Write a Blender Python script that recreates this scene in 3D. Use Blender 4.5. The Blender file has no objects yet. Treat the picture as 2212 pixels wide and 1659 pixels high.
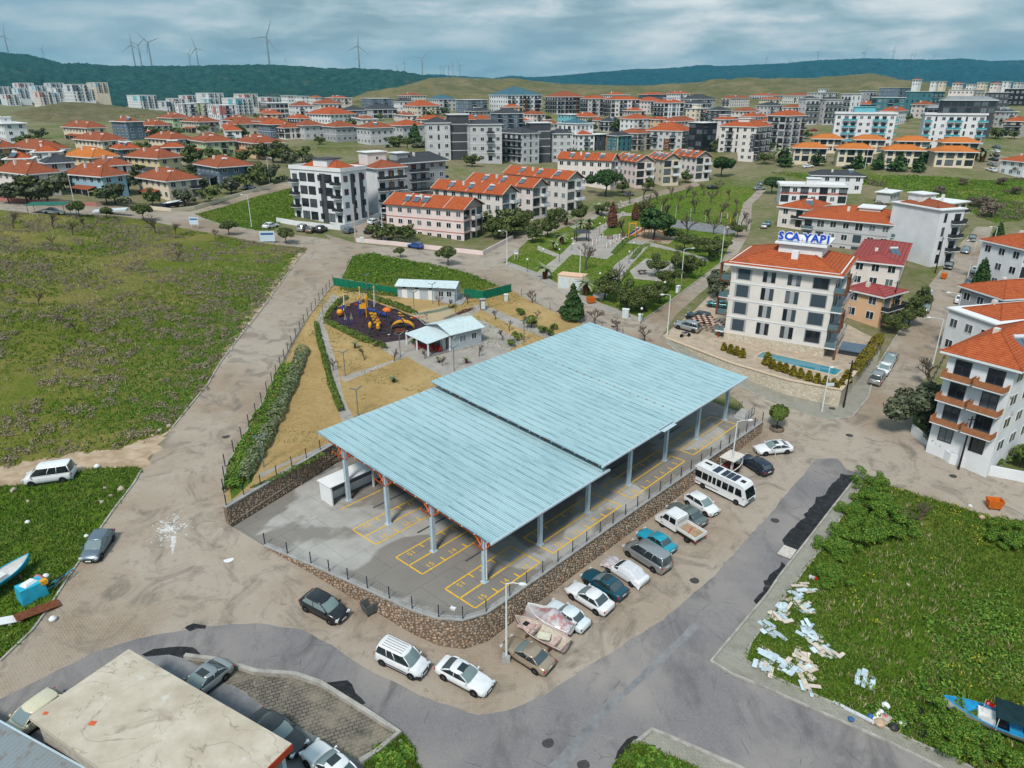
import bpy, bmesh, math, random
import numpy as np
from mathutils import Vector, Matrix
from mathutils.geometry import delaunay_2d_cdt
random.seed(7); rng = np.random.default_rng(7)
SC = bpy.context.scene; COL = SC.collection
PI = math.pi
# ------------------------------------------------------------------ camera
# measuring grid: the photograph read at 2212 x 1659
FPX = 1534.0; PITCH = math.radians(22.385); CAMZ = 40.0
cam = bpy.data.cameras.new('camera'); cam_o = bpy.data.objects.new('camera', cam); COL.objects.link(cam_o)
cam.sensor_fit = 'HORIZONTAL'; cam.sensor_width = 36.0; cam.lens = 36.0*FPX/2212.0
cam.clip_start = 0.5; cam.clip_end = 20000
cam_o.location = (0, 0, CAMZ); cam_o.rotation_euler = (PI/2-PITCH, 0, 0)
SC.camera = cam_o
# ------------------------------------------------------------------ world, sun, exposure
W = bpy.data.worlds.new('World'); SC.world = W; W.use_nodes = True
SUN_EL, SUN_AZ = math.radians(52), math.radians(200)      # azimuth clockwise from +Y
def build_world():
    nt = W.node_tree; nt.nodes.clear(); n = nt.nodes.new; L = nt.links.new
    out = n('ShaderNodeOutputWorld'); bg = n('ShaderNodeBackground'); L(bg.outputs[0], out.inputs[0])
    sky = n('ShaderNodeTexSky'); sky.sky_type = 'NISHITA'; sky.sun_disc = False
    sky.sun_elevation = SUN_EL; sky.sun_rotation = SUN_AZ; sky.air_density = 1.2; sky.dust_density = 2.0
    tc = n('ShaderNodeTexCoord')
    def mapping(s):
        m = n('ShaderNodeMapping'); L(tc.outputs['Generated'], m.inputs[0]); m.inputs['Scale'].default_value = s; return m
    def noise(m, sc, det, rough=.55, dist=0.0):
        t = n('ShaderNodeTexNoise'); L(m.outputs[0], t.inputs['Vector']); t.inputs['Scale'].default_value = sc
        t.inputs['Detail'].default_value = det; t.inputs['Roughness'].default_value = rough; t.inputs['Distortion'].default_value = dist; return t
    def ramp(src, st):
        r = n('ShaderNodeValToRGB'); L(src, r.inputs[0]); cr = r.color_ramp
        while len(cr.elements) < len(st): cr.elements.new(.5)
        for e, (p, c) in zip(cr.elements, st): e.position = p; e.color = (*c, 1) if len(c) == 3 else c
        return r
    def mix(a, b, f, mode='MIX'):
        m = n('ShaderNodeMixRGB'); m.blend_type = mode
        for s, i in ((f, 0), (a, 1), (b, 2)):
            if isinstance(s, (int, float)): m.inputs[i].default_value = s
            elif isinstance(s, tuple): m.inputs[i].default_value = (*s, 1)
            else: L(s, m.inputs[i])
        return m.outputs[0]
    # wide stratus bands and puffier cumulus, the same all round
    n1 = noise(mapping((1.3, 1.3, 8)), 2.0, 5, .5, .25)
    n2 = noise(mapping((2.2, 2.2, 9)), 3.2, 7, .55, .2)
    n3 = noise(mapping((1, 1, 4.0)), 1.3, 4, .5)
    base = ramp(n1.outputs['Fac'], [(.30, (2.0, 3.6, 4.75)), (.48, (2.75, 4.6, 5.75)), (.62, (3.9, 5.6, 6.5)), (.76, (5.6, 6.8, 7.4))])
    puff = ramp(n2.outputs['Fac'], [(.38, (2.7, 3.9, 4.6)), (.50, (4.4, 5.6, 6.2)), (.58, (6.6, 7.2, 7.5)), (.70, (8.8, 9.0, 9.0))])
    pm = ramp(n3.outputs['Fac'], [(.40, (0, 0, 0)), (.62, (1, 1, 1))])
    c = mix(base.outputs[0], puff.outputs[0], pm.outputs[0])
    c = mix(sky.outputs[0], c, 0.90)
    L(c, bg.inputs[0]); bg.inputs[1].default_value = 0.048
build_world()
sun = bpy.data.lights.new('sun', 'SUN'); sun.energy = 1.5; sun.angle = math.radians(11); sun.color = (1.0, .95, .88)
sun_o = bpy.data.objects.new('sun', sun); COL.objects.link(sun_o)
sd = Vector((math.sin(SUN_AZ)*math.cos(SUN_EL), math.cos(SUN_AZ)*math.cos(SUN_EL), math.sin(SUN_EL)))
sun_o.rotation_euler = sd.to_track_quat('Z', 'Y').to_euler(); sun_o.location = (0, 0, 300)
vs = SC.view_settings; vs.view_transform = 'Standard'; vs.look = 'None'; vs.gamma = 1; vs.exposure = 1.16; vs.use_curve_mapping = False
SC.cycles.volume_step_rate = 4; SC.cycles.volume_max_steps = 64; SC.cycles.volume_bounces = 0
SC.cycles.max_bounces = 5; SC.cycles.diffuse_bounces = 1; SC.cycles.glossy_bounces = 2; SC.cycles.transmission_bounces = 3; SC.cycles.transparent_max_bounces = 8
# ------------------------------------------------------------------ measuring helpers
CP, SP = math.cos(PITCH), math.sin(PITCH)
def ray(x, y):
    a = (x-1106)/FPX; t = (y-829.5)/FPX
    return np.array([a, CP-t*SP, -SP-t*CP])
def G(x, y, z=0.0):                     # where the sight line meets the level z
    d = ray(x, y); k = (CAMZ-z)/-d[2]; return np.array([d[0]*k, d[1]*k, z])
def px(P):                              # world to grid
    X, Y, Z = P[0], P[1], P[2]-CAMZ
    yc = Y*CP-Z*SP; up = Y*SP+Z*CP
    return 1106+FPX*X/yc, 829.5-FPX*up/yc
# ------------------------------------------------------------------ ground relief: thin plate through levels read along streets
CTRL = [(585,1175,-.1),(300,1200,.3),(450,1250,-.6),(150,1244,.2),(0,1430,-.3),(350,1380,-.9),(650,1370,-1.6),(780,1330,-1.9),(1000,1400,-3.),
 (1000,1550,-3.4),(700,1550,-2.2),(450,1550,-1.2),(1106,1659,-3.8),(1090,1392,-3.),(1250,1290,-2.8),(1400,1150,-2.6),(1520,1040,-2.2),(1650,945,-1.7),
 (1800,1100,-2.4),(1600,1350,-3.3),(1500,1500,-3.6),(1900,1640,-4.2),(2200,1400,-3.8),(2200,1100,-2.6),(1950,980,-1.6),(1700,890,-.9),
 (480,1110,.7),(470,1040,1.3),(560,850,3.),(650,700,4.6),(730,560,6.),(200,900,3.2),(0,1000,1.5),(100,1150,.8),(0,700,9),(300,650,7),(500,600,6.5),
 (0,460,14),(300,460,11),(420,470,9),(590,490,8),(800,520,6),(1000,560,4.5),(650,400,12),(1106,600,4.),(1250,680,3.),(1383,700,2.6),(1560,565,3.5),
 (1250,480,5),(1450,420,6.5),(1640,420,6),(1450,730,1.8),(1600,800,.3),(1780,890,-.8),(1900,830,-.6),(1990,700,1.),(2080,560,3.),(2140,480,4.5),
 (2212,450,5.5),(2212,700,1),(1700,360,11),(2000,370,12),(2212,330,14),(1300,330,12),(1000,360,13),(700,330,15),(300,330,16),(0,330,18),
 (0,250,22),(250,250,20),(550,255,16),(900,230,28),(1300,215,34),(1700,240,24),(2100,220,32)]
cw = [tuple(G(x, y, z)) for x, y, z in CTRL]
cw += [(-1300,1500,25),(0,1500,24),(1300,1500,30),(0,3500,20),(-1500,3500,20),(1500,3500,20),(-1300,300,45),(1300,300,30),(0,-120,-6),(-300,-60,2),(300,-60,-8),(-220,60,8),(200,80,-4)]
cw = np.array(cw)
def tps_fit(P, lam=2.0):
    n = len(P); S = 100.0; xy = P[:, :2]/S
    d2 = ((xy[:, None]-xy[None])**2).sum(-1); K = .5*d2*np.log(d2+1e-12)
    A = np.zeros((n+3, n+3)); A[:n, :n] = K+np.eye(n)*lam*1e-3; A[:n, n] = 1; A[:n, n+1:] = xy; A[n, :n] = 1; A[n+1:, :n] = xy.T
    w = np.linalg.solve(A, np.concatenate([P[:, 2], [0, 0, 0]]))
    def f(X, Y):
        q = np.stack([np.atleast_1d(np.asarray(X, float)), np.atleast_1d(np.asarray(Y, float))], -1)/S
        out = np.empty(len(q))
        for i in range(0, len(q), 20000):
            s = q[i:i+20000]; d = ((s[:, None]-xy[None])**2).sum(-1)
            out[i:i+20000] = (.5*d*np.log(d+1e-12))@w[:n]+w[n]+s@w[n+1:]
        return out
    return f
T = tps_fit(cw)
def GT(x, y, fn=None):                  # where the sight line meets the relief
    fn = fn or T; d = ray(x, y); zs = np.concatenate([np.arange(30, 400, 1.5), np.arange(400, 3000, 8)])
    g = CAMZ+d[2]*zs-fn(d[0]*zs, d[1]*zs); i = np.argmax(g < 0)
    if g[i] >= 0: i = len(zs)-1
    a, b = (zs[i-1], zs[i]) if i else (zs[0]*.5, zs[0])
    for _ in range(18):
        m = .5*(a+b)
        if CAMZ+d[2]*m-fn(d[0]*m, d[1]*m)[0] < 0: b = m
        else: a = m
    return np.array([d[0]*b, d[1]*b, CAMZ+d[2]*b])
def Tz(x, y, fn=None): return float((fn or T)(x, y)[0])
# ------------------------------------------------------------------ object helpers
def prop(o, label=None, cat=None, group=None, kind=None):
    if label: o['label'] = label
    if cat: o['category'] = cat
    if group: o['group'] = group
    if kind: o['kind'] = kind
    return o
def thing(name, label, cat, loc=(0, 0, 0), rz=0.0, group=None):
    o = bpy.data.objects.new(name, None); COL.objects.link(o); o.location = tuple(float(v) for v in loc); o.rotation_euler = (0, 0, rz)
    o.empty_display_size = .3
    return prop(o, label, cat, group)
def place(name, me, parent=None, loc=(0, 0, 0), rot=(0, 0, 0), scale=(1, 1, 1), mat=None):
    o = bpy.data.objects.new(name, me); COL.objects.link(o); o.location = tuple(float(v) for v in loc); o.rotation_euler = rot; o.scale = scale
    if parent is not None: o.parent = parent
    if mat is not None:
        if len(me.materials) == 0: me.materials.append(mat)
        o.material_slots[0].link = 'OBJECT'; o.material_slots[0].material = mat
    return o
def copy_tree(o, parent=None):
    c = o.copy(); COL.objects.link(c); c.parent = parent
    for ch in o.children: copy_tree(ch, c)
    return c
class MB:
    def __init__(s): s.v = []; s.f = []; s.m = []
    def add(s, vs, fs, mi=0):
        b = len(s.v); s.v += [tuple(map(float, p)) for p in vs]; s.f += [tuple(i+b for i in f) for f in fs]; s.m += [mi]*len(fs); return s
    def box(s, c, d, rz=0.0, mi=0, taper=1.0):
        hx, hy, hz = d[0]/2, d[1]/2, d[2]/2; ca, sa = math.cos(rz), math.sin(rz); vs = []
        for z, k in ((-hz, 1), (hz, taper)):
            for x, y in ((-hx, -hy), (hx, -hy), (hx, hy), (-hx, hy)):
                x *= k; y *= k; vs.append((c[0]+x*ca-y*sa, c[1]+x*sa+y*ca, c[2]+z))
        return s.add(vs, [(0, 3, 2, 1), (4, 5, 6, 7), (0, 1, 5, 4), (1, 2, 6, 5), (2, 3, 7, 6), (3, 0, 4, 7)], mi)
    def b2(s, x0, x1, y0, y1, z0, z1, mi=0): return s.box(((x0+x1)/2, (y0+y1)/2, (z0+z1)/2), (abs(x1-x0), abs(y1-y0), abs(z1-z0)), 0, mi)
    def prism(s, poly, z0, z1, mi=0):      # poly counter clockwise; z may be numbers or lists
        n = len(poly); a = z0 if hasattr(z0, '__len__') else [z0]*n; b = z1 if hasattr(z1, '__len__') else [z1]*n
        vs = [(p[0], p[1], a[i]) for i, p in enumerate(poly)]+[(p[0], p[1], b[i]) for i, p in enumerate(poly)]
        return s.add(vs, [tuple(range(n-1, -1, -1)), tuple(range(n, 2*n))]+[(i, (i+1) % n, n+(i+1) % n, n+i) for i in range(n)], mi)
    def tube(s, pts, r, n=6, mi=0, cap=True):
        pts = [Vector(p) for p in pts]; rs = r if hasattr(r, '__len__') else [r]*len(pts); vs = []; fs = []
        for i, p in enumerate(pts):
            d = (pts[min(i+1, len(pts)-1)]-pts[max(i-1, 0)])
            if d.length < 1e-9: d = Vector((0, 0, 1))
            d.normalize(); u = d.cross(Vector((0, 0, 1)) if abs(d.z) < .95 else Vector((1, 0, 0))).normalized(); w = d.cross(u)
            for k in range(n):
                a = 2*PI*k/n; vs.append(p+(u*math.cos(a)+w*math.sin(a))*rs[i])
        for i in range(len(pts)-1):
            for k in range(n): fs.append((i*n+k, i*n+(k+1) % n, (i+1)*n+(k+1) % n, (i+1)*n+k))
        if cap: fs += [tuple(range(n-1, -1, -1)), tuple((len(pts)-1)*n+k for k in range(n))]
        return s.add(vs, fs, mi)
    def lathe(s, prof, c=(0, 0, 0), n=12, mi=0, axis='Z', cap=True):
        vs = []; fs = []
        for r, h in prof:
            for k in range(n):
                a = 2*PI*k/n; p = (r*math.cos(a), r*math.sin(a), h)
                if axis == 'Y': p = (p[0], p[2], p[1])
                if axis == 'X': p = (p[2], p[0], p[1])
                vs.append((p[0]+c[0], p[1]+c[1], p[2]+c[2]))
        m = len(prof)
        for i in range(m-1):
            for k in range(n): fs.append((i*n+k, i*n+(k+1) % n, (i+1)*n+(k+1) % n, (i+1)*n+k))
        if cap: fs += [tuple(range(n-1, -1, -1)), tuple((m-1)*n+k for k in range(n))]
        return s.add(vs, fs, mi)
    def mesh(s, name, mats=None, smooth=False):
        me = bpy.data.meshes.new(name); me.from_pydata(s.v, [], s.f)
        for m in (mats if isinstance(mats, (list, tuple)) else [mats] if mats else []): me.materials.append(m)
        if any(s.m): me.polygons.foreach_set('material_index', s.m)
        if smooth: me.polygons.foreach_set('use_smooth', [True]*len(me.polygons))
        me.update(); return me
    def build(s, name, mats=None, parent=None, smooth=False, loc=(0, 0, 0), rot=(0, 0, 0)):
        return place(name, s.mesh(name, mats, smooth), parent, loc, rot)
def np_mesh(name, V, F, mats=None, smooth=False):
    V = np.asarray(V, np.float32); F = np.asarray(F, np.int32); me = bpy.data.meshes.new(name); n = F.shape[1]
    me.vertices.add(len(V)); me.vertices.foreach_set('co', V.ravel()); me.loops.add(F.size); me.loops.foreach_set('vertex_index', F.ravel())
    me.polygons.add(len(F)); me.polygons.foreach_set('loop_start', np.arange(0, F.size, n, dtype=np.int32))
    try: me.polygons.foreach_set('loop_total', np.full(len(F), n, np.int32))
    except Exception: pass
    for m in (mats if isinstance(mats, (list, tuple)) else [mats] if mats else []): me.materials.append(m)
    if smooth: me.polygons.foreach_set('use_smooth', np.ones(len(F), bool))
    me.update(); me.validate(); return me
ORD = 'zeroth first second third fourth fifth sixth seventh eighth ninth tenth eleventh twelfth thirteenth fourteenth fifteenth sixteenth seventeenth eighteenth nineteenth twentieth'.split()
def ordinal(n):
    if n <= 20: return ORD[n]
    t = {2: 'twenty', 3: 'thirty', 4: 'forty', 5: 'fifty', 6: 'sixty', 7: 'seventy', 8: 'eighty', 9: 'ninety'}
    if n % 10 == 0: return t[n//10].replace('ty', 'tieth')
    return t[n//10]+'-'+ORD[n % 10]
# ------------------------------------------------------------------ material helpers
class ND:
    def __init__(s, name):
        s.mat = bpy.data.materials.new(name); s.mat.use_nodes = True; s.nt = s.mat.node_tree; s.b = s.nt.nodes['Principled BSDF']; s._p = None
    def n(s, t): return s.nt.nodes.new(t)
    def link(s, a, b): s.nt.links.new(a, b)
    def setin(s, sock, v):
        if isinstance(v, (int, float)): sock.default_value = v
        elif isinstance(v, (tuple, list)): sock.default_value = (*v, 1) if len(v) == 3 and sock.type == 'RGBA' else v
        else: s.link(v, sock)
    def pos(s):
        if s._p is None: s._p = s.n('ShaderNodeNewGeometry').outputs['Position']
        return s._p
    def obj(s): return s.n('ShaderNodeTexCoord').outputs['Object']
    def rand(s): return s.n('ShaderNodeObjectInfo').outputs['Random']
    def island(s): return s.n('ShaderNodeNewGeometry').outputs['Random Per Island']
    def map(s, v, scale=(1, 1, 1), rot=(0, 0, 0), loc=(0, 0, 0)):
        m = s.n('ShaderNodeMapping'); s.link(v, m.inputs[0]); m.inputs['Scale'].default_value = scale; m.inputs['Rotation'].default_value = rot; m.inputs['Location'].default_value = loc; return m.outputs[0]
    def noise(s, scale, det=4, rough=.55, v=None, dist=0):
        t = s.n('ShaderNodeTexNoise'); s.link(v if v is not None else s.pos(), t.inputs['Vector']); t.inputs['Scale'].default_value = scale
        t.inputs['Detail'].default_value = det; t.inputs['Roughness'].default_value = rough; t.inputs['Distortion'].default_value = dist; return t.outputs['Fac']
    def voro(s, scale, v=None, out='Distance', feat='F1', rnd=1.0):
        t = s.n('ShaderNodeTexVoronoi'); t.feature = feat; s.link(v if v is not None else s.pos(), t.inputs['Vector']); t.inputs['Scale'].default_value = scale; t.inputs['Randomness'].default_value = rnd; return t.outputs[out]
    def ramp(s, fac, st, interp='LINEAR'):
        r = s.n('ShaderNodeValToRGB'); s.link(fac, r.inputs[0]); cr = r.color_ramp; cr.interpolation = interp
        while len(cr.elements) < len(st): cr.elements.new(.5)
        for e, (p, c) in zip(cr.elements, st):
            e.position = p; c = (c, c, c) if isinstance(c, (int, float)) else c; e.color = (*c, 1)
        return r.outputs[0]
    def mix(s, a, b, f, mode='MIX'):
        m = s.n('ShaderNodeMixRGB'); m.blend_type = mode
        s.setin(m.inputs[0], f); s.setin(m.inputs[1], a); s.setin(m.inputs[2], b); return m.outputs[0]
    def math(s, op, a, b=0.0):
        m = s.n('ShaderNodeMath'); m.operation = op; s.setin(m.inputs[0], a); s.setin(m.inputs[1], b); return m.outputs[0]
    def brick(s, v, c1, c2, cm, scale, w=.5, h=.25, mortar=.02):
        t = s.n('ShaderNodeTexBrick'); s.link(v, t.inputs['Vector'])
        for k, c in (('Color1', c1), ('Color2', c2), ('Mortar', cm)): s.setin(t.inputs[k], c)
        t.inputs['Scale'].default_value = scale; t.inputs['Brick Width'].default_value = w; t.inputs['Row Height'].default_value = h; t.inputs['Mortar Size'].default_value = mortar
        return t.outputs['Color'], t.outputs['Fac']
    def bump(s, h, strength=.4, dist=.05):
        b = s.n('ShaderNodeBump'); s.link(h, b.inputs['Height']); b.inputs['Strength'].default_value = strength; b.inputs['Distance'].default_value = dist; s.link(b.outputs[0], s.b.inputs['Normal'])
    def out(s, col, rough=.8, metal=0.0, spec=None):
        s.setin(s.b.inputs['Base Color'], col); s.setin(s.b.inputs['Roughness'], rough); s.setin(s.b.inputs['Metallic'], metal)
        if spec is None: spec = (.10 if rough >= .7 else .25 if rough > .4 else .5) if isinstance(rough, (int, float)) else .12
        if spec is not None: s.b.inputs['Specular IOR Level'].default_value = spec
        return s.mat
MATS = {}
def plain(name, col, rough=.7, metal=0.0, var=.15, scale=3.0, spec=None, rnd=0.0, local=False):
    if name in MATS: return MATS[name]
    d = ND(name); c = d.mix(tuple(x*(1-var) for x in col), tuple(min(1, x*(1+var)) for x in col), d.ramp(d.noise(scale, 5, .6, d.obj() if local else None), [(.3, 0), (.7, 1)])) if var > 0 else col
    if rnd > 0:
        hs = d.n('ShaderNodeHueSaturation'); d.setin(hs.inputs['Color'], c); d.link(d.math('ADD', 1-rnd, d.math('MULTIPLY', d.rand(), 2*rnd)), hs.inputs['Value']); c = hs.outputs[0]
    MATS[name] = d.out(c, rough, metal, spec); return MATS[name]
# ------------------------------------------------------------------ pavilion frame of reference (u along, v across) on the market terrace, level 0
O_PV = np.array([-2.41, 51.32]); AU = math.radians(47.67); UX = np.array([math.cos(AU), math.sin(AU)]); VX = np.array([-math.sin(AU), math.cos(AU)])
def UV(u, v, z=0.0): q = O_PV+u*UX+v*VX; return np.array([q[0], q[1], z])
PARK_C = [(490,1092,2.3),(600,1030,2.4),(730,962,2.4),(640,900,2.8),(590,830,3.0),(665,685,4.6),(722,615,5.4),(860,640,4.9),(1000,650,4.4),(1105,635,4.0),
          (1190,672,3.3),(1261,705,2.9),(850,740,3.6),(950,770,3.0),(1100,700,3.4),(850,850,2.7)]
TP = tps_fit(np.array([tuple(G(x, y, z)) for x, y, z in PARK_C]+[tuple(UV(50, 29, 2.7)), tuple(UV(25, 29, 2.5)), tuple(UV(15, 40, 2.8)), tuple(UV(40, 40, 3.1))]), 40)
# ------------------------------------------------------------------ ground materials
def m_pavers():
    d = ND('pavers'); v = d.map(d.pos(), rot=(0, 0, .75))
    bc, bf = d.brick(v, (.35, .262, .185), (.26, .20, .15), (.13, .098, .07), 1.0, .42, .21, .02)
    big = d.noise(.06, 5, .6); mid = d.noise(.5, 6, .65); st = d.noise(.22, 6, .7, dist=1.5)
    c = d.mix(bc, (.32, .245, .178), .45)
    c = d.mix(c, (.385, .335, .28), d.ramp(big, [(.36, 0), (.56, .85)]))
    c = d.mix(c, (.165, .14, .115), d.ramp(st, [(.50, 0), (.66, .8)]))
    c = d.mix(c, (.50, .44, .37), d.ramp(mid, [(.60, 0), (.78, .5)]))
    c = d.mix(c, (.15, .105, .075), d.ramp(d.noise(1.3, 7, .78), [(.57, 0), (.70, .7)]))
    d.bump(bf, .25, .01); return d.out(c, d.ramp(st, [(.45, .85), (.7, .55)]))
def m_asphalt():
    d = ND('asphalt'); c = d.ramp(d.noise(9, 6, .75), [(.3, (.145, .137, .143)), (.7, (.255, .24, .243))])
    c = d.mix(c, (.30, .272, .255), d.ramp(d.noise(.12, 5, .6), [(.42, 0), (.65, .8)]))
    c = d.mix(c, (.11, .105, .11), d.ramp(d.noise(.22, 8, .7, d.map(d.pos(), (1, .45, 1), (0, 0, .8)), 1), [(.50, 0), (.66, .75)]))
    cr = d.voro(.16, d.map(d.pos()), feat='DISTANCE_TO_EDGE'); nz = d.noise(.8, 4)
    c = d.mix(c, (.07, .07, .075), d.math('MULTIPLY', d.ramp(cr, [(0, 1), (.006, 0)]), d.ramp(nz, [(.5, 0), (.6, .8)])))
    d.bump(d.noise(40, 3), .3, .01); return d.out(c, .8)
def m_tar():
    d = ND('fresh_tar'); c = d.ramp(d.noise(1.6, 7, .75, dist=.6), [(.35, (.012, .012, .014)), (.6, (.035, .035, .038)), (.72, (.12, .115, .112))])
    return d.out(c, d.ramp(d.noise(2, 4), [(.4, .35), (.7, .8)]))
def m_concrete():
    d = ND('terrace_concrete'); c = d.ramp(d.noise(.35, 6, .65), [(.35, (.34, .325, .305)), (.65, (.44, .425, .40))])
    wet = d.ramp(d.noise(.075, 8, .5, dist=.35), [(.445, 0), (.475, 1)]); c = d.mix(c, (.19, .17, .15), d.math('MULTIPLY', wet, .75))
    c = d.mix(c, (.10, .085, .07), d.ramp(d.noise(.9, 7, .75), [(.60, 0), (.76, .6)]))
    bc, bf = d.brick(d.map(d.pos(), rot=(0, 0, -AU)), 1.0 and (1, 1, 1), (.96, .96, .96), (.62, .62, .62), .25, 1.0, 1.0, .006)
    c = d.mix(c, bc, 1.0, 'MULTIPLY'); d.bump(d.noise(25, 4), .1, .01)
    return d.out(c, d.ramp(wet, [(0, .75), (1, .32)]))
def m_yard():
    d = ND('yard_concrete'); c = d.ramp(d.noise(.7, 7, .7), [(.3, (.14, .145, .155)), (.7, (.27, .27, .275))]); return d.out(c, .75)
def m_grass(name, green, dry, soil, gd=.5, so=.62, sc=1.0):
    d = ND(name); a = d.noise(.07*sc, 5, .6); b = d.noise(.7*sc, 6, .7); e = d.noise(5*sc, 4, .7)
    c = d.mix(tuple(x*.55 for x in green), tuple(x*1.35 for x in green), d.ramp(e, [(.3, 0), (.7, 1)]))
    c = d.mix(c, dry, d.ramp(d.math('ADD', d.math('MULTIPLY', a, .6), d.math('MULTIPLY', b, .4)), [(gd-.07, 0), (gd+.09, 1)]))
    c = d.mix(c, soil, d.ramp(b, [(so, 0), (so+.12, .85)])); c = d.mix(c, tuple(x*.4 for x in soil), d.ramp(d.noise(2.2*sc, 6, .75), [(.58, 0), (.75, .5)]))
    d.bump(d.math('ADD', d.noise(1.4*sc, 6, .7), e), .9, .25); return d.out(c, .95, spec=.1)
def m_dirt():
    d = ND('dirt'); c = d.ramp(d.noise(.5, 7, .7, d.map(d.pos(), (1, 1.6, 1))), [(.3, (.27, .185, .12)), (.55, (.43, .325, .23)), (.75, (.54, .45, .34))])
    d.bump(d.noise(2, 6, .7), .6, .1); return d.out(c, .95, spec=.1)
PAV, ASPH, TAR, CONC, YARD, DIRT = m_pavers(), m_asphalt(), m_tar(), m_concrete(), m_yard(), m_dirt()
FIELD = m_grass('field_grass', (.13, .165, .022), (.235, .205, .06), (.22, .15, .075), .52, .64)
LUSH = m_grass('lush_grass', (.10, .19, .014), (.20, .215, .04), (.28, .20, .125), .55, .60)
DRYLAWN = m_grass('dry_lawn', (.46, .31, .125), (.56, .39, .18), (.35, .26, .10), .5, .70, 1.6)
TOWN = m_grass('town_ground', (.13, .16, .045), (.24, .205, .125), (.28, .235, .18), .48, .56, .6)
PARKG = m_grass('park_grass', (.125, .20, .022), (.24, .215, .07), (.24, .175, .11), .56, .62)
PATHM = None
def m_path():
    d = ND('path_blocks'); bc, bf = d.brick(d.map(d.pos(), rot=(0, 0, .5)), (.38, .345, .31), (.31, .285, .26), (.22, .20, .175), 1.0, .4, .2, .02)
    c = d.mix(bc, (.43, .395, .36), d.ramp(d.noise(.4, 6, .65), [(.4, 0), (.65, .7)])); return d.out(c, .85)
PATHM = m_path()
SIDEW = None
def m_side():
    d = ND('sidewalk_blocks'); bc, bf = d.brick(d.map(d.pos(), rot=(0, 0, .85)), (.33, .315, .265), (.28, .27, .23), (.205, .195, .165), 1.0, .4, .2, .015)
    c = d.mix(bc, (.2, .19, .155), d.ramp(d.noise(.6, 6, .7), [(.48, 0), (.68, .7)])); c = d.mix(c, (.36, .35, .32), d.ramp(d.noise(1.7, 5, .7), [(.62, 0), (.72, .6)])); d.bump(bf, .4, .01); return d.out(c, .85)
SIDEW = m_side()
def m_strip():
    d = ND('mossy_blocks'); bc, bf = d.brick(d.map(d.pos(), rot=(0, 0, -.5)), (.20, .175, .145), (.14, .125, .105), (.05, .045, .04), 1.0, .45, .3, .03); c = d.mix(bc, (.27, .235, .18), d.ramp(d.noise(.45, 6, .7), [(.42, 0), (.62, .8)])); c = d.mix(c, (.045, .045, .045), d.ramp(d.noise(.3, 5, .7, d.map(d.pos(), loc=(4, 1, 0))), [(.54, 0), (.66, .8)])); c = d.mix(c, (.55, .55, .54), d.ramp(d.noise(.8, 6, .7, d.map(d.pos(), loc=(9, 4, 0))), [(.64, 0), (.70, .8)])); d.bump(bf, .5, .02); return d.out(c, .9)
STRIP = m_strip()
KERBM = plain('kerb_concrete', (.36, .34, .31), .85, 0, .3, 1.2)
# ------------------------------------------------------------------ terrace outline (front curve follows the coping)
TERR = [UV(-10.2, 19.3), UV(-8.9, 13.5), UV(-7.6, 6.8), UV(-6.7, 1.9), UV(-5.9, -.5), UV(-4.7, -2.1), UV(-2.8, -2.9), UV(0, -3.0), UV(15, -3.2), UV(30, -3.5), UV(48, -3.9), UV(49.5, 4), UV(50, 28.6), UV(25, 28.6), UV(4, 27.9), UV(-11.1, 24.4)]
TERR = [p[:2] for p in TERR]
FENCE_PARK = [(484, 1065), (487, 1010), (553, 897), (588, 829), (630, 747), (665, 685), (720, 614)]
def park_pt(x, y): return GT(x, y, TP)
PARKW = [G(490, 1094, 2.3)[:2]]+[park_pt(*q)[:2] for q in FENCE_PARK]+[park_pt(*q)[:2] for q in [(860, 640), (1000, 646), (1045, 643), (1105, 625), (1126, 640), (1188, 670), (1246, 692), (1261, 705)]]+[UV(58, 30)[:2], UV(50, 29.1)[:2], UV(25, 29.1)[:2], UV(4, 28.4)[:2], UV(-11.1, 24.9)[:2]]
SCAG = [G(x, y, z)[:2] for x, y, z in [(1432, 722, 2.2), (1580, 795, 1.0), (1700, 840, .4), (1812, 868, .0), (1850, 815, .4), (1905, 735, 1.2), (1830, 690, 2.0), (1690, 640, 2.6), (1560, 610, 3.0), (1500, 668, 2.8)]]
def W2(pts): return [GT(*q)[:2] for q in pts]
REG = []          # name, outline, material, label; later ones lie over earlier ones
def reg(name, pts, mat, world=False): REG.append((name, [tuple(p) for p in (pts if world else W2(pts))], mat))
reg('paver_road', [(-150,1440),(0,1429),(70,1362),(105,1314),(150,1244),(180,1202),(217,1142),(250,1095),(290,1044),(307,1017),(370,927),(450,829),(472,790),(553,685),(615,600),(665,537),(760,555),(900,700),(1655,905),(1660,940),(1830,1015),(1860,1030),(1500,1500),(2100,1760),(-150,1760)], PAV)
reg('side_street', [(665,537),(553,522),(450,502),(318,475),(250,465),(75,462),(-150,440),(-150,420),(0,436),(250,446),(410,457),(553,412),(640,385),(640,402),(553,424),(418,462),(470,483),(553,499),(600,503),(700,515),(768,527),(760,556)], PAV)
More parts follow.
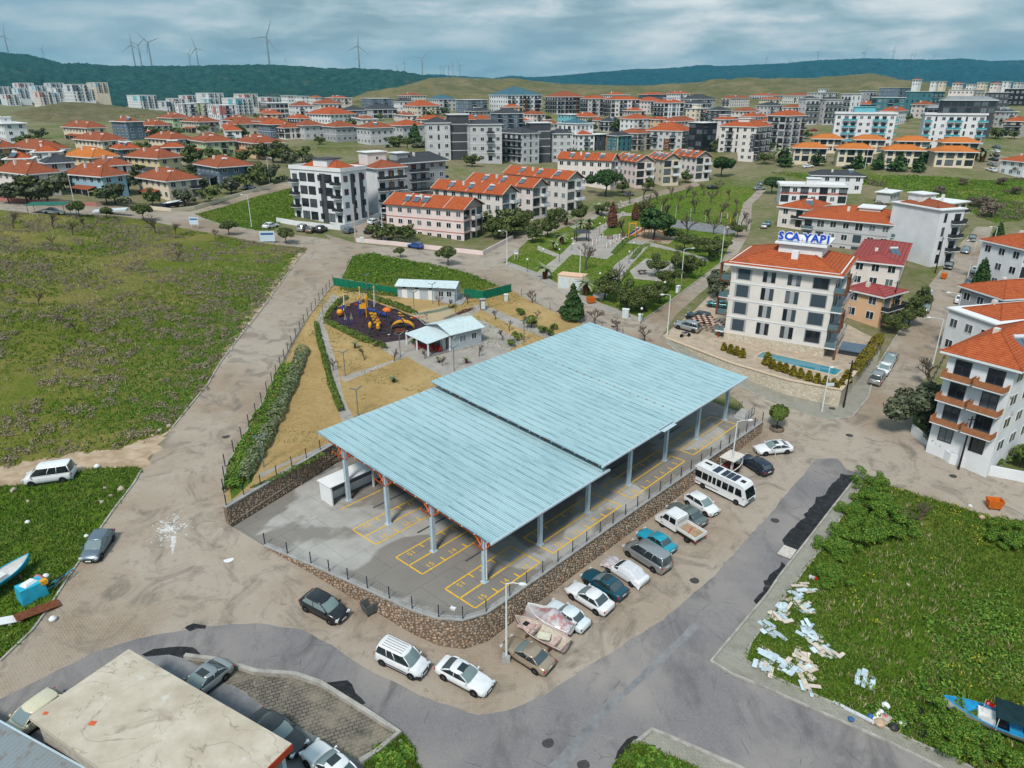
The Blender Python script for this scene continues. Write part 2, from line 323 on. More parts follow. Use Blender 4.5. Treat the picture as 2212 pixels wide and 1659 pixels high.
reg('street', [(700,505),(768,525),(1045,551),(1110,515),(1250,466),(1400,419),(1500,393),(1515,400),(1400,430),(1250,480),(1140,520),(1085,570),(1106,578),(1146,594),(1211,632),(1268,660),(1383,697),(1443,655),(1558,567),(1590,500),(1605,440),(1640,405),(1655,410),(1625,440),(1620,500),(1580,575),(1460,680),(1432,722),(1440,742),(1500,790),(1600,838),(1700,880),(1790,908),(1840,902),(1875,860),(1890,800),(1990,640),(2080,520),(2110,490),(2145,490),(2120,560),(2060,690),(2010,790),(1970,890),(1975,940),(2230,1040),(2230,1130),(2150,1120),(2060,1092),(1920,1050),(1860,1025),(1764,990),(1655,950),(1600,870),(1450,760),(1261,705),(1246,692),(1188,670),(1126,640),(1106,630),(1078,617),(1015,590),(953,575),(865,560),(803,547),(760,556)], PAV)
reg('rough_ground', [(1660,372),(1900,378),(2140,390),(2215,385),(2270,470),(2150,482),(2060,440),(1960,415),(1880,400),(1760,392)], PARKG)
reg('far_street', [(2135,372),(2150,318),(2172,312),(2175,370)], PAV)
reg('parking_yard', [(768,522),(755,470),(800,440),(828,455),(840,520)], PAV)
reg('pavement', [(1432,722),(1440,742),(1500,790),(1600,838),(1700,880),(1790,908),(1840,902),(1875,860),(1905,745),(1850,815),(1812,868),(1700,840),(1580,795)], SIDEW)
reg('lot_grass', [(760,555),(803,547),(865,560),(953,575),(1015,590),(1078,617),(1040,628),(1000,624),(858,622),(738,601)], PARKG)
reg('meadow', [(-400,1050),(0,1010),(150,980),(250,972),(350,937),(372,925),(448,831),(470,790),(551,685),(613,600),(662,538),(553,524),(450,504),(318,477),(250,467),(75,464),(-150,445),(-400,600)], FIELD)
reg('bare_soil', [(662,540),(640,548),(606,588),(585,606),(566,640),(545,655),(532,690),(512,706),(500,735),(482,762),(470,789),(553,684),(614,599)], DIRT)
reg('dirt_track', [(372,925),(350,937),(250,972),(150,980),(0,1010),(-250,1040),(-250,1085),(0,1050),(75,1047),(200,1012),(300,1010),(307,1017)], DIRT)
reg('verge', [(-250,1085),(0,1050),(75,1047),(200,1012),(300,1010),(305,1017),(288,1044),(248,1095),(215,1142),(178,1202),(148,1244),(103,1314),(68,1362),(-2,1429),(-150,1500)], LUSH)
reg('hill_meadow', [(420,463),(470,482),(553,498),(590,498),(615,475),(640,470),(640,404),(553,426)], PARKG)
reg('park_ground', [(1140,520),(1085,570),(1106,578),(1146,594),(1211,632),(1268,660),(1383,697),(1443,655),(1558,567),(1590,500),(1605,440),(1640,405),(1515,400),(1400,430),(1250,480)], PARKG)
for q in [[(1085,570),(1106,578),(1146,594),(1211,632),(1268,660),(1376,694),(1383,697),(1392,690),(1300,655),(1225,622),(1150,584),(1100,566)],
          [(1155,592),(1215,546),(1245,515),(1262,498),(1275,502),(1240,545),(1180,601)],
          [(1228,540),(1240,512),(1330,508),(1345,515),(1330,545),(1310,560),(1225,548)],
          [(1278,640),(1300,615),(1330,570),(1365,545),(1395,520),(1408,524),(1365,570),(1325,622),(1300,650)],
          [(1245,512),(1330,470),(1345,455),(1352,460),(1318,488),(1290,512)], [(1160,540),(1215,560),(1222,555),(1162,530)],
          [(1395,520),(1330,506),(1300,512),(1300,518),(1395,530),(1470,545),(1530,565),(1530,558)],
          [(1290,458),(1420,462),(1425,468),(1300,465)],[(1230,490),(1290,462),(1296,466),(1240,494)]]: reg('park_path', q, PATHM)
reg('sand_pit', [(1345,512),(1380,490),(1470,505),(1445,528)], DIRT)
reg('ball_court', [(1425,470),(1590,490),(1600,500),(1570,507),(1445,490)], YARD)
reg('sunken_plaza', [(1360,585),(1395,558),(1450,565),(1465,590),(1425,608),(1370,602)], PATHM)
reg('asphalt_road', [(1764,990),(1659,1114),(1543,1244),(1431,1339),(1181,1497),(1106,1532),(1035,1544),(928,1509),(785,1442),(715,1394),(653,1359),(553,1347),(450,1352),(325,1372),(200,1410),(100,1460),(0,1510),(-150,1590),(-150,1760),(2150,1760),(2034,1659),(1909,1599),(1659,1489),(1581,1457),(1536,1429),(1659,1282),(1684,1244),(1856,1023),(1830,1015),(1810,990)], ASPH)
reg('road_patch', [(1181,1659),(1290,1540),(1400,1440),(1480,1360),(1500,1345),(1512,1352),(1480,1385),(1395,1465),(1310,1545),(1225,1659)], PAV if False else YARD)
reg('tar_patch', [(1818,1022),(1855,1024),(1800,1110),(1740,1195),(1700,1190),(1690,1165),(1740,1110)], TAR)
reg('tar_patch', [(305,1412),(330,1400),(370,1392),(410,1398),(440,1409),(405,1424),(360,1416),(320,1420)], TAR)
reg('tar_patch', [(394,1356),(402,1350),(448,1345),(440,1354),(408,1362)], TAR)
reg('tar_patch', [(694,1477),(720,1478),(752,1468),(768,1478),(772,1500),(786,1526),(775,1531),(735,1508),(705,1490)], TAR)
reg('tar_patch', [(1330,1640),(1365,1590),(1390,1596),(1350,1650),(1330,1690),(1295,1690)], TAR)
reg('tar_patch', [(1660,1250),(1690,1215),(1700,1222),(1675,1270),(1640,1310),(1630,1300)], TAR)
reg('sidewalk', [(1856,1023),(1684,1244),(1659,1282),(1536,1429),(1581,1457),(1659,1489),(1909,1599),(2034,1659),(2104,1700),(2150,1720),(2150,1680),(2104,1659),(2034,1630),(1959,1594),(1789,1514),(1660,1457),(1610,1425),(1622,1390),(1729,1244),(1779,1179),(1873,1028)], SIDEW)
reg('overgrown_lot', [(1873,1028),(1920,1050),(2060,1092),(2150,1120),(2330,1135),(2330,1760),(2150,1680),(2104,1659),(2034,1630),(1959,1594),(1789,1514),(1660,1457),(1612,1424),(1624,1390),(1730,1244),(1780,1179)], LUSH)
reg('corner_sidewalk', [(1381,1604),(1408,1579),(1450,1595),(1600,1662),(1700,1720),(1500,1720),(1500,1659),(1441,1634),(1390,1612)], SIDEW)
reg('corner_grass', [(1388,1612),(1440,1635),(1500,1660),(1560,1720),(1290,1720),(1330,1659),(1365,1606)], LUSH)
reg('workshop_yard', [(310,1419),(365,1414),(405,1424),(553,1512),(780,1648),(800,1720),(100,1720)], YARD)
reg('stone_strip', [(400,1421),(470,1430),(553,1455),(640,1462),(693,1480),(790,1540),(863,1587),(815,1627),(778,1650),(553,1512)], STRIP)
reg('weedy_bank', [(863,1587),(885,1622),(910,1680),(820,1680),(790,1650),(815,1627)], LUSH)
reg('park_lot_hole', PARKW, None, True); reg('terrace_hole', TERR, None, True); reg('garden_hole', SCAG, None, True)
NX0, NX1, NY0, NY1 = -262, 262, 16, 330
def pip(poly, X, Y):
    x = np.asarray([p[0] for p in poly]); y = np.asarray([p[1] for p in poly]); ins = np.zeros(len(X), bool); j = len(poly)-1
    for i in range(len(poly)):
        c = ((y[i] > Y) != (y[j] > Y)); ins ^= c & (X < (x[j]-x[i])*(Y-y[i])/(y[j]-y[i]+1e-12)+x[i]); j = i
    return ins
def densify(p, step, close=True):
    out = []; n = len(p)
    for i in range(n if close else n-1):
        a, b = np.array(p[i][:2], float), np.array(p[(i+1) % n][:2], float); k = max(1, int(np.hypot(*(b-a))/step))
        out += [tuple(a+(b-a)*j/k) for j in range(k)]
    if not close: out.append(tuple(p[-1][:2]))
    return out
def vnoise(x, y, seed=0):
    r = np.random.default_rng(seed); tb = r.random((256, 256)); xi = np.floor(x).astype(int); yi = np.floor(y).astype(int); fx = x-xi; fy = y-yi
    fx = fx*fx*(3-2*fx); fy = fy*fy*(3-2*fy); g = lambda a, b: tb[a % 256, b % 256]
    return (g(xi, yi)*(1-fx)+g(xi+1, yi)*fx)*(1-fy)+(g(xi, yi+1)*(1-fx)+g(xi+1, yi+1)*fx)*fy
def build_ground():
    pts = []; edges = []
    def clampp(q): return (min(max(q[0], NX0), NX1), min(max(q[1], NY0), NY1))
    for k_, (name, poly, mat) in enumerate(REG):
        amp = {'asphalt_road': .13, 'tar_patch': .38, 'road_patch': .12, 'dirt_track': .7, 'bare_soil': .8, 'sand_pit': .4, 'verge': .12, 'weedy_bank': .3, 'corner_grass': .2, 'stone_strip': .15}.get(name, 0)
        if amp:
            q = np.array(densify([clampp(a) for a in poly], .55 if name != 'asphalt_road' else .8)); jx = vnoise(q[:, 0]*1.3+k_, q[:, 1]*1.3, 3)+.5*vnoise(q[:, 0]*4, q[:, 1]*4+k_, 4)-.75; jy = vnoise(q[:, 0]*1.3+40, q[:, 1]*1.3+k_, 5)+.5*vnoise(q[:, 0]*4+9, q[:, 1]*4, 6)-.75
            if name != 'verge': q = q+np.column_stack([jx, jy])*amp*1.6
            poly = [tuple(a) for a in q]; REG[k_] = (name, poly, mat)
        q = [clampp(a) for a in densify([clampp(a) for a in poly], 3.0)]; b = len(pts); pts += q; edges += [(b+i, b+(i+1) % len(q)) for i in range(len(q))]
    y = NY0
    while y <= NY1+.01:
        st = 3.2 if y < 140 else 6.5
        xs = np.arange(NX0, NX1+.01, (NX1-NX0)/round((NX1-NX0)/st)); pts += [(float(x), float(y)) for x in xs]; y += st
    pts += [(NX0, NY1), (NX1, NY1)]
    co, _, fs, *_ = delaunay_2d_cdt([Vector(p) for p in pts], edges, [], 0, 1e-4)
    V = np.array([tuple(c) for c in co]); F = np.array([f for f in fs if len(f) == 3]); C = V[F].mean(1)
    rid = np.full(len(F), -1)
    for i, (name, poly, mat) in enumerate(REG): rid[pip(poly, C[:, 0], C[:, 1])] = i
    Z = T(V[:, 0], V[:, 1])
    groups = [(-1, 'ground', TOWN)]+[(i, n, m) for i, (n, p, m) in enumerate(REG) if m is not None]
    for i, n, m in groups:
        sel = F[rid == i]
        if not len(sel): continue
        used, inv = np.unique(sel, return_inverse=True); v = np.column_stack([V[used], Z[used]])
        f = inv.reshape(-1, 3); a = v[f]; up = np.cross(a[:, 1]-a[:, 0], a[:, 2]-a[:, 0])[:, 2] < 0; f[up] = f[up][:, ::-1]
        prop(place(n, np_mesh(n, v, f, m, True)), kind='structure')
build_ground()
def build_plate(name, poly, fn, mat, skirt=4.0, step=3.0, holes=()):
    q = densify(poly, step); P = np.array(q); x0, y0 = P.min(0); x1, y1 = P.max(0)
    X, Y = np.meshgrid(np.arange(x0, x1, step), np.arange(y0, y1, step)); X = X.ravel(); Y = Y.ravel(); k = pip(q, X, Y)
    pts = q+list(zip(X[k], Y[k])); n = len(q); edges = [(i, (i+1) % n) for i in range(n)]; regs = []
    for nm, pl, mt in holes:
        pl = densify(pl, 2.0); b = len(pts); pts += pl; edges += [(b+i, b+(i+1) % len(pl)) for i in range(len(pl))]; regs.append((nm, pl, mt))
    co, _, fs, *_ = delaunay_2d_cdt([Vector(p) for p in pts], edges, [], 0, 1e-4)
    V = np.array([tuple(c) for c in co]); F = np.array([f for f in fs if len(f) == 3]); C = V[F].mean(1); ins = pip(q, C[:, 0], C[:, 1])
    rid = np.where(ins, 0, -9)
    for i, (nm, pl, mt) in enumerate(regs): rid[ins & pip(pl, C[:, 0], C[:, 1])] = i+1
    Z = fn(V[:, 0], V[:, 1])
    for i, (nm, mt) in enumerate([(name, mat)]+[(a, c) for a, b, c in regs]):
        sel = F[rid == i]
        if not len(sel): continue
        used, inv = np.unique(sel, return_inverse=True); v = np.column_stack([V[used], Z[used]]); f = inv.reshape(-1, 3)
        a = v[f]; up = np.cross(a[:, 1]-a[:, 0], a[:, 2]-a[:, 0])[:, 2] < 0; f[up] = f[up][:, ::-1]
        v = list(map(tuple, v)); f = list(map(tuple, f))
        if i == 0:
            b = len(v); zq = fn(P[:, 0], P[:, 1]); area = sum(q[k][0]*q[(k+1) % n][1]-q[(k+1) % n][0]*q[k][1] for k in range(n))
            for k in range(n): v += [(q[k][0], q[k][1], zq[k]), (q[k][0], q[k][1], zq[k]-skirt)]
            for k in range(n):
                j = (k+1) % n; fc = (b+2*k, b+2*k+1, b+2*j+1, b+2*j); f.append(fc if area > 0 else fc[::-1])
        me = bpy.data.meshes.new(nm); me.from_pydata(v, [], f); me.materials.append(mt); me.update(); prop(place(nm, me), kind='structure')
def pk(pts): return [tuple(park_pt(*q)[:2]) for q in pts]
SOFT = None
def m_soft():
    d = ND('soft_surface'); return d.out(d.ramp(d.noise(1.2, 6, .7), [(.35, (.035, .022, .030)), (.65, (.062, .038, .050))]), .9)
SOFT = m_soft()
build_plate('park_lawn', PARKW, TP, DRYLAWN, 4.0, 3.0, holes=[
    ('park_walk', pk([(718,635),(733,640),(705,670),(697,690),(710,730),(728,790),(742,860),(765,905),(740,915),(722,860),(706,800),(692,740),(682,700),(690,675)]), PATHM),
    ('park_walk', pk([(735,815),(858,775),(820,750),(840,735),(875,760),(985,715),(1040,690),(1130,738),(1120,745),(1030,800),(960,815),(895,780),(880,770),(745,825)]), PATHM),
    ('park_walk', pk([(845,738),(882,728),(940,708),(1005,668),(1040,655),(1050,662),(985,705),(1000,735),(1070,760),(1000,800),(950,790),(900,775)]), PATHM),
    ('park_walk', pk([(1030,664),(1050,660),(1120,690),(1250,745),(1235,750),(1110,705)]), PATHM),
    ('park_walk', pk([(555,1025),(700,962),(735,945),(735,955),(600,1012),(565,1032)]), PATHM),
    ('path_apron', pk([(884,735),(905,728),(990,705),(1100,742),(1000,790),(960,795),(900,775)]), PATHM),
    ('playground_surface', pk([(725,665),(790,645),(830,660),(935,700),(880,733),(818,742),(760,718),(708,695)]), SOFT),
    ('hedge_bed', pk([(500,1080),(495,1050),(510,1000),(560,910),(600,850),(625,790),(650,790),(640,830),(600,910),(555,1010),(545,1040)]), LUSH)])
build_plate('terrace', TERR, lambda x, y: np.zeros(len(x)), CONC, 4.5, 4.0)
def sca_z(x, y): return np.maximum(1.0, T(x, y)-.02)
build_plate('garden_terrace', SCAG, sca_z, plain('garden_paving', (.42, .34, .26), .8, 0, .2, .8), 3.5, 4.0)
# kerbs
def kerb(pts, w=.18, h=.12, fn=T, world=False, mat=None):
    P = densify([p[:2] for p in (pts if world else [GT(x, y, fn) for x, y in pts])], 1.5, False); mb = MB(); P = [np.array(p) for p in P]
    L = []; R = []
    for i in range(len(P)):
        d = P[min(i+1, len(P)-1)]-P[max(i-1, 0)]; d = d/np.hypot(*d); nrm = np.array([-d[1], d[0]])*w/2; L.append(P[i]+nrm); R.append(P[i]-nrm)
    zz = [Tz(*p, fn) for p in P]; vs = []; fs = []
    for i in range(len(P)):
        j = random.uniform(-.015, .015)
        vs += [(*L[i], zz[i]-.3), (*L[i], zz[i]+h+j), (*R[i], zz[i]+h+j), (*R[i], zz[i]-.3)]
    for i in range(len(P)-1):
        for k in range(3): fs.append((4*i+k, 4*i+k+1, 4*i+5+k, 4*i+4+k))
    fs += [(0, 3, 2, 1), tuple(4*(len(P)-1)+k for k in range(4))]
    mb.add(vs, fs); return prop(mb.build('kerb', mat or KERBM), kind='structure')
kerb([(0,1429),(70,1362),(105,1314),(150,1244),(180,1202),(217,1142),(250,1095),(290,1044),(305,1017)]); kerb([(372,925),(450,829),(472,790),(553,685),(615,600),(655,545)])
kerb([(1856,1023),(1684,1244),(1659,1282),(1536,1429),(1581,1457),(1659,1489),(1909,1599),(2034,1659),(2100,1690)], .2, .14); kerb([(1873,1029),(1779,1179),(1729,1244),(1622,1390),(1611,1425),(1660,1457),(1789,1514),(1959,1594),(2104,1659)], .15, .1)
kerb([(1368,1608),(1381,1600),(1408,1577),(1450,1594),(1600,1660),(1640,1685)], .3, .14)
kerb([(1440,742),(1500,790),(1600,838),(1700,880)], .2, .14); kerb([(1790,908),(1840,902),(1875,860),(1890,800),(1990,640)], .2, .14)
kerb([(1085,570),(1146,594),(1211,632),(1268,660),(1383,697),(1443,655),(1558,567)], .2, .14); kerb([(760,556),(803,548),(865,561),(953,576),(1015,591),(1078,618)], .15, .1); kerb([(760,556),(738,602)], .15, .1); kerb([(420,463),(470,483),(553,499)], .2, .12); kerb([(400,1421),(470,1430),(553,1455),(640,1462),(693,1480),(790,1540),(863,1587),(815,1627),(778,1650)], .35, .35)
# ------------------------------------------------------------------ far country and hills
def build_far():
    xs = np.unique(np.concatenate([np.arange(-6000, -800, 200), np.arange(-800, 800, 25), np.arange(800, 6001, 200)]))
    ys = np.unique(np.concatenate([np.arange(-500, 0, 100), np.arange(0, 1200, 25), np.arange(1200, 7001, 200)]))
    X, Y = np.meshgrid(xs, ys); Xf, Yf = X.ravel(), Y.ravel(); cx = np.clip(Xf, -1500, 1500); cy = np.clip(Yf, -120, 3500); Z = T(cx, cy)
    Z = np.minimum(Z, 60)
    ins = (Xf > NX0+26) & (Xf < NX1-26) & (Yf > NY0+26) & (Yf < NY1-26); Z = np.where(ins, Z-9, Z-.03)
    nx = len(xs); idx = np.arange(len(Xf)).reshape(X.shape); F = np.stack([idx[:-1, :-1], idx[:-1, 1:], idx[1:, 1:], idx[1:, :-1]], -1).reshape(-1, 4)
    prop(place('terrain', np_mesh('terrain', np.column_stack([Xf, Yf, Z]), F, TOWN, True)), kind='structure')
build_far()
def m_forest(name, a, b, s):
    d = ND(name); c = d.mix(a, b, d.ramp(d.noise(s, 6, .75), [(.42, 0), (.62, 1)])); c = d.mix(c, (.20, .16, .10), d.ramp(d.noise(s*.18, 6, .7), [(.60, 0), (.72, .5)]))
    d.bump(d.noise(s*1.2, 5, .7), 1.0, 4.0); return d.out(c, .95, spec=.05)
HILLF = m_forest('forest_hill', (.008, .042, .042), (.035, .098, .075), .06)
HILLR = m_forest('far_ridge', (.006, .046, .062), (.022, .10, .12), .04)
HILLG = m_forest('green_hill', (.115, .115, .045), (.20, .165, .085), .03)
def hill(name, crest, dist, base_d, base_z, mat, bump=3.0, back=1.35, seed=1, nx=560, ny=46, shape=1.0):
    cxs = np.array([c[0] for c in crest], float); cys = np.array([c[1] for c in crest], float); X = np.linspace(cxs[0], cxs[-1], nx); Yp = np.interp(X, cxs, cys)
    ax = (X-1106)/FPX; t = (Yp-829.5)/FPX; dz = CAMZ-dist*(SP+t*CP); V = []
    rs = np.concatenate([np.linspace(base_d, dist, ny), np.linspace(dist, dist*back, 12)[1:]])
    for j, r in enumerate(rs):
        s = np.clip((r-base_d)/(dist-base_d), 0, 1)**shape; s = s*s*(3-2*s)*.55+s*.45
        if r > dist: s = 1-.6*(r-dist)/(dist*(back-1))
        xx = ax*r/dist*dist; yy = np.full(nx, r/CP*.96)
        n = (vnoise(xx/(dist*.05)+9, yy/(dist*.05), seed)-.5)*dist*.018*math.sin(PI*min(1, max(0, (r-base_d)/(dist-base_d))))
        n2 = (vnoise(xx/(dist*.0035), yy/(dist*.0035), seed+1))*bump
        V.append(np.column_stack([ax*r, (r-(CAMZ-(base_z+(dz-base_z)*s))*SP)/CP, base_z+(dz-base_z)*s+n+n2-bump*.6]))
    m = len(rs); V = np.concatenate(V); idx = np.arange(m*nx).reshape(m, nx); F = np.stack([idx[:-1, :-1], idx[:-1, 1:], idx[1:, 1:], idx[1:, :-1]], -1).reshape(-1, 4)
    prop(place(name, np_mesh(name, V, F, mat, True)), kind='structure')
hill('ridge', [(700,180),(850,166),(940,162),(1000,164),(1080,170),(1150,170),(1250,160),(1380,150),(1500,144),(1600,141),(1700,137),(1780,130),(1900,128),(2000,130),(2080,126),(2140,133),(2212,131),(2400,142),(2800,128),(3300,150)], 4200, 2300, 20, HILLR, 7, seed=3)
hill('forested_hill', [(-1300,128),(-800,112),(-450,100),(-250,104),(-100,110),(0,113),(60,118),(130,135),(200,139),(300,143),(420,142),(520,140),(600,140),(700,146),(800,150),(880,157),(950,168),(1020,185),(1100,205),(1200,222)], 2250, 1000, 14, HILLF, 7, seed=5, shape=1.15)
hill('green_hill', [(660,232),(760,211),(860,192),(930,172),(980,168),(1060,170),(1130,172),(1200,180),(1300,184),(1400,185),(1500,178),(1600,172),(1700,168),(1760,170),(1840,162),(1880,160),(1940,172),(2000,176),(2060,190),(2300,205),(2900,200)], 1350, 720, 24, HILLG, 2.0, seed=8)
hill('low_hill', [(-900,275),(-500,255),(-250,262),(-100,258),(0,250),(70,232),(140,220),(200,222),(280,232),(350,240),(420,246),(520,256),(640,270)], 640, 400, 16, m_forest('heath_hill', (.13, .125, .055), (.21, .17, .10), .10), .8, seed=11, nx=260, ny=30, back=1.25)
# ------------------------------------------------------------------ market pavilion
STEEL = plain('painted_steel', (.46, .57, .64), .45, 0, .10, 2)
ORANGE = plain('orange_steel', (.62, .12, .025), .5, 0, .15, 3)
WHITEST = plain('white_steel', (.66, .68, .69), .5, 0, .1, 2)
YELLOW = plain('road_yellow', (.78, .46, .03), .6, 0, .22, 4)
def m_roofsheet():
    d = ND('galvanised_sheet'); c = d.mix((.39, .585, .635), (.435, .63, .68), d.rand())
    va = d.n('ShaderNodeVectorMath'); va.operation = 'ADD'; cx = d.n('ShaderNodeCombineXYZ'); rr = d.math('MULTIPLY', d.rand(), 60.0); d.link(rr, cx.inputs[0]); d.link(rr, cx.inputs[1]); d.link(d.obj(), va.inputs[0]); d.link(cx.outputs[0], va.inputs[1]); vv = va.outputs[0]
    st = d.noise(1.0, 7, .75, d.map(vv, (3.2, .22, 1))); c = d.mix(c, (.17, .30, .345), d.ramp(st, [(.48, 0), (.64, .55)]))
    c = d.mix(c, (.52, .71, .76), d.ramp(d.noise(.09, 4), [(.5, 0), (.62, .45)]))
    c = d.mix(c, (.30, .40, .42), d.ramp(d.noise(9, 4, .7), [(.6, 0), (.75, .4)]))
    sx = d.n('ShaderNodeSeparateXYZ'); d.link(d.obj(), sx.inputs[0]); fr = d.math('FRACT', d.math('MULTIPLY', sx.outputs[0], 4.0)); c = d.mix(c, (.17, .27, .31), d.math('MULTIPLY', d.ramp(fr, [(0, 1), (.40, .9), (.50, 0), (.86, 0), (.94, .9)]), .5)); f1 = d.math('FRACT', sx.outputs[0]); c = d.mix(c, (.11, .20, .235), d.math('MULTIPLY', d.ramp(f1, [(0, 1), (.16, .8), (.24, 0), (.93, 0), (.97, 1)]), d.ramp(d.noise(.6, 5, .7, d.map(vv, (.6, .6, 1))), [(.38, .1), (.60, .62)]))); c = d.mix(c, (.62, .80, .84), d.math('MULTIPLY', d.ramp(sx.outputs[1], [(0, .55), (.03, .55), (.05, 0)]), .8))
    return d.out(c, .5, .15, .3)
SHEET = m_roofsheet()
def text_mesh(s, size, ext=0.0, mat=None):
    cu = bpy.data.curves.new('lettering', 'FONT'); cu.body = s; cu.size = size; cu.align_x = 'CENTER'; cu.align_y = 'CENTER'; cu.extrude = ext; cu.resolution_u = 2
    o = bpy.data.objects.new('lettering', cu); COL.objects.link(o); bpy.context.view_layer.update()
    me = bpy.data.meshes.new_from_object(o.evaluated_get(bpy.context.evaluated_depsgraph_get())); bpy.data.objects.remove(o); bpy.data.curves.remove(cu)
    me.materials.clear()
    if mat: me.materials.append(mat)
    return me
def build_pavilion():
    pv = thing('market_pavilion', 'huge open market shelter with pale ribbed metal roof on grey columns', 'pavilion', (*O_PV, 0), AU)
    za = lambda v: 4.95+(v+1.3)*1.95/25.3
    zb = lambda v: 5.80+(v+1.3)*2.05/25.3
    us = [7.53*i for i in range(7)]; vsx = [6.705*j for j in range(4)]
    bp = MB().box((0, 0, .03), (.6, .6, .06)); bp.box((0, 0, .1), (.46, .46, .1)); bpm = bp.mesh('base_plate', STEEL)
    for i, u in enumerate(us):
        z = za if u < 15.6 else zb
        for j, v in enumerate(vsx):
            h = z(v)-.45
            c = MB(); c.b2(-.2, .2, -.17, -.13, 0, h); c.b2(-.2, .2, .13, .17, 0, h); c.b2(-.03, .03, -.13, .13, 0, h); c.b2(-.15, -.11, -.13, .13, .1, h-.1); c.b2(.11, .15, -.13, .13, .1, h-.1)
            co = c.build('column', STEEL, pv, loc=(u, v, 0)); place('base_plate', bpm, co)
            for dv, du in ((-1.5, 0), (1.5, 0), (0, 1.3), (0, -1.3)):
                if v == 0 and dv < 0: dv = -1.1
                top = z(v+dv)-.32
                MB().tube([(u+.0*du, v, h-1.35), (u+du, v+dv, top)], .075, 4).build('strut', ORANGE, pv)
                MB().tube([(u+.1*du, v+.3*dv, h-.15), (u+.52*du, v+.52*dv, (h-1.35)+(top-h+1.35)*.52)], .045, 4).build('strut', ORANGE, pv)
        b = MB(); b.tube([(u, -1.2, z(-1.2)-.26), (u, 23.9, z(23.9)-.26)], .085, 4); b.tube([(u, -.9, z(-.9)-.75), (u, 23.2, z(23.2)-.75)], .07, 4)
        k = 0; v = -.9
        while v < 22.4:
            b.tube([(u, v, z(v)-.75), (u, v+.8, z(v+.8)-.26)], .035, 4); b.tube([(u, v+.8, z(v+.8)-.26), (u, v+1.6, z(v+1.6)-.75)], .035, 4); v += 1.6
        b.build('beam', ORANGE, pv)
    for k in range(17):
        v = -.9+k*1.53
        for (u0, u1, z) in ((-.55, 16.5, za), (15.4, 46.9, zb)):
            MB().b2(u0, u1, v-.05, v+.05, z(v)-.20, z(v)-.02).build('purlin', WHITEST, pv)
    # ribbed roof sheets
    prof = []; nr = 4
    for r in range(nr):
        x0 = r*.25; prof += [(x0, 0), (x0+.10, 0), (x0+.13, .06), (x0+.20, .06), (x0+.23, 0)]
    prof.append((1.04, 0)); L = 6.42
    mb = MB(); n = len(prof); mb.add([(x, 0, z) for x, z in prof]+[(x, L, z) for x, z in prof], [(i, i+1, n+i+1, n+i) for i in range(n-1)])
    mb.add([(prof[0][0], 0, 0), (prof[-1][0], 0, 0), (prof[-1][0], 0, -.03), (prof[0][0], 0, -.03)], [(0, 3, 2, 1)])
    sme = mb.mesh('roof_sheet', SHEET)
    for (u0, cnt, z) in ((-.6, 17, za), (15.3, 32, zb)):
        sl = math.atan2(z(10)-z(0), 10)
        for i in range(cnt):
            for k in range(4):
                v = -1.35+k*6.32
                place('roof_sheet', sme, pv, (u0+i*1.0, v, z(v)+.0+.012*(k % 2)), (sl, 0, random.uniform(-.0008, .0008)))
    # ridge trim strip with fixing plates along the middle joint, gutters on low side
    g = MB(); g.b2(-.62, 16.6, -1.5, -1.34, 4.80, 4.98); g.build('gutter', STEEL, pv); g = MB(); g.b2(15.2, 47.4, -1.5, -1.34, 5.65, 5.83); g.build('gutter', STEEL, pv)
    rust = plain('rusty_fixing', (.30, .09, .06), .7)
    for k in range(20): MB().b2(31.2, 31.5, .3+k*1.15, .42+k*1.15, zb(.3+k*1.15)+.05, zb(.3+k*1.15)+.08).build('fixing_plate', rust, pv)
    for v in (0, 6.705, 13.41, 20.115):
        t = MB(); t.tube([(16.0, v-.0, za(v)-.3), (16.0, v, zb(v)-.1)], .06, 4); t.build('post', ORANGE, pv)
    for k in range(30):
        v = -1+k*.84; MB().tube([(16.45, v, za(v)+.06), (15.5, v+.4, zb(v)-.12)], .03, 4).build('lattice_bar', ORANGE, pv)
    fl = MB(); fl.box((27.3, -1.7, 5.85), (2.6, .5, .05)); fl.box((27.3, -1.35, 6.03), (2.9, .12, .08)); fl.build('loose_flashing', STEEL, pv)
    dp = MB(); dp.tube([(0, -.25, .35), (0, -.25, 4.3), (0, -1.3, 4.75)], .06, 6); dp.build('downpipe', WHITEST, pv)
build_pavilion()
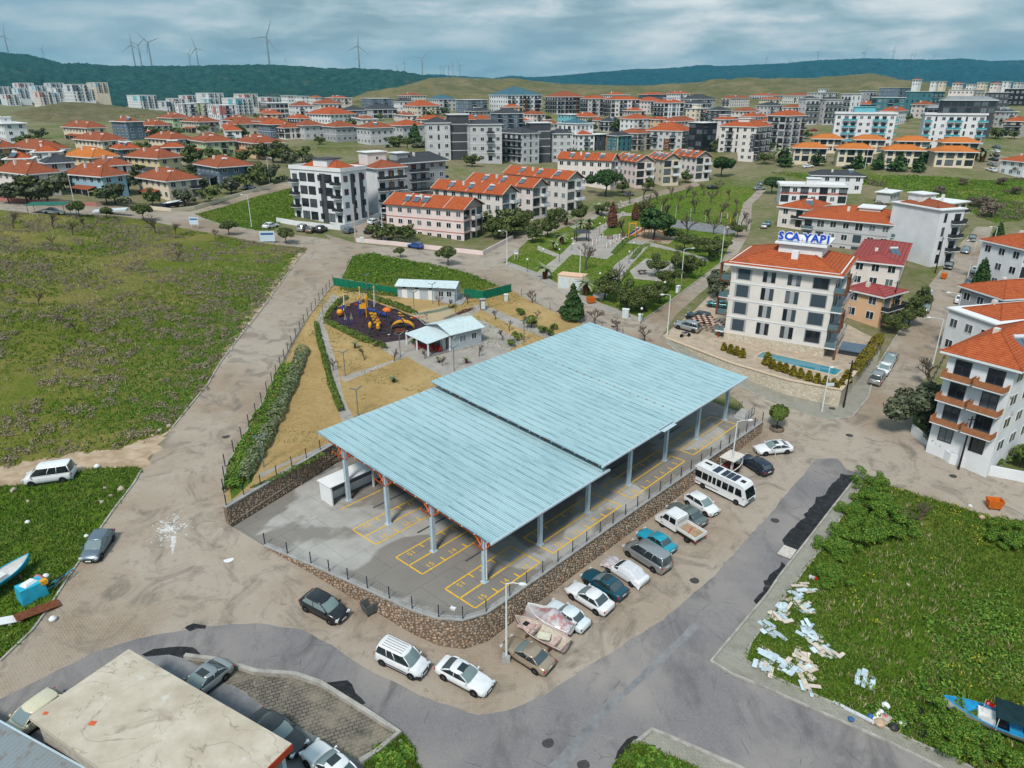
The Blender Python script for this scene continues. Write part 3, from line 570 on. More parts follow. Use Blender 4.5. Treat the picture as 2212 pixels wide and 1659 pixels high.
# yellow stall markings
def build_marks():
    nums = {n: text_mesh(str(n), .85, 0, YELLOW) for n in range(1, 17)}
    blocks = [(-3.03, 5.4, [15, 14, 13]), (7.3, 18.5, [12, 11, 10, 9]), (20.45, 31.6, [8, 7, 6, 5]), (33.65, 44.95, [4, 3, 2, 1])]
    w = .075
    for v0 in (0, 6.705, 13.41):
        for u0, u1, ns in blocks:
            mb = MB(); z = .006
            def ln(a, b, c, d): mb.add([(a, c, z), (b, c, z), (b, d, z), (a, d, z)], [(0, 1, 2, 3)])
            for v in (-1.85, 0, 1.85): ln(u0, u1, v0+v-w, v0+v+w)
            for u in (u0, u1):
                for s in (-1, 1): ln(u-w, u+w, v0+(w if s > 0 else -1.85+w), v0+(1.85-w if s > 0 else -w))
            k = u0+2.81
            while k < u1-1:
                for s in (-1, 1): ln(k-w, k+w, *(sorted((v0+s*1.15, v0+s*(1.85-w)))))
                k += 2.81
            o = mb.build('stall_marking', YELLOW, None, loc=(*O_PV, 0), rot=(0, 0, AU)); prop(o, kind='structure')
            for i, nn in enumerate(ns):
                place('stall_number', nums[nn], o, (u0+1.4+2.81*i, v0-1.32, z+.001)); place('stall_number', nums[nn], o, (u0+1.4+2.81*i, v0+1.32, z+.001), (0, 0, PI))
    mb = MB(); mb.add([(-1.7, 19.15, .006), (20, 19.15, .006), (20, 19.3, .006), (-1.7, 19.3, .006)], [(0, 1, 2, 3)]); prop(mb.build('stall_marking', YELLOW, None, loc=(*O_PV, 0), rot=(0, 0, AU)), kind='structure')
    gr = plain('drain_grate', (.10, .115, .13), .5, .4, .3, 8)
    for v, a, b in ((16.95, .8, 44), (10.1, .9, 44), (3.35, .9, 44)):
        for k in range(4):
            u = a+k*11.2; mb = MB().b2(u, min(b, u+5.2), v-.11, v+.11, -.02, .008); prop(mb.build('drain_channel', gr, None, loc=(*O_PV, 0), rot=(0, 0, AU)), kind='structure')
build_marks()
# ------------------------------------------------------------------ cobble faced retaining walls
def m_stone():
    d = ND('field_stone'); f = d.math('FRACT', d.math('ADD', d.rand(), d.math('MULTIPLY', d.island(), 7.31)))
    c = d.ramp(f, [(0, (.28, .20, .135)), (.2, (.40, .27, .17)), (.34, (.21, .165, .125)), (.48, (.36, .155, .065)), (.58, (.47, .37, .26)), (.70, (.16, .125, .10)), (.8, (.33, .22, .14)), (.9, (.24, .225, .205)), (1, (.52, .43, .33))], 'CONSTANT')
    c = d.mix(c, (.66, .52, .40), .30); c = d.mix(c, (.16, .12, .09), d.ramp(d.noise(6, 5, .7), [(.55, 0), (.75, .5)])); return d.out(c, .9)
STONE = m_stone()
MORTAR = plain('stone_mortar', (.185, .135, .10), .95, 0, .35, 3)
COPING = plain('coping_concrete', (.33, .325, .315), .85, 0, .2, 1.5)
def stone_mesh(k):
    r = np.random.default_rng(k); n = 8; a = np.sort(r.random(n)*.5+np.arange(n))/n*2*PI; rad = .5*(.78+.3*r.random(n)); asp = .75+.25*r.random()
    vs = [(math.cos(t)*q, -.04, math.sin(t)*q*asp) for t, q in zip(a, rad)]+[(math.cos(t)*q*.93, .05, math.sin(t)*q*.93*asp) for t, q in zip(a, rad)]+[(math.cos(t)*q*.6, .12+.04*r.random(), math.sin(t)*q*.6*asp) for t, q in zip(a, rad)]
    fs = [(i, i+n, (i+1) % n+n, (i+1) % n) for i in range(n)]+[(n+i, 2*n+i, 2*n+(i+1) % n, n+(i+1) % n) for i in range(n)]+[tuple(2*n+i for i in range(n-1, -1, -1))]
    return vs, fs
STONES = [stone_mesh(k) for k in range(10)]
def stone_wall(name, label, path, ztop, fn_bottom, side, s_visible=None, cell=.34, coping=True, near=(0, 0), mats=(None, None), stone_mat=None, cop_h=.12, stone=True):
    P = [np.array(p[:2], float) for p in path]; D = densify(P, .8, False); D = [np.array(p) for p in D]; n = len(D); cum = [0.0]
    for i in range(1, n): cum.append(cum[-1]+float(np.hypot(*(D[i]-D[i-1]))))
    nr = []
    for i in range(n):
        d = D[min(i+1, n-1)]-D[max(i-1, 0)]; d /= np.hypot(*d); nr.append(np.array([d[1], -d[0]])*side)
    org = D[n//2]; zb = [float(fn_bottom(*D[i]+nr[i]*.4)) for i in range(n)]; zt = [float(ztop(*D[i])) for i in range(n)]
    th = thing(name, label, 'wall', (org[0], org[1], min(zb)))
    o3 = np.array([org[0], org[1], min(zb)])
    mb = MB(); vs = []; fs = []
    for i in range(n):
        a, b = D[i]+nr[i]*.12, D[i]-nr[i]*.3; vs += [(*a, zb[i]-.6), (*a, zt[i]), (*b, zt[i]), (*b, zb[i]-.6)]
    for i in range(n-1):
        for k in range(3): fs.append((4*i+k, 4*i+k+1, 4*i+5+k, 4*i+4+k))
    fs += [(0, 3, 2, 1), tuple(4*(n-1)+k for k in range(4))]
    mb.add(np.array(vs)-o3, fs); mb.build('wall_core', mats[0] or MORTAR, th)
    if coping:
        mb = MB(); vs = []; fs = []
        for i in range(n):
            a, b = D[i]+nr[i]*.22, D[i]-nr[i]*.34; vs += [(*a, zt[i]), (*a, zt[i]+cop_h), (*b, zt[i]+cop_h), (*b, zt[i]+.001)]
        fs = [(4*i+k, 4*i+(k+1) % 4, 4*i+4+(k+1) % 4, 4*i+4+k) for i in range(n-1) for k in range(4)]+[(0, 3, 2, 1), tuple(4*(n-1)+k for k in range(4))]
        mb.add(np.array(vs)-o3, fs); mb.build('coping', mats[1] or COPING, th)
    if not stone: return th
    # stones, row by row with jitter
    smesh = []
    for v, f in STONES:
        m = bpy.data.meshes.new('stone'); m.from_pydata(v, [], f); m.materials.append(stone_mat or STONE); m.update(); smesh.append(m)
    items = []; s = 0.0; cum = np.array(cum)
    smax = s_visible if s_visible else cum[-1]
    while s < smax:
        x = np.interp(s, cum, [p[0] for p in D]); y = np.interp(s, cum, [p[1] for p in D]); i = min(n-1, int(np.searchsorted(cum, s))); nn = nr[i]; b = np.interp(s, cum, zb); t = np.interp(s, cum, zt); h = b+cell*.4
        row = 0
        while h < t-.08:
            js, jh = random.uniform(-.4, .4)*cell, random.uniform(-.15, .15)*cell; sz = cell*random.uniform(.5, .95)
            items.append((x+js*-nn[1]*side*1+nn[0]*.12, y+js*nn[0]*side+nn[1]*.12, min(h+jh+(cell*.4 if int(s/cell) % 2 else 0), t-sz*.3), math.atan2(nn[1], nn[0])-PI/2, sz)); h += cell*.82
        s += cell*.92
    items.sort(key=lambda q: (q[0]-near[0])**2+(q[1]-near[1])**2)
    for k, (x, y, z, rz, sz) in enumerate(items[:290]):
        place('stone', smesh[k % 10], th, (x-o3[0], y-o3[1], z-o3[2]), (0, random.uniform(-.6, .6), rz), (sz, sz*random.uniform(.6, 1.1), sz))
    V = []; F = []; nb = 0
    for k, (x, y, z, rz, sz) in enumerate(items[290:]):
        v, f = STONES[random.randrange(10)]; a = random.uniform(-.6, .6); R = np.array((Matrix.Rotation(rz, 3, 'Z') @ Matrix.Rotation(a, 3, 'Y'))); q = (np.array(v)*sz)@R.T+np.array([x, y, z])-o3
        V += list(map(tuple, q)); F += [tuple(i+nb for i in ff) for ff in f]; nb += len(v)
    if V: prop(MB().add(V, F).build('stones', stone_mat or STONE, th), kind='stuff')
    return th
FRONT = TERR[:11]
stone_wall('retaining_wall', 'long cobble stone retaining wall curving round the front of the market terrace', FRONT, lambda x, y: .0, lambda x, y: Tz(x, y), 1, near=(-2, 44))
LEFTW = [UV(-11.1, 24.6)[:2], UV(4, 28.1)[:2], UV(25, 28.8)[:2], UV(50, 28.8)[:2]]
stone_wall('retaining_wall', 'cobble stone wall holding back the dry park lawn behind the white shed', LEFTW, lambda x, y: Tz(x, y, TP)+.05, lambda x, y: 0.0, 1, s_visible=24, near=(-25, 60))
# ------------------------------------------------------------------ post and mesh fences
POSTM = plain('navy_post', (.018, .026, .045), .5, 0, .1)
WIRE = plain('fence_wire', (.05, .06, .08), .5, .3, 0)
def fence(name, label, path, ztop, step=2.1, h=1.25, post_r=.04, wires=5, mesh=True, post_mat=None, panel_mat=None):
    D = densify(path, step, False); org = np.array([*D[len(D)//2], float(ztop(*D[len(D)//2]))]); th = thing(name, label, 'fence', org)
    pm = MB().b2(-post_r, post_r, -post_r, post_r, -.1, h).mesh('post', post_mat or POSTM); panels = {}
    for i, p in enumerate(D):
        z = float(ztop(*p)); place('post', pm, th, (p[0]-org[0], p[1]-org[1], z-org[2]))
        if mesh and i < len(D)-1:
            q = D[i+1]; zq = float(ztop(*q)); L = math.hypot(q[0]-p[0], q[1]-p[1]); rz = math.atan2(q[1]-p[1], q[0]-p[0]); key = round(L, 1)
            if key not in panels:
                mb = MB(); LL = key
                if panel_mat is not None: mb.b2(.02, LL-.02, -.012, .012, .05, h-.08)
                else:
                    for k in range(wires): z0 = .1+k*(h-.2)/(wires-1); mb.add([(0, .006, z0-.007), (LL, .006, z0-.007), (LL, .006, z0+.007), (0, .006, z0+.007)], [(0, 1, 2, 3)])
                    for k in range(1, int(LL/.2)): mb.add([(k*.2-.004, 0, .08), (k*.2+.004, 0, .08), (k*.2+.004, 0, h-.08), (k*.2-.004, 0, h-.08)], [(0, 1, 2, 3)])
                panels[key] = mb.mesh('mesh_panel', panel_mat or WIRE)
            o = place('mesh_panel', panels[key], th, (p[0]-org[0], p[1]-org[1], z-org[2]), (0, -math.atan2(zq-z, L), rz), (L/key, 1, 1))
    return th
fence('mesh_fence', 'dark post and wire fence on the coping of the market terrace', FRONT, lambda x, y: .1)
fence('mesh_fence', 'dark post and wire fence above the left stone wall and lawn', [UV(-10.9, 24.75)[:2], UV(4, 28.25)[:2], UV(30, 28.95)[:2]], lambda x, y: Tz(x, y, TP)+.12)
fence('mesh_fence', 'dark wire fence between the left road and the park hedges', [park_pt(*q)[:2] for q in FENCE_PARK], lambda x, y: Tz(x, y, TP)+.05, 2.6, 1.6)
fence('mesh_fence', 'dark wire fence along the street side of the park lawn', [park_pt(*q)[:2] for q in [(1126, 640), (1188, 670), (1246, 692), (1300, 712), (1345, 728)]], lambda x, y: Tz(x, y, TP)+.05, 3.4, 1.4)
# low kerb wall beside road fence
kerb([park_pt(*q)[:2] for q in FENCE_PARK], .25, .12, TP, True)
# white shed
SHEDW = plain('white_render', (.74, .75, .76), .8, 0, .06, 1)
def build_shed():
    s = thing('open_shed', 'low white open-fronted shed standing under the market roof', 'shed', (*O_PV, 0), AU)
    u0, u1, v0, v1, h = -1.9, 13, 20.3, 24.2, 2.25
    MB().b2(u0, u0+.15, v0, v0+2.1, 0, h).build('end_wall', SHEDW, s); MB().b2(u1-.15, u1, v0, v0+2.1, 0, h).build('end_wall', SHEDW, s); MB().b2(u0+.15, u1-.15, v0+1.95, v0+2.1, 0, h).build('back_wall', SHEDW, s)
    MB().b2(u0-.15, u1+.15, v0-.12, v0+2.25, h, h+.09).build('roof', SHEDW, s); MB().b2(u0+.15, u1-.15, v0+1.2, v0+1.95, 0, .9).build('counter', SHEDW, s)
    for k in (3.4, 8): MB().b2(k, k+.18, v0, v0+.18, 0, h).build('post', SHEDW, s)
build_shed()
# ramp and railings at the far corner
def build_ramp():
    r = thing('access_ramp', 'small concrete ramp with black railings at the far end of the terrace', 'ramp', tuple(UV(46.6, -1.2)), AU)
    b = MB(); b.prism([(0, -1), (2.6, -1), (2.6, .8), (0, .8)], 0, [.02, .5, .5, .02]); b.build('slope', COPING, r)
    for y in (-1, .8):
        t = MB()
        for k in range(4): t.tube([(k*.86, y, .0), (k*.86, y, 1.0+.16*k)], .03, 4)
        t.tube([(0, y, 1.0), (2.6, y, 1.5)], .03, 4); t.tube([(0, y, .55), (2.6, y, 1.05)], .02, 4); t.build('railing', POSTM, r)
build_ramp()
# ------------------------------------------------------------------ vehicles
def paint(name, col, rough=.28, metal=.0, dirt=.12):
    key = 'paint_'+name
    if key in MATS: return MATS[key]
    d = ND(key); c = d.mix(col, tuple(x*.62+.02 for x in col), d.ramp(d.noise(2.2, 6, .7), [(.45, 0), (.8, dirt*4)])); m = d.out(c, rough, metal)
    d.b.inputs['Coat Weight'].default_value = .5; d.b.inputs['Coat Roughness'].default_value = .12; MATS[key] = m; return m
def m_glass():
    d = ND('car_glass'); m = d.out((.018, .026, .030), .06, 0, .9); return m
CGLASS = m_glass(); CGLASS2 = ND('pale_reflection_glass').out((.17, .23, .235), .08, 0, .9)  # second glass: pale reflections of windscreens put into the base colour
CGLASS3 = ND('tinted_car_glass').out((.055, .08, .088), .08, 0, .9)
TYRE = plain('tyre_rubber', (.018, .018, .019), .85, 0, .1); RIM = plain('alloy_rim', (.42, .43, .45), .35, .8, .05); BLACKP = plain('black_plastic', (.02, .021, .023), .55, 0, .1)
LAMPM = ND('headlamp_glass').out((.62, .66, .68), .12, .2, .8); TAILM = ND('tail_lamp_red').out((.42, .012, .012), .2, 0, .7); PLATE = plain('number_plate', (.75, .76, .74), .5, 0, 0); CHROME = ND('chrome').out((.62, .63, .65), .18, 1.0)
CT = {
 'sedan': dict(L=4.55, W=1.78, H=1.43, belt=.93, xf0=.92, xf1=.12, xr1=-1.02, xr0=-1.66, hood=.74, tail=.97, wr=.32, fa=1.36, ra=-1.36),
 'coupe': dict(L=4.65, W=1.82, H=1.38, belt=.92, xf0=.85, xf1=.05, xr1=-1.05, xr0=-1.85, hood=.72, tail=.95, wr=.33, fa=1.40, ra=-1.40),
 'oldsedan': dict(L=4.2, W=1.62, H=1.42, belt=.92, xf0=.78, xf1=.22, xr1=-.98, xr0=-1.42, hood=.80, tail=.92, wr=.29, fa=1.28, ra=-1.2),
 'hatch': dict(L=4.0, W=1.70, H=1.47, belt=.95, xf0=1.02, xf1=.25, xr1=-1.35, xr0=-1.80, hood=.76, tail=.98, wr=.31, fa=1.25, ra=-1.25),
 'wagon': dict(L=4.5, W=1.74, H=1.46, belt=.93, xf0=.95, xf1=.20, xr1=-1.75, xr0=-2.08, hood=.76, tail=.95, wr=.31, fa=1.36, ra=-1.33),
 'suv': dict(L=4.45, W=1.86, H=1.72, belt=1.08, xf0=1.02, xf1=.35, xr1=-1.70, xr0=-2.05, hood=.95, tail=1.1, wr=.36, fa=1.34, ra=-1.34),
 'mpv': dict(L=4.3, W=1.79, H=1.83, belt=1.08, xf0=1.30, xf1=.55, xr1=-1.95, xr0=-2.08, hood=.88, tail=1.1, wr=.32, fa=1.36, ra=-1.32),
 'bigvan': dict(L=4.95, W=1.86, H=1.98, belt=1.12, xf0=1.66, xf1=.86, xr1=-2.25, xr0=-2.40, hood=.92, tail=1.12, wr=.33, fa=1.62, ra=-1.45)}
CARM = {}
def car_meshes(t):
    if t in CARM: return CARM[t]
    p = CT[t]; L, W, H, belt = p['L'], p['W'], p['H'], p['belt']; w = W/2; R = {}
    hl = L/2; zb = .20
    st = [(-hl, p['tail']-.20, .86, .40), (-hl+.03, p['tail']-.06, .92, .30), (-hl+.16, p['tail']+.0, .97, .24), (p['xr0']-.02, p['tail'], .99, zb), (p['xr0']+.3, belt+.0, 1, zb), (0, belt, 1, zb), (p['xf0']-.25, belt, 1, zb), (p['xf0']+.05, belt-.02, .99, zb), ((p['xf0']+hl)/2, (belt+p['hood'])/2+.02, .975, zb), (hl-.35, p['hood']+.03, .94, zb), (hl-.12, p['hood']-.05, .86, .22), (hl-.02, p['hood']-.18, .74, .28), (hl+.02, p['hood']-.30, .66, .36)]
    vs = []; fs = []
    for x, zt, k, z0 in st:
        ww = w*k; h = zt-z0
        half = [(0, z0), (ww*.84, z0), (ww*.965, z0+.10), (ww, z0+h*.45), (ww*.985, z0+h*.72), (ww*.93, zt-.035), (ww*.80, zt), (0, zt+.03)]
        vs += [(x, y, z) for y, z in half]+[(x, -y, z) for y, z in half[-2:0:-1]]
    m = 14
    for i in range(len(st)-1):
        for k in range(m): fs.append((i*m+k, i*m+(k+1) % m, (i+1)*m+(k+1) % m, (i+1)*m+k))
    fs += [tuple(range(m-1, -1, -1)), tuple((len(st)-1)*m+k for k in range(m))]
    fs = [f[::-1] for f in fs]
    R['body'] = MB().add(vs, fs).mesh('body', None, True)
    def outline(xf, xr, k):      # half outline front to rear
        ww = w*k; return [(xf+.07, 0), (xf+.02, ww*.6), (xf-.07, ww*.90), (xf-.30, ww*.985), ((xf+xr)/2, ww), (xr+.22, ww*.98), (xr+.06, ww*.90), (xr-.02, ww*.6), (xr-.05, 0)]
    lv = [(outline(p['xf0'], p['xr0'], .955), belt-.02), (outline((p['xf0']+p['xf1'])/2, (p['xr0']+p['xr1'])/2, .90), (belt+H)/2+.01), (outline(p['xf1'], p['xr1'], .83), H-.09)]
    def segs(name, a, b, off, y):
        mb = MB()
        for sgn in ((1, -1) if y == 0 else (y,)):
            g = [[(q[0], q[1]*sgn, z) for q in o[a:b+1]] for o, z in lv]; n = b-a+1; v = sum(g, []); f = []
            for i in range(2):
                for k in range(n-1): f.append((i*n+k, i*n+k+1, (i+1)*n+k+1, (i+1)*n+k))
            mb.add(v, f if sgn > 0 else [q[::-1] for q in f])
        R[name] = mb.mesh(name, None, True)
    segs('windscreen', 0, 2, 0, 0); segs('rear_window', 6, 8, 0, 0); segs('side_window_l', 2, 6, 0, 1); segs('side_window_r', 2, 6, 0, -1)
    # roof with pillars
    mb = MB(); top = lv[2][0]; ins = [((q[0]-(p['xf1']+p['xr1'])/2)*.93+(p['xf1']+p['xr1'])/2, q[1]*.86) for q in top]; ring = lambda o, z: [(x, y, z) for x, y in o]+[(x, -y, z) for x, y in o[-2:0:-1]]
    A, B, C = ring(top, H-.09), ring(top, H-.055), ring(ins, H-.005); n = len(A); mb.add(A+B+C, [(i, (i+1) % n, n+(i+1) % n, n+i) for i in range(n)]+[(n+i, n+(i+1) % n, 2*n+(i+1) % n, 2*n+i) for i in range(n)]+[tuple(range(2*n, 3*n))])
    mb.f = [f[::-1] for f in mb.f[:-1]]+[mb.f[-1][::-1]]
    R['roof'] = mb.mesh('roof', None, True)
    pl = MB()
    xm = (p['xf0']+p['xr0'])/2-.05
    for s in (-1, 1):
        for k, r in ((2, .045), (6, .065)): pl.tube([(o[k][0], o[k][1]*s*1.005, z) for o, z in lv], r, 5)
        for fx in ([.5] if p['xr1'] > -1.5 else [.40, .68]):
            pl.tube([(o[3][0]+(o[5][0]-o[3][0])*fx, (o[4][1]*1.0)*s, z) for o, z in lv], .035, 4)
        pl.tube([(o[0], o[1]*s*1.01, belt) for o in lv[0][0][2:7]], .03, 4)
    R['pillar'] = pl.mesh('pillar', None, True)
    t_ = MB().lathe([(p['wr']*.62, -.1), (p['wr']*.96, -.1), (p['wr'], -.06), (p['wr'], .06), (p['wr']*.96, .1), (p['wr']*.62, .1)], n=18, axis='Y'); R['wheel'] = t_.mesh('wheel', TYRE)
    rm = MB().lathe([(p['wr']*.63, -.085), (p['wr']*.63, .085)], n=16, axis='Y')
    for k in range(5):
        a = k*2*PI/5
        for sy in (-1, 1): rm.box((math.cos(a)*p['wr']*.3, sy*.095, math.sin(a)*p['wr']*.3), (.05, .015, .05))
    R['rim'] = rm.mesh('rim', RIM)
    R['wheel_arch'] = MB().lathe([(p['wr']+.07, -.03), (p['wr']+.055, .03)], n=18, axis='Y').mesh('wheel_arch', BLACKP)
    fz = p['hood']-.16; R['headlight'] = MB().box((0, 0, 0), (.22, .40, .15)).mesh('headlight', LAMPM); R['tail_light'] = MB().box((0, 0, 0), (.10, .30, .17)).mesh('tail_light', TAILM)
    R['mirror'] = MB().box((0, 0, 0), (.13, .2, .13), 0, 0, .8).mesh('mirror', None); R['grille'] = MB().box((hl+.0, 0, fz-.08), (.08, .75, .16)).box((hl+.0, 0, .36), (.06, 1.0, .14)).mesh('grille', BLACKP)
    R['number_plate'] = MB().box((0, 0, 0), (.03, .5, .12)).mesh('number_plate', PLATE); R['underbody_light_block'] = MB().box((0, 0, .19), (L*.86, W*.86, .18)).mesh('underbody_light_block', BLACKP); R['sill'] = MB().box((0, 0, .24), (L*.52, W*.985, .10)).box((-hl+.04, 0, .34), (.10, W*.72, .14)).mesh('sill', BLACKP)  # dark box added below the body to block light and deepen the contact shadow
    CARM[t] = R; return R
GROUND_FN = {}
def seat(P, h, half, hw, fn):          # height and tilt on sloping ground
    c, s = math.cos(h), math.sin(h); zf = Tz(P[0]+c*half, P[1]+s*half, fn); zr = Tz(P[0]-c*half, P[1]-s*half, fn); zl = Tz(P[0]-s*hw, P[1]+c*hw, fn); zq = Tz(P[0]+s*hw, P[1]-c*hw, fn)
    return (zf+zr+zl+zq)/4, -math.atan2(zf-zr, 2*half), math.atan2(zl-zq, 2*hw)
def car(t, col, label, c, hd, group=None, fn=None, lite=False, glass=None, rough=.28, name='parked_car', cat='car', sunroof=False, metal=.0, z=None, scale=1.0, trim=None):
    """c: grid point under the car; hd: (from, to) grid points giving the direction it faces, or an angle"""
    fn = fn or T; P = GT(*c, fn)
    if isinstance(hd, tuple):
        a, b = GT(*hd[0], fn), GT(*hd[1], fn); h = math.atan2(b[1]-a[1], b[0]-a[0])
    else: h = hd
    p = CT[t]; zz, pit, rol = seat(P, h, p['fa'], .75, fn)
    if z is not None: zz, pit, rol = z, 0, 0
    th = thing(name, label, cat, (P[0], P[1], zz), h, group); th.rotation_euler = (rol, pit, h); th.scale = (scale,)*3; R = car_meshes(t); pm = paint(*col) if isinstance(col, tuple) else col; gl = glass or CGLASS
    place('body', R['body'], th, mat=pm); place('roof', R['roof'], th, mat=pm); place('pillar', R['pillar'], th, mat=pm)
    place('windscreen', R['windscreen'], th, mat=glass or CGLASS2); place('rear_window', R['rear_window'], th, mat=CGLASS3); place('side_window', R['side_window_l'], th, mat=gl); place('side_window', R['side_window_r'], th, mat=gl)
    for x in (p['fa'], p['ra']):
        for s in (-1, 1):
            wv = place('wheel', R['wheel'], th, (x, s*(p['W']/2-.085), p['wr']))
            if not lite: place('rim', R['rim'], wv)
    hl = p['L']/2; place('underbody_light_block', R['underbody_light_block'], th)
    for s in (-1, 1):
        place('headlight', R['headlight'], th, (hl-.13, s*p['W']*.36, p['hood']-.12), (0, 0, -s*.35)); place('tail_light', R['tail_light'], th, (-hl+.06, s*p['W']*.40, p['tail']-.17), (0, 0, s*.25))
    if lite: return th
    for x in (p['fa'], p['ra']):
        for s in (-1, 1): place('wheel_arch', R['wheel_arch'], th, (x, s*(p['W']/2-.025), p['wr']), (0, 0, 0 if s > 0 else PI))
    place('sill', R['sill'], th); place('grille', R['grille'], th)
    for s in (-1, 1): place('mirror', R['mirror'], th, (p['xf0']-.18, s*(p['W']/2+.06), p['belt']+.06), mat=pm)
    place('number_plate', R['number_plate'], th, (hl+.045, 0, .42)); place('number_plate', R['number_plate'], th, (-hl-.005, 0, p['tail']-.28))
    if sunroof: MB().box(((p['xf1']+p['xr1'])/2+.3, 0, p['H']-.005), (.6, .85, .03)).build('sunroof', CGLASS, th)
    if trim: MB().box((0, p['W']/2+.0, .5), (1.9, .03, .07)).box((0, -p['W']/2, .5), (1.9, .03, .07)).build('side_trim', BLACKP, th)
    return th
WHITE = ('white', (.76, .78, .80)); BLACK = ('black', (.012, .013, .016)); SILVER = ('silver', (.40, .42, .43), .3, .6); GREY = ('grey', (.13, .14, .15), .3, .4); DKBLUE = ('dark_blue', (.012, .02, .045)); STEELB = ('steel_blue', (.16, .21, .26), .3, .5)
RK = 'vehicles parked in front of the market wall'
HW = ((1100, 1395), (1180, 1455))       # nose-to-wall direction runs up and left
def wallcar(t, col, lab, c, front='wall', **k):
    d = (48, 30); a, b = (c[0]-d[0], c[1]-d[1]), (c[0]+d[0], c[1]+d[1]); return car(t, col, lab, c, (b, a) if front == 'wall' else (a, b), RK, **k)
o = car('hatch', BLACK, 'black hatchback parked beside the burnt rubbish container', (701, 1322), ((668, 1304), (732, 1338)), RK, glass=CGLASS2, scale=1.06)
o = car('mpv', WHITE, 'white high-roofed van with striped roof parked by the wall corner', (868, 1437), ((835, 1420), (908, 1455)), RK, name='parked_van', cat='van', trim=True)
for k in range(5): MB().box((-.7, -.5+k*.25, 1.835), (1.9, .05, .02)).build('roof_stripe', plain('roof_stripe', (.25, .20, .18), .7), o)
MB().box((1.9, 0, .42), (.5, 1.7, .3)).build('bumper', BLACKP, o)
car('coupe', WHITE, 'glossy white sedan with sunroof, last car at the wall corner', (1003, 1471), ((962, 1448), (1046, 1492)), RK, sunroof=True)
wallcar('sedan', ('gold', (.42, .33, .24), .3, .4), 'beige gold sedan parked beside the lamp post base', (1139, 1424))
wallcar('oldsedan', ('pale_white', (.66, .74, .78)), 'boxy old white sedan beside the plastic-wrapped boat', (1224, 1340))
wallcar('sedan', WHITE, 'white sedan parked between boxy white sedan and dark teal sedan', (1272, 1301))
wallcar('sedan', ('teal_dark', (.006, .06, .095)), 'dark teal blue sedan with sunroof parked next to covered car', (1304, 1271), sunroof=True)
wallcar('bigvan', SILVER, 'silver passenger van parked beside the turquoise sedan', (1396, 1212), name='parked_van', cat='van')
wallcar('oldsedan', ('turquoise', (.012, .30, .42)), 'bright turquoise old sedan parked in front of stone wall', (1416, 1178))
wallcar('sedan', ('grey_green', (.16, .20, .19), .3, .4), 'grey green sedan half hidden behind the white flatbed truck', (1482, 1120))
wallcar('hatch', WHITE, 'white small hatchback with its nose toward the road', (1514, 1098), 'road')
wallcar('wagon', DKBLUE, 'dark navy car parked beside the small wooden boat', (1630, 1011))
o = car('coupe', WHITE, 'white sedan with an open front door and dark roof panel', (1669, 976), ((1700, 974), (1638, 980)), RK, sunroof=True)
MB().box((.35, 1.25, .62), (.95, .06, .72), 1.0).build('open_door', paint(*WHITE), o)
car('hatch', STEELB, 'steel blue hatchback parked half on the left kerb', (214, 1188), ((238, 1152), (192, 1222)), 'cars on the left road', glass=CGLASS2)
o = car('bigvan', WHITE, 'old white passenger van parked on the dirt track', (112, 1036), ((155, 1030), (68, 1042)), name='parked_van', cat='van')
car('coupe', SILVER, 'silver coupe parked in the yard behind the flat concrete roof', (437, 1487), ((455, 1468), (412, 1502)), sunroof=True)
car('wagon', ('cream', (.62, .58, .42)), 'cream station wagon with roof bars beside the flat-roofed workshop', (72, 1562), ((118, 1525), (30, 1590)), fn=None)
o = car('sedan', ('dark_silver', (.03, .035, .04)), 'dark sedan with open sunroof parked in the workshop yard', (598, 1596), ((570, 1570), (630, 1612)))
car('coupe', WHITE, 'white car cut off by the bottom edge of the picture', (715, 1668), ((740, 1690), (690, 1645)), sunroof=True)
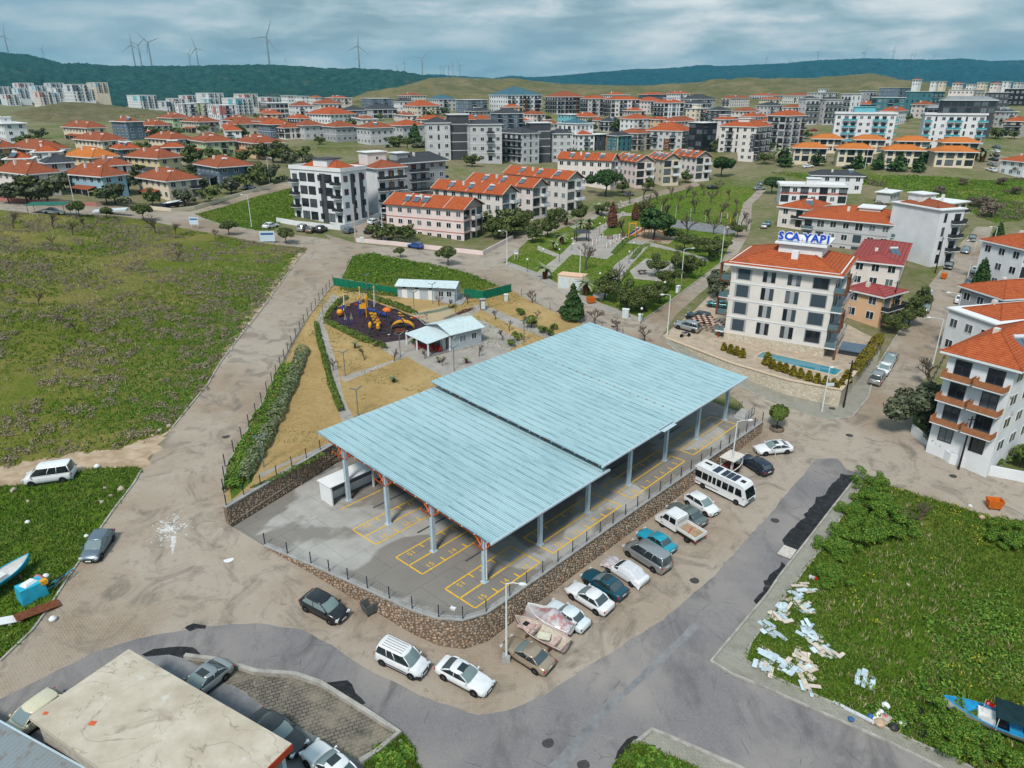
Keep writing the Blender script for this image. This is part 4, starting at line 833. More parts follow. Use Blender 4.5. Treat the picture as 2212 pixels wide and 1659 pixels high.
# covered car
def covered_car():
    c = (1349, 1243); P = GT(*c); a, b = GT(c[0]+48, c[1]+30), GT(c[0]-48, c[1]-30); h = math.atan2(b[1]-a[1], b[0]-a[0]); zz, pit, rol = seat(P, h, 1.3, .75, T)
    th = thing('covered_car', 'white car wrapped in pale patterned dust covers', 'car', (P[0], P[1], zz), h, RK); th.rotation_euler = (rol, pit, h); R = car_meshes('sedan')
    place('body', R['body'], th, mat=paint(*WHITE)); place('roof', R['roof'], th, mat=paint(*WHITE)); place('pillar', R['pillar'], th, mat=paint(*WHITE))
    for nm in ('side_window_l', 'side_window_r', 'rear_window', 'windscreen'): place('side_window' if 'side' in nm else nm, R[nm], th, mat=CGLASS)
    p = CT['sedan']
    for x in (p['fa'], p['ra']):
        for s in (-1, 1): place('rim', R['rim'], place('wheel', R['wheel'], th, (x, s*(p['W']/2-.085), p['wr'])))
    d = ND('dust_cover'); cl = d.out(d.mix((.60, .62, .66), (.42, .43, .52), d.ramp(d.voro(9), [(.25, 1), (.4, 0)])), .8); d2 = ND('dust_cover_dark'); cl2 = d2.out(d2.mix((.50, .50, .54), (.38, .28, .26), d2.ramp(d2.noise(3, 5), [(.45, 0), (.6, 1)])), .8)
    def sheet(x0, x1, mat, drop):
        nx, ny = 14, 14; vs = []; fs = []
        for i in range(nx):
            x = x0+(x1-x0)*i/(nx-1)
            zt = np.interp(x, [-2.3, -1.9, -1.66, -1.02, .12, .92, 1.8, 2.25], [.75, 1.0, 1.02, 1.42, 1.45, 1.0, .88, .62])
            for j in range(ny):
                t = -1+2*j/(ny-1); y = t*.95; zz = zt-.02*abs(t)-(max(0, abs(t)-.72)/.28)**1.5*drop+random.uniform(-.012, .012); vs.append((x, y*(.93+.07*abs(t)), zz+.035))
        for i in range(nx-1):
            for j in range(ny-1): fs.append((i*ny+j, (i+1)*ny+j, (i+1)*ny+j+1, i*ny+j+1))
        return MB().add(vs, fs).build('cover', mat, th, True)
    sheet(-2.33, .3, cl, .55); sheet(1.0, 2.3, cl2, .35)
covered_car()
# crew cab flatbed truck
def truck():
    c = (1470, 1150); P = GT(*c); a, b = GT(c[0]+48, c[1]+30), GT(c[0]-48, c[1]-30); h = math.atan2(b[1]-a[1], b[0]-a[0]); zz, pit, rol = seat(P, h, 1.6, .8, T)
    th = thing('flatbed_truck', 'white crew cab truck with an open drop-side bed', 'truck', (P[0], P[1], zz), h, RK); th.rotation_euler = (rol, pit, h); w = paint(*WHITE)
    body = MB(); prof = [(.0, .45), (2.75, .45), (2.78, .95), (2.35, 1.15), (1.75, 1.95), (1.55, 2.02), (.12, 2.05), (.0, 1.98)]
    hw = .93; vs = []
    for s, k in ((-1, 1), (1, 1)): vs += [(x, s*hw*(1 if z < 1.3 else .90), z) for x, z in prof]
    n = len(prof); body.add(vs, [tuple(range(n)), tuple(range(2*n-1, n-1, -1))]+[(i, n+i, n+(i+1) % n, (i+1) % n) for i in range(n)]); body.f = [f[::-1] for f in body.f]
    body.build('cab', w, th)
    for s in (-1, 1):
        for x0, x1, x2 in ((1.02, 1.88, 1.55), (.15, .92, .92)): MB().add([(x0, s*.935, 1.25), (x1, s*.935, 1.25), (x2, s*.865, 1.85), (x0+.04, s*.865, 1.85)], [(0, 1, 2, 3), (3, 2, 1, 0)]).build('side_window', CGLASS, th)
    MB().add([(2.33, -.8, 1.2), (2.33, .8, 1.2), (1.80, .74, 1.92), (1.80, -.74, 1.92)], [(0, 1, 2, 3), (3, 2, 1, 0)]).build('windscreen', CGLASS2, th); MB().add([(-.012, -.7, 1.35), (-.012, .7, 1.35), (-.012, .66, 1.85), (-.012, -.66, 1.85)], [(0, 1, 2, 3), (3, 2, 1, 0)]).build('rear_window', CGLASS, th)
    MB().box((2.75, 0, .52), (.15, 1.8, .25)).build('bumper', BLACKP, th)
    wood = plain('truck_bed_wood', (.36, .25, .16), .8, 0, .3, 4); MB().b2(-2.45, -.12, -.92, .92, .78, .88).build('bed', wood, th)
    for q in ((-2.45, -.12, .90, .95), (-2.45, -.12, -.95, -.90)): MB().b2(q[0], q[1], q[2], q[3], .88, 1.22).build('drop_side', w, th)
    MB().b2(-2.5, -2.45, -.95, .95, .80, 1.22).build('tail_board', w, th)
    r = MB(); r.b2(-.11, -.07, -.92, .92, .88, 1.25); 
    for k in range(13): r.b2(-.11, -.07, -.9+k*.147, -.86+k*.147, 1.25, 1.85)
    r.b2(-.11, -.07, -.92, .92, 1.85, 1.9); r.build('headboard_rack', w, th)
    MB().b2(-2.3, 2.3, -.4, .4, .4, .75).build('chassis', BLACKP, th); R = car_meshes('suv')
    for x in (1.85, -1.45):
        for s in (-1, 1): place('rim', R['rim'], place('wheel', R['wheel'], th, (x, s*.82, .36)))
    for s in (-1, 1): place('headlight', R['headlight'], th, (2.72, s*.68, .82)); place('tail_light', R['tail_light'], th, (-2.48, s*.8, .7)); place('mirror', R['mirror'], th, (1.9, s*1.05, 1.35), mat=BLACKP)
    MB().box((-1.2, .2, .95), (.1, 1.2, .08), .3).build('red_bar', paint('red', (.5, .03, .02)), th)
truck()
def minibus():
    c = (1560, 1064); P = GT(*c); a, b = GT(c[0]-55, c[1]-27), GT(c[0]+55, c[1]+27); h = math.atan2(b[1]-a[1], b[0]-a[0]); zz, pit, rol = seat(P, h, 2, .9, T)
    th = thing('minibus', 'long white minibus with solar panels on its roof', 'minibus', (P[0], P[1], zz), h, RK); th.rotation_euler = (rol, pit, h); w = paint(*WHITE)
    prof = [(-3.4, .4), (3.35, .38), (3.5, .6), (3.48, 1.15), (3.05, 2.2), (2.8, 2.5), (2.4, 2.6), (-3.2, 2.62), (-3.4, 2.45), (-3.5, 1.4), (-3.5, .6)]; rings = []
    for y, k in ((-1.02, .93), (-1.05, 1.0), (1.05, 1.0), (1.02, .93)): rings.append([(x*(1 if k == 1 else .985), y*(1 if z < 1.3 else .93), z if z < 2 or k == 1 else z-.06) for x, z in prof])
    n = len(prof); mb = MB(); mb.add(sum(rings, []), [tuple(range(n)), tuple(range(4*n-1, 3*n-1, -1))]+[(r*n+i, (r+1)*n+i, (r+1)*n+(i+1) % n, r*n+(i+1) % n) for r in range(3) for i in range(n)]); mb.f = [f[::-1] for f in mb.f]; mb.build('body', w, th)
    for s in (-1, 1):
        y0, y1 = s*1.062, s*.995
        for x0, x1 in ((-3.1, -2.3), (-2.2, -1.5), (-1.4, -1.0), (-.85, -.45), (-.3, .25), (.4, 1.1), (1.2, 1.85), (2.05, 2.95)): MB().add([(x0, y0, 1.3), (x1, y0, 1.3), (x1-(.25 if x1 > 2.5 else 0), y1, 2.1), (x0, y1, 2.1)], [(0, 1, 2, 3), (3, 2, 1, 0)]).build('side_window', CGLASS, th)
        MB().box((-1.5, s*1.06, .75), (3, .02, .04)).build('trim_line', BLACKP, th)
    MB().add([(3.5, -.9, 1.2), (3.5, .9, 1.2), (3.08, .86, 2.2), (3.08, -.86, 2.2)], [(0, 1, 2, 3), (3, 2, 1, 0)]).build('windscreen', CGLASS, th)
    MB().box((3.49, 0, .8), (.06, 1.3, .22)).build('grille', BLACKP, th); solar = ND('solar_cells').out((.012, .018, .04), .15, 0, .7)
    for x, dx in ((-.9, .7), (.1, .55), (.75, .55), (1.4, .55)): MB().box((x, .0, 2.66), (dx, 1.35, .04)).build('solar_panel', solar, th)
    MB().box((-2.2, 0, 2.72), (1.5, .75, .2), 0, 0, .9).build('roof_box', w, th); MB().box((-2.2, 0, 2.825), (.9, .35, .02)).build('vent', BLACKP, th); MB().box((2.3, 0, 2.63), (.5, .5, .06)).build('roof_hatch', BLACKP, th); R = car_meshes('suv')
    for x in (2.35, -2.0):
        for s in (-1, 1): place('rim', R['rim'], place('wheel', R['wheel'], th, (x, s*.95, .36)))
    for s in (-1, 1): place('headlight', R['headlight'], th, (3.47, s*.8, .82)); place('mirror', R['mirror'], th, (3.2, s*1.2, 1.5), mat=w)
minibus()
# ------------------------------------------------------------------ boats
def boat(name, label, c, hd, L, W, H, outer, inner, z_off=.35, cradle=True, rim=None, fn=None, tilt=0.0):
    fn = fn or T; P = GT(*c, fn)
    if isinstance(hd, tuple): a, b = GT(*hd[0], fn), GT(*hd[1], fn); h = math.atan2(b[1]-a[1], b[0]-a[0])
    else: h = hd
    th = thing(name, label, 'boat', (P[0], P[1], Tz(P[0], P[1], fn)), h); th.rotation_euler = (tilt, 0, h); N = 13; vo = []; vi = []; m = 9
    for i in range(N):
        s = i/(N-1); x = (-.5+s)*L; k = (1-max(0, (s-.45)/.55)**2.2)*(.86+.14*min(1, s/.3)); hw = W/2*k+.02; sheer = H*(1+.35*max(0, (s-.4)/.6)**2); keel = H*.0+H*.55*max(0, (s-.75)/.25)**2
        for ring, kk, dz in ((vo, 1, 0), (vi, .86, .14)):
            for j in range(m):
                t = -1+2*j/(m-1); zz = keel+(sheer-keel)*abs(t)**2.0+dz*(1-abs(t)**2); ring.append((x*(1 if kk == 1 else .97), t*hw*kk, z_off+zz))
    def sk(v, flip): f = [(i*m+j, (i+1)*m+j, (i+1)*m+j+1, i*m+j+1) for i in range(N-1) for j in range(m-1)]; return [q[::-1] for q in f] if flip else f
    mb = MB().add(vo, sk(vo, True)); mb.add([vo[j] for j in range(m)], [tuple(range(m))]); mb.build('hull', outer, th, True); MB().add(vi, sk(vi, False)).build('inner_hull', inner, th, True)
    g = MB()
    for j in (0, m-1): g.tube([(p[0], p[1]*.95, p[2]+.01) for p in vo[j::m]], .05, 5)
    g.tube([(vo[0][0], vo[0][1], vo[0][2]), (vo[m-1][0], vo[m-1][1], vo[m-1][2])], .05, 5); g.build('gunwale', rim or outer, th)
    if cradle:
        wd = plain('cradle_wood', (.16, .11, .07), .9, 0, .3, 4)
        for x in (-.25, .2): MB().b2(x*L-.08, x*L+.08, -W*.32, W*.32, 0, z_off+.12).build('cradle', wd, th)
    return th
BLUEB = plain('boat_blue', (.02, .30, .62), .45, 0, .2, 2); WHB = plain('boat_white', (.70, .70, .68), .5, 0, .15, 2); CANVAS = plain('dark_canvas', (.012, .032, .038), .8, 0, .25, 2)
b = boat('fishing_boat', 'bright blue fishing boat with dark canopy in the right-hand scrub', (2155, 1585), ((2230, 1612), (2060, 1545)), 7.6, 2.2, 1.0, plain('boat_hull_white', (.62, .64, .62), .5, 0, .2, 2), BLUEB, .35, True, BLUEB)
MB().box((1.0, 0, 1.15), (1.3, 1.15, .8), 0, 0, .85).build('cabin', WHB, b); MB().b2(-.3, .3, -.5, .5, .7, 1.2).build('engine_box', plain('black_box', (.01, .01, .012), .6), b); MB().b2(-1.3, -.5, -.6, .6, .9, 1.1).build('seat', BLUEB, b)
MB().add([(.6, -1.1, 2.35), (.6, 1.1, 2.35), (.6, 0, 2.5), (-3.6, -1.1, 2.3), (-3.6, 1.1, 2.3), (-3.6, 0, 2.45), (.6, -1.1, 2.3), (.6, 1.1, 2.3), (-3.6, -1.1, 2.25), (-3.6, 1.1, 2.25)], [(0, 2, 5, 3), (2, 1, 4, 5), (6, 8, 9, 7), (0, 3, 8, 6), (1, 7, 9, 4), (0, 6, 7, 1, 2), (3, 5, 4, 9, 8)]).build('canopy', CANVAS, b)
for x, y in ((.4, -1), (.4, 1), (-3.3, -.9), (-3.3, .9)): MB().tube([(x, y, 1.1), (x, y, 2.3)], .03, 5).build('canopy_pole', WHITEST, b)
def m_flag():
    d = ND('red_flag'); return d.out((.65, .02, .02), .8)
MB().tube([(1.3, 0, 1.5), (1.3, 0, 2.7)], .02, 4).build('flag_pole', WHITEST, b); f_ = MB().add([(1.3, 0, 2.25), (.75, .12, 2.2), (.75, .12, 2.6), (1.3, 0, 2.7)], [(0, 1, 2, 3), (3, 2, 1, 0)]).build('flag', m_flag(), b)
mo = MB(); mo.lathe([(.10, 0), (.10, .005)], n=14, axis='Y'); mo.build('crescent', WHB, f_, loc=(1.08, .045, 2.42), rot=(0, 0, -.2)); mo = MB(); mo.lathe([(.08, -.003), (.08, .009)], n=14, axis='Y'); mo.build('crescent_cut', m_flag(), f_, loc=(1.05, .05, 2.42), rot=(0, 0, -.2))
PINKB = ND('faded_pink_hull'); PINKB = PINKB.out(PINKB.mix((.55, .47, .42), (.50, .28, .26), PINKB.ramp(PINKB.noise(3, 6, .7), [(.42, 0), (.62, 1)])), .7)
b = boat('small_motorboat', 'stripped pinkish motorboat hull beside the beige gold sedan', (1166, 1384), ((1206, 1408), (1120, 1356)), 5.2, 1.95, .75, PINKB, plain('boat_cream', (.50, .44, .36), .7, 0, .25, 3), .3, True, PINKB)
MB().box((1.4, 0, .98), (1.3, 1.2, .12), 0, 0, .8).build('fore_deck', PINKB, b); MB().box((1.45, 0, 1.06), (.45, .5, .06)).build('hatch', BLACKP, b); MB().box((.45, 0, .95), (.25, 1.5, .35)).build('dashboard', PINKB, b); MB().tube([(.25+.17*math.cos(a*PI/5), .35, 1.15+.17*math.sin(a*PI/5)) for a in range(11)], .02, 4).build('steering_wheel', BLACKP, b); MB().box((-.5, .1, .85), (1.1, .8, .08), .4).build('loose_panel', plain('cream_panel', (.62, .60, .48), .7), b); MB().box((-1.6, 0, .8), (.5, 1.3, .3)).build('stern_seat', PINKB, b)
TARPM = ND('clear_plastic'); TARPM = TARPM.out(TARPM.mix((.46, .44, .46), (.42, .20, .20), TARPM.ramp(TARPM.noise(1.6, 4, .6), [(.48, 0), (.6, 1)])), .28)
b = boat('small_motorboat', 'boat wrapped in milky plastic sheeting between pink boat and white sedan', (1186, 1352), ((1222, 1372), (1150, 1330)), 4.6, 1.8, .7, WHB, WHB, .35)
vs = []; nn = 12
for i in range(nn):
    for j in range(9):
        s = i/(nn-1); t = -1+2*j/8; z = (1.25+.75*math.exp(-((s-.45)/.16)**2))*(1-.55*abs(t)**2.2)+random.uniform(-.05, .05)-(.35 if abs(t) > .9 else 0); vs.append((-2.4+s*4.7, t*1.05*(1-.45*max(0, s-.6)/.4), z))
MB().add(vs, [(i*9+j, (i+1)*9+j, (i+1)*9+j+1, i*9+j+1) for i in range(nn-1) for j in range(8)]).build('plastic_sheet', TARPM, b, False)
b = boat('small_boat', 'small white wooden boat with a flat awning behind the minibus', (1578, 1022), ((1556, 1036), (1604, 1000)), 4.6, 1.9, .8, WHB, plain('boat_red_brown', (.22, .06, .04), .7), .35)
MB().box((-.1, 0, 2.35), (2.6, 1.9, .07)).build('awning', plain('cream_awning', (.66, .61, .56), .8, 0, .1), b)
for x, y in ((1.1, .8), (1.1, -.8), (-1.3, .8), (-1.3, -.8)): MB().tube([(x, y, 1.0), (x, y, 2.33)], .03, 5).build('awning_pole', WHITEST, b)
MB().box((1.4, 0, 1.12), (.9, .9, .25)).build('cuddy', WHB, b)
b = boat('small_boat', 'turquoise and white boat on stands at the left edge', (12, 1268), ((-40, 1300), (48, 1236)), 5.4, 1.9, .8, plain('boat_turq', (.03, .38, .55), .5, 0, .2, 2), WHB, .5); MB().box((-.6, 0, 1.25), (1.4, 1.2, .5)).build('cabin', WHB, b)
b = boat('motorboat', 'white and navy motorboat on a trailer beside the upper road', (375, 450), ((355, 452), (398, 446)), 6.5, 2.3, 1.1, plain('boat_navy', (.012, .02, .06), .4), WHB, .6); MB().box((.4, 0, 1.75), (4.2, 1.9, .35), 0, 0, .7).build('deck', WHB, b)
# ------------------------------------------------------------------ further parked cars
def fc(t, col, label, c, hd, group, **k): return car(t, col, label, c, hd, group, lite=True, **k)
BRONZE = ('bronze', (.22, .17, .13), .3, .4); BLUE = ('blue', (.008, .06, .28)); TEALC = ('teal', (.03, .16, .17), .3, .3); RED = ('red_car', (.4, .01, .01))
g1 = 'cars by the white apartment block'
fc('sedan', WHITE, 'white sedan parked at the grass edge left of white apartments', (585, 492), ((566, 496), (602, 488)), g1); fc('suv', SILVER, 'silver blue car parked against the low white garden wall', (655, 498), ((640, 504), (668, 492)), g1)
fc('sedan', BRONZE, 'bronze sedan between silver and black cars at garden wall', (673, 501), ((660, 507), (686, 494)), g1); fc('suv', BLACK, 'black car, rightmost of three along the white garden wall', (694, 501), ((680, 507), (708, 495)), g1)
fc('hatch', STEELB, 'grey blue hatchback at the mouth of the apartment drive', (756, 503), ((742, 507), (768, 500)), g1); fc('hatch', WHITE, 'white hatchback in the drive between white and pink apartments', (808, 483), ((796, 486), (820, 480)), g1)
fc('sedan', BLACK, 'black sedan parked beside the pink apartment house', (800, 503), ((788, 508), (812, 498)), g1); fc('sedan', GREY, 'dark grey sedan nearest the pink apartment wall', (826, 492), ((818, 498), (834, 486)), g1); fc('hatch', BLACK, 'black hatchback at the back of the apartment drive', (830, 474), ((824, 478), (836, 470)), g1)
fc('hatch', BLUE, 'vivid blue hatchback parked beside pink garden wall', (898, 536), ((915, 539), (880, 533)), g1)
g2 = 'cars on the right-hand street'
V = ((1893, 825), (1935, 760)); U_ = ((1935, 760), (1893, 825))
car('mpv', SILVER, 'silver van nearest the stone garden wall on the right street', (1893, 824), V, g2, name='parked_van', cat='van'); car('sedan', WHITE, 'white sedan parked between silver van and silver sedan', (1908, 804), U_, g2); car('sedan', SILVER, 'silver sedan, uppermost of three beside the stone wall', (1921, 783), U_, g2)
fc('mpv', SILVER, 'silver minivan under the dark tree on the right street', (1997, 670), ((2005, 655), (1990, 685)), g2); fc('sedan', WHITE, 'white car half hidden by the street tree', (2001, 642), ((2005, 630), (1996, 654)), g2)
fc('sedan', WHITE, 'white sedan nearest the camera on right side of street', (2073, 652), ((2068, 664), (2078, 640)), g2); fc('suv', DKBLUE, 'navy SUV just above white sedan on right kerb', (2086, 630), ((2081, 642), (2091, 618)), g2); fc('sedan', GREY, 'dark grey car parked bumper to bumper above navy SUV', (2093, 615), ((2088, 626), (2098, 604)), g2)
fc('sedan', WHITE, 'white sedan parked alone in the middle of right kerb', (2107, 588), ((2103, 600), (2111, 576)), g2); fc('sedan', BLACK, 'black sedan parked near the orange bin', (2048, 579), ((2054, 567), (2042, 591)), g2); fc('sedan', STEELB, 'grey sedan parked below the topmost black car', (2085, 545), ((2089, 535), (2081, 555)), g2); fc('sedan', BLACK, 'black sedan at the top end of right street', (2099, 519), ((2102, 510), (2096, 528)), g2); fc('hatch', SILVER, 'small silver car in the drive beside the side street', (2008, 550), ((2016, 548), (2000, 552)), g2)
g3 = 'cars parked beside the corner apartment block'
fsc = sca_z
car('suv', SILVER, 'silver off-roader parked inside the stone garden wall', (1484, 712), ((1500, 716), (1462, 706)), g3, fn=fsc); car('suv', ('graphite', (.02, .028, .035), .3, .3), 'dark grey SUV parked behind the silver off-roader', (1508, 692), ((1528, 696), (1490, 688)), g3, fn=fsc); car('hatch', TEALC, 'teal hatchback, farthest in the little parking bay', (1549, 663), ((1568, 665), (1532, 660)), g3, fn=None)
g4 = 'cars along the far right lane'
for k, (y, col) in enumerate([(370, WHITE), (358, SILVER), (347, DKBLUE), (338, BLACK), (329, WHITE), (320, STEELB)]): fc('sedan', col, col[0].replace('_', ' ')+' car in the far right lane, {n} from the bottom'.format(n=ordinal(k+1)), (2141+k*2, y), PI/2+.1, g4)
g5 = 'small cars among the far houses'
for c, hd, col, lab in [((1745, 362), .2, WHITE, 'white car in front of the leftmost yellow villa'), ((1832, 364), .1, BLACK, 'dark car between the second and third yellow villas'), ((1923, 366), .0, WHITE, 'white car in front of third yellow villa'), ((1758, 283), .3, RED, 'red car beside the pale far apartments'), ((1694, 345), -.3, SILVER, 'silver car left of the yellow villas'), ((1707, 334), -.3, WHITE, 'white car at the corner by grey apartments'), ((1640, 410), .2, SILVER, 'pale car at the top of the central park'), ((1642, 400), 1.2, GREY, 'grey car above the central park corner'), ((1658, 487), 1.2, TEALC, 'green grey car on street right of the park'), ((1650, 492), 1.2, SILVER, 'silver car parked on street by park court'), ((930, 336), .8, BLACK, 'black car beside the green tractor'), ((540, 408), .6, WHITE, 'white car going up the left side road'), ((117, 462), .15, WHITE, 'white car under the green shelter in meadow corner'), ((1358, 423), .7, SILVER, 'silver car on the lane beside the central park'), ((1540, 408), .2, BLACK, 'black car by the long apartment row')]:
    fc('sedan', col, lab, c, hd, g5)
# ------------------------------------------------------------------ buildings
def m_tiles(name, a, b, row=.34):
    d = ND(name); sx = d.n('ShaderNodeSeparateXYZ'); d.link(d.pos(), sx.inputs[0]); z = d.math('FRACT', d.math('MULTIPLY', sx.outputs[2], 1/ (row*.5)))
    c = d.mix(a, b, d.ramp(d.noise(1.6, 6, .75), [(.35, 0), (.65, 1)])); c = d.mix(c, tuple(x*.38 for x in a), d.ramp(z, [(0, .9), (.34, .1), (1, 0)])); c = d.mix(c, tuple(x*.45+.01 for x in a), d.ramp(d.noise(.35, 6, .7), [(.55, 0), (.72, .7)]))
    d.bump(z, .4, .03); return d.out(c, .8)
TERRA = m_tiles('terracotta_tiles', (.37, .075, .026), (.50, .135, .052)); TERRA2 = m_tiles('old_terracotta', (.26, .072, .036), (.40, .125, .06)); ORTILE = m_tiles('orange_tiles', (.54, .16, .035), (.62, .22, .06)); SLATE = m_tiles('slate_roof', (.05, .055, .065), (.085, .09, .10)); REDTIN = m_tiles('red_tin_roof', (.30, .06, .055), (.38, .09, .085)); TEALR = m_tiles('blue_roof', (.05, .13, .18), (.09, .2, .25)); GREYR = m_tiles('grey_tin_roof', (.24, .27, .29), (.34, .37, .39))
def wallm(name, col): return plain('wall_'+name, col, .85, 0, .09, .35)
WALLS = dict(white=(.72, .73, .75), cream=(.70, .61, .47), yellow=(.68, .56, .33), pink=(.76, .62, .60), palepink=(.74, .66, .63), beige=(.52, .46, .40), grey=(.36, .37, .38), lgrey=(.52, .52, .53), dark=(.075, .08, .09), slate=(.12, .17, .23), blue=(.30, .50, .62), teal=(.06, .18, .21), green=(.46, .56, .34), peach=(.72, .46, .28), orange=(.66, .36, .14), turq=(.16, .48, .56), brown=(.16, .065, .035), black=(.025, .027, .03), warm=(.70, .66, .62), rose=(.5, .2, .18))
def WM(n): return wallm(n, WALLS[n])
TRIMW = plain('trim_white', (.76, .77, .78), .6, 0, .05); RAILM = plain('dark_rail', (.03, .034, .04), .4, 0, .1)
def m_pane():
    d = ND('window_glass'); c = d.mix((.014, .02, .028), (.16, .19, .21), d.ramp(d.rand(), [(.55, 0), (.95, 1)])); return d.out(c, .08, 0, .8)
PANE = m_pane()
def m_shut():
    d = ND('roller_shutter'); sx = d.n('ShaderNodeSeparateXYZ'); d.link(d.pos(), sx.inputs[0]); z = d.math('FRACT', d.math('MULTIPLY', sx.outputs[2], 9)); return d.out(d.mix((.035, .055, .072), (.062, .085, .105), z), .55)
SHUT = m_shut()
def mk_window(bars, fm, pm):
    f = MB(); f.b2(-.5, .5, -.05, .02, -.5, -.44); f.b2(-.5, .5, -.05, .02, .44, .5); f.b2(-.5, -.44, -.05, .02, -.44, .44); f.b2(.44, .5, -.05, .02, -.44, .44)
    for k in range(bars): x = -.44+.88*(k+1)/(bars+1); f.b2(x-.025, x+.025, -.045, .02, -.44, .44)
    g = MB(); g.b2(-.45, .45, -.03, .0, -.45, .45); return f, g
_f, _g = mk_window(1, None, None); WFRAME = _f.mesh('window', TRIMW); WPANE = _g.mesh('pane', PANE)
fr2 = MB(); fr2.add(_f.v, _f.f, 0); fr2.add(_g.v, _g.f, 1); WFAR = fr2.mesh('window', [TRIMW, PANE])
fd = MB(); fd.add(_f.v, _f.f, 0); fd.add(_g.v, _g.f, 1); WFARD = fd.mesh('window', [RAILM, PANE]); fdark = MB(); fdark.add(_f.v, _f.f, 0); WFRAMED = fdark.mesh('window', RAILM)
WSHUT = MB().b2(-.5, .5, -.04, .02, -.5, .5).mesh('shutter', SHUT); SILL = MB().b2(-.54, .54, -.14, .02, -.05, 0).mesh('sill', TRIMW)
SLABM = MB().b2(-.5, .5, -1, 0, 0, .16).mesh('balcony_slab', TRIMW); RAILP = MB()
RAILP.b2(-.5, .5, -1, -.96, .12, .9); RAILP.b2(-.5, -.48, -.96, 0, .12, .9); RAILP.b2(.48, .5, -.96, 0, .12, .9)
RAILS = {}
def railmesh(m):
    if m.name not in RAILS: RAILS[m.name] = RAILP.mesh('balcony_rail', m)
    return RAILS[m.name]
GLRAIL = ND('glass_rail').out((.10, .17, .19), .1, 0, .8); TURQRAIL = plain('turquoise_rail', (.05, .36, .44), .3, 0, .05)
def stand(x, yb, yt, h):               # foot of an upright of known height seen between two grid rows
    d = ray(x, yb); lo, hi = 20.0, 4000.0
    for _ in range(60):
        k = .5*(lo+hi); y = px((d[0]*k, d[1]*k, CAMZ+d[2]*k+h))[1]
        if y < yt: lo = k
        else: hi = k
    return np.array([d[0]*k, d[1]*k, CAMZ+d[2]*k])
def solve_len(N, dr, xt, mx=60.0):
    lo, hi = 1.0, mx; s = 1 if px((N[0]+dr[0]*5, N[1]+dr[1]*5, N[2]))[0] > px(N)[0] else -1
    for _ in range(40):
        m = .5*(lo+hi); q = px((N[0]+dr[0]*m, N[1]+dr[1]*m, N[2]))[0]
        if (q-xt)*s > 0: hi = m
        else: lo = m
    return .5*(lo+hi)
SOLF = None
def solar_heater(b, x, y, z, rz, tilt=.6, n=2):
    tm = plain('tank_white', (.70, .72, .74), .35, .3, .05); pm = MATS.get('solar_glass') or MATS.setdefault('solar_glass', ND('solar_glass').out((.10, .15, .20), .12, .2, .8))
    fr = MB(); fr.tube([(-.8, .5, 0), (-.8, .5, 1.0)], .03, 4); fr.tube([(.8, .5, 0), (.8, .5, 1.0)], .03, 4); fr.tube([(-.9, .5, .95), (.9, .5, .95)], .03, 4)
    o = fr.build('solar_heater', STEEL, b, loc=(x, y, z), rot=(0, 0, rz))
    for k in range(n): MB().box((0, 0, 0), (.86, 1.8, .08)).build('panel', pm, o, loc=(-.47+.94*k, -.35, .45), rot=(tilt, 0, 0))
    MB().lathe([(.24, -.85), (.27, -.8), (.27, .8), (.24, .85)], n=10, axis='X').build('tank', tm, o, loc=(0, .6, 1.15))
DISHM = MB().lathe([(.02, 0), (.25, .04), (.42, .13), (.45, .17)], n=12, axis='Y', cap=False).mesh('satellite_dish', plain('dish_grey', (.62, .63, .63), .5))
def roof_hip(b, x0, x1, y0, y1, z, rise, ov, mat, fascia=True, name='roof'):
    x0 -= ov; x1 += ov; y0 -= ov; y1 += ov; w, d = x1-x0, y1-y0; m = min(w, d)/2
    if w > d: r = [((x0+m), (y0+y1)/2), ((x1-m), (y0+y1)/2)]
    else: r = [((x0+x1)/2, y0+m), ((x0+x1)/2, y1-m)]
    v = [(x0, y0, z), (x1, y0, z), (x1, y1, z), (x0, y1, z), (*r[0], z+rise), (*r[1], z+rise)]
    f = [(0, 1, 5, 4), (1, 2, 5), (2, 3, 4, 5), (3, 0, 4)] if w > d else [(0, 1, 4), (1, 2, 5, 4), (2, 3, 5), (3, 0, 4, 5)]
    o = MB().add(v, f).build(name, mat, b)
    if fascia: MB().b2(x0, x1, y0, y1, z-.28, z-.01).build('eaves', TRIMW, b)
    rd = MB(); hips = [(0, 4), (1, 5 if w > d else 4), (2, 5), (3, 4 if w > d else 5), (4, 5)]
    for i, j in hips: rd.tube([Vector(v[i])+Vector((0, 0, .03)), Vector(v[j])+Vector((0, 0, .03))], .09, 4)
    rd.build('ridge_tiles', mat, o); return o
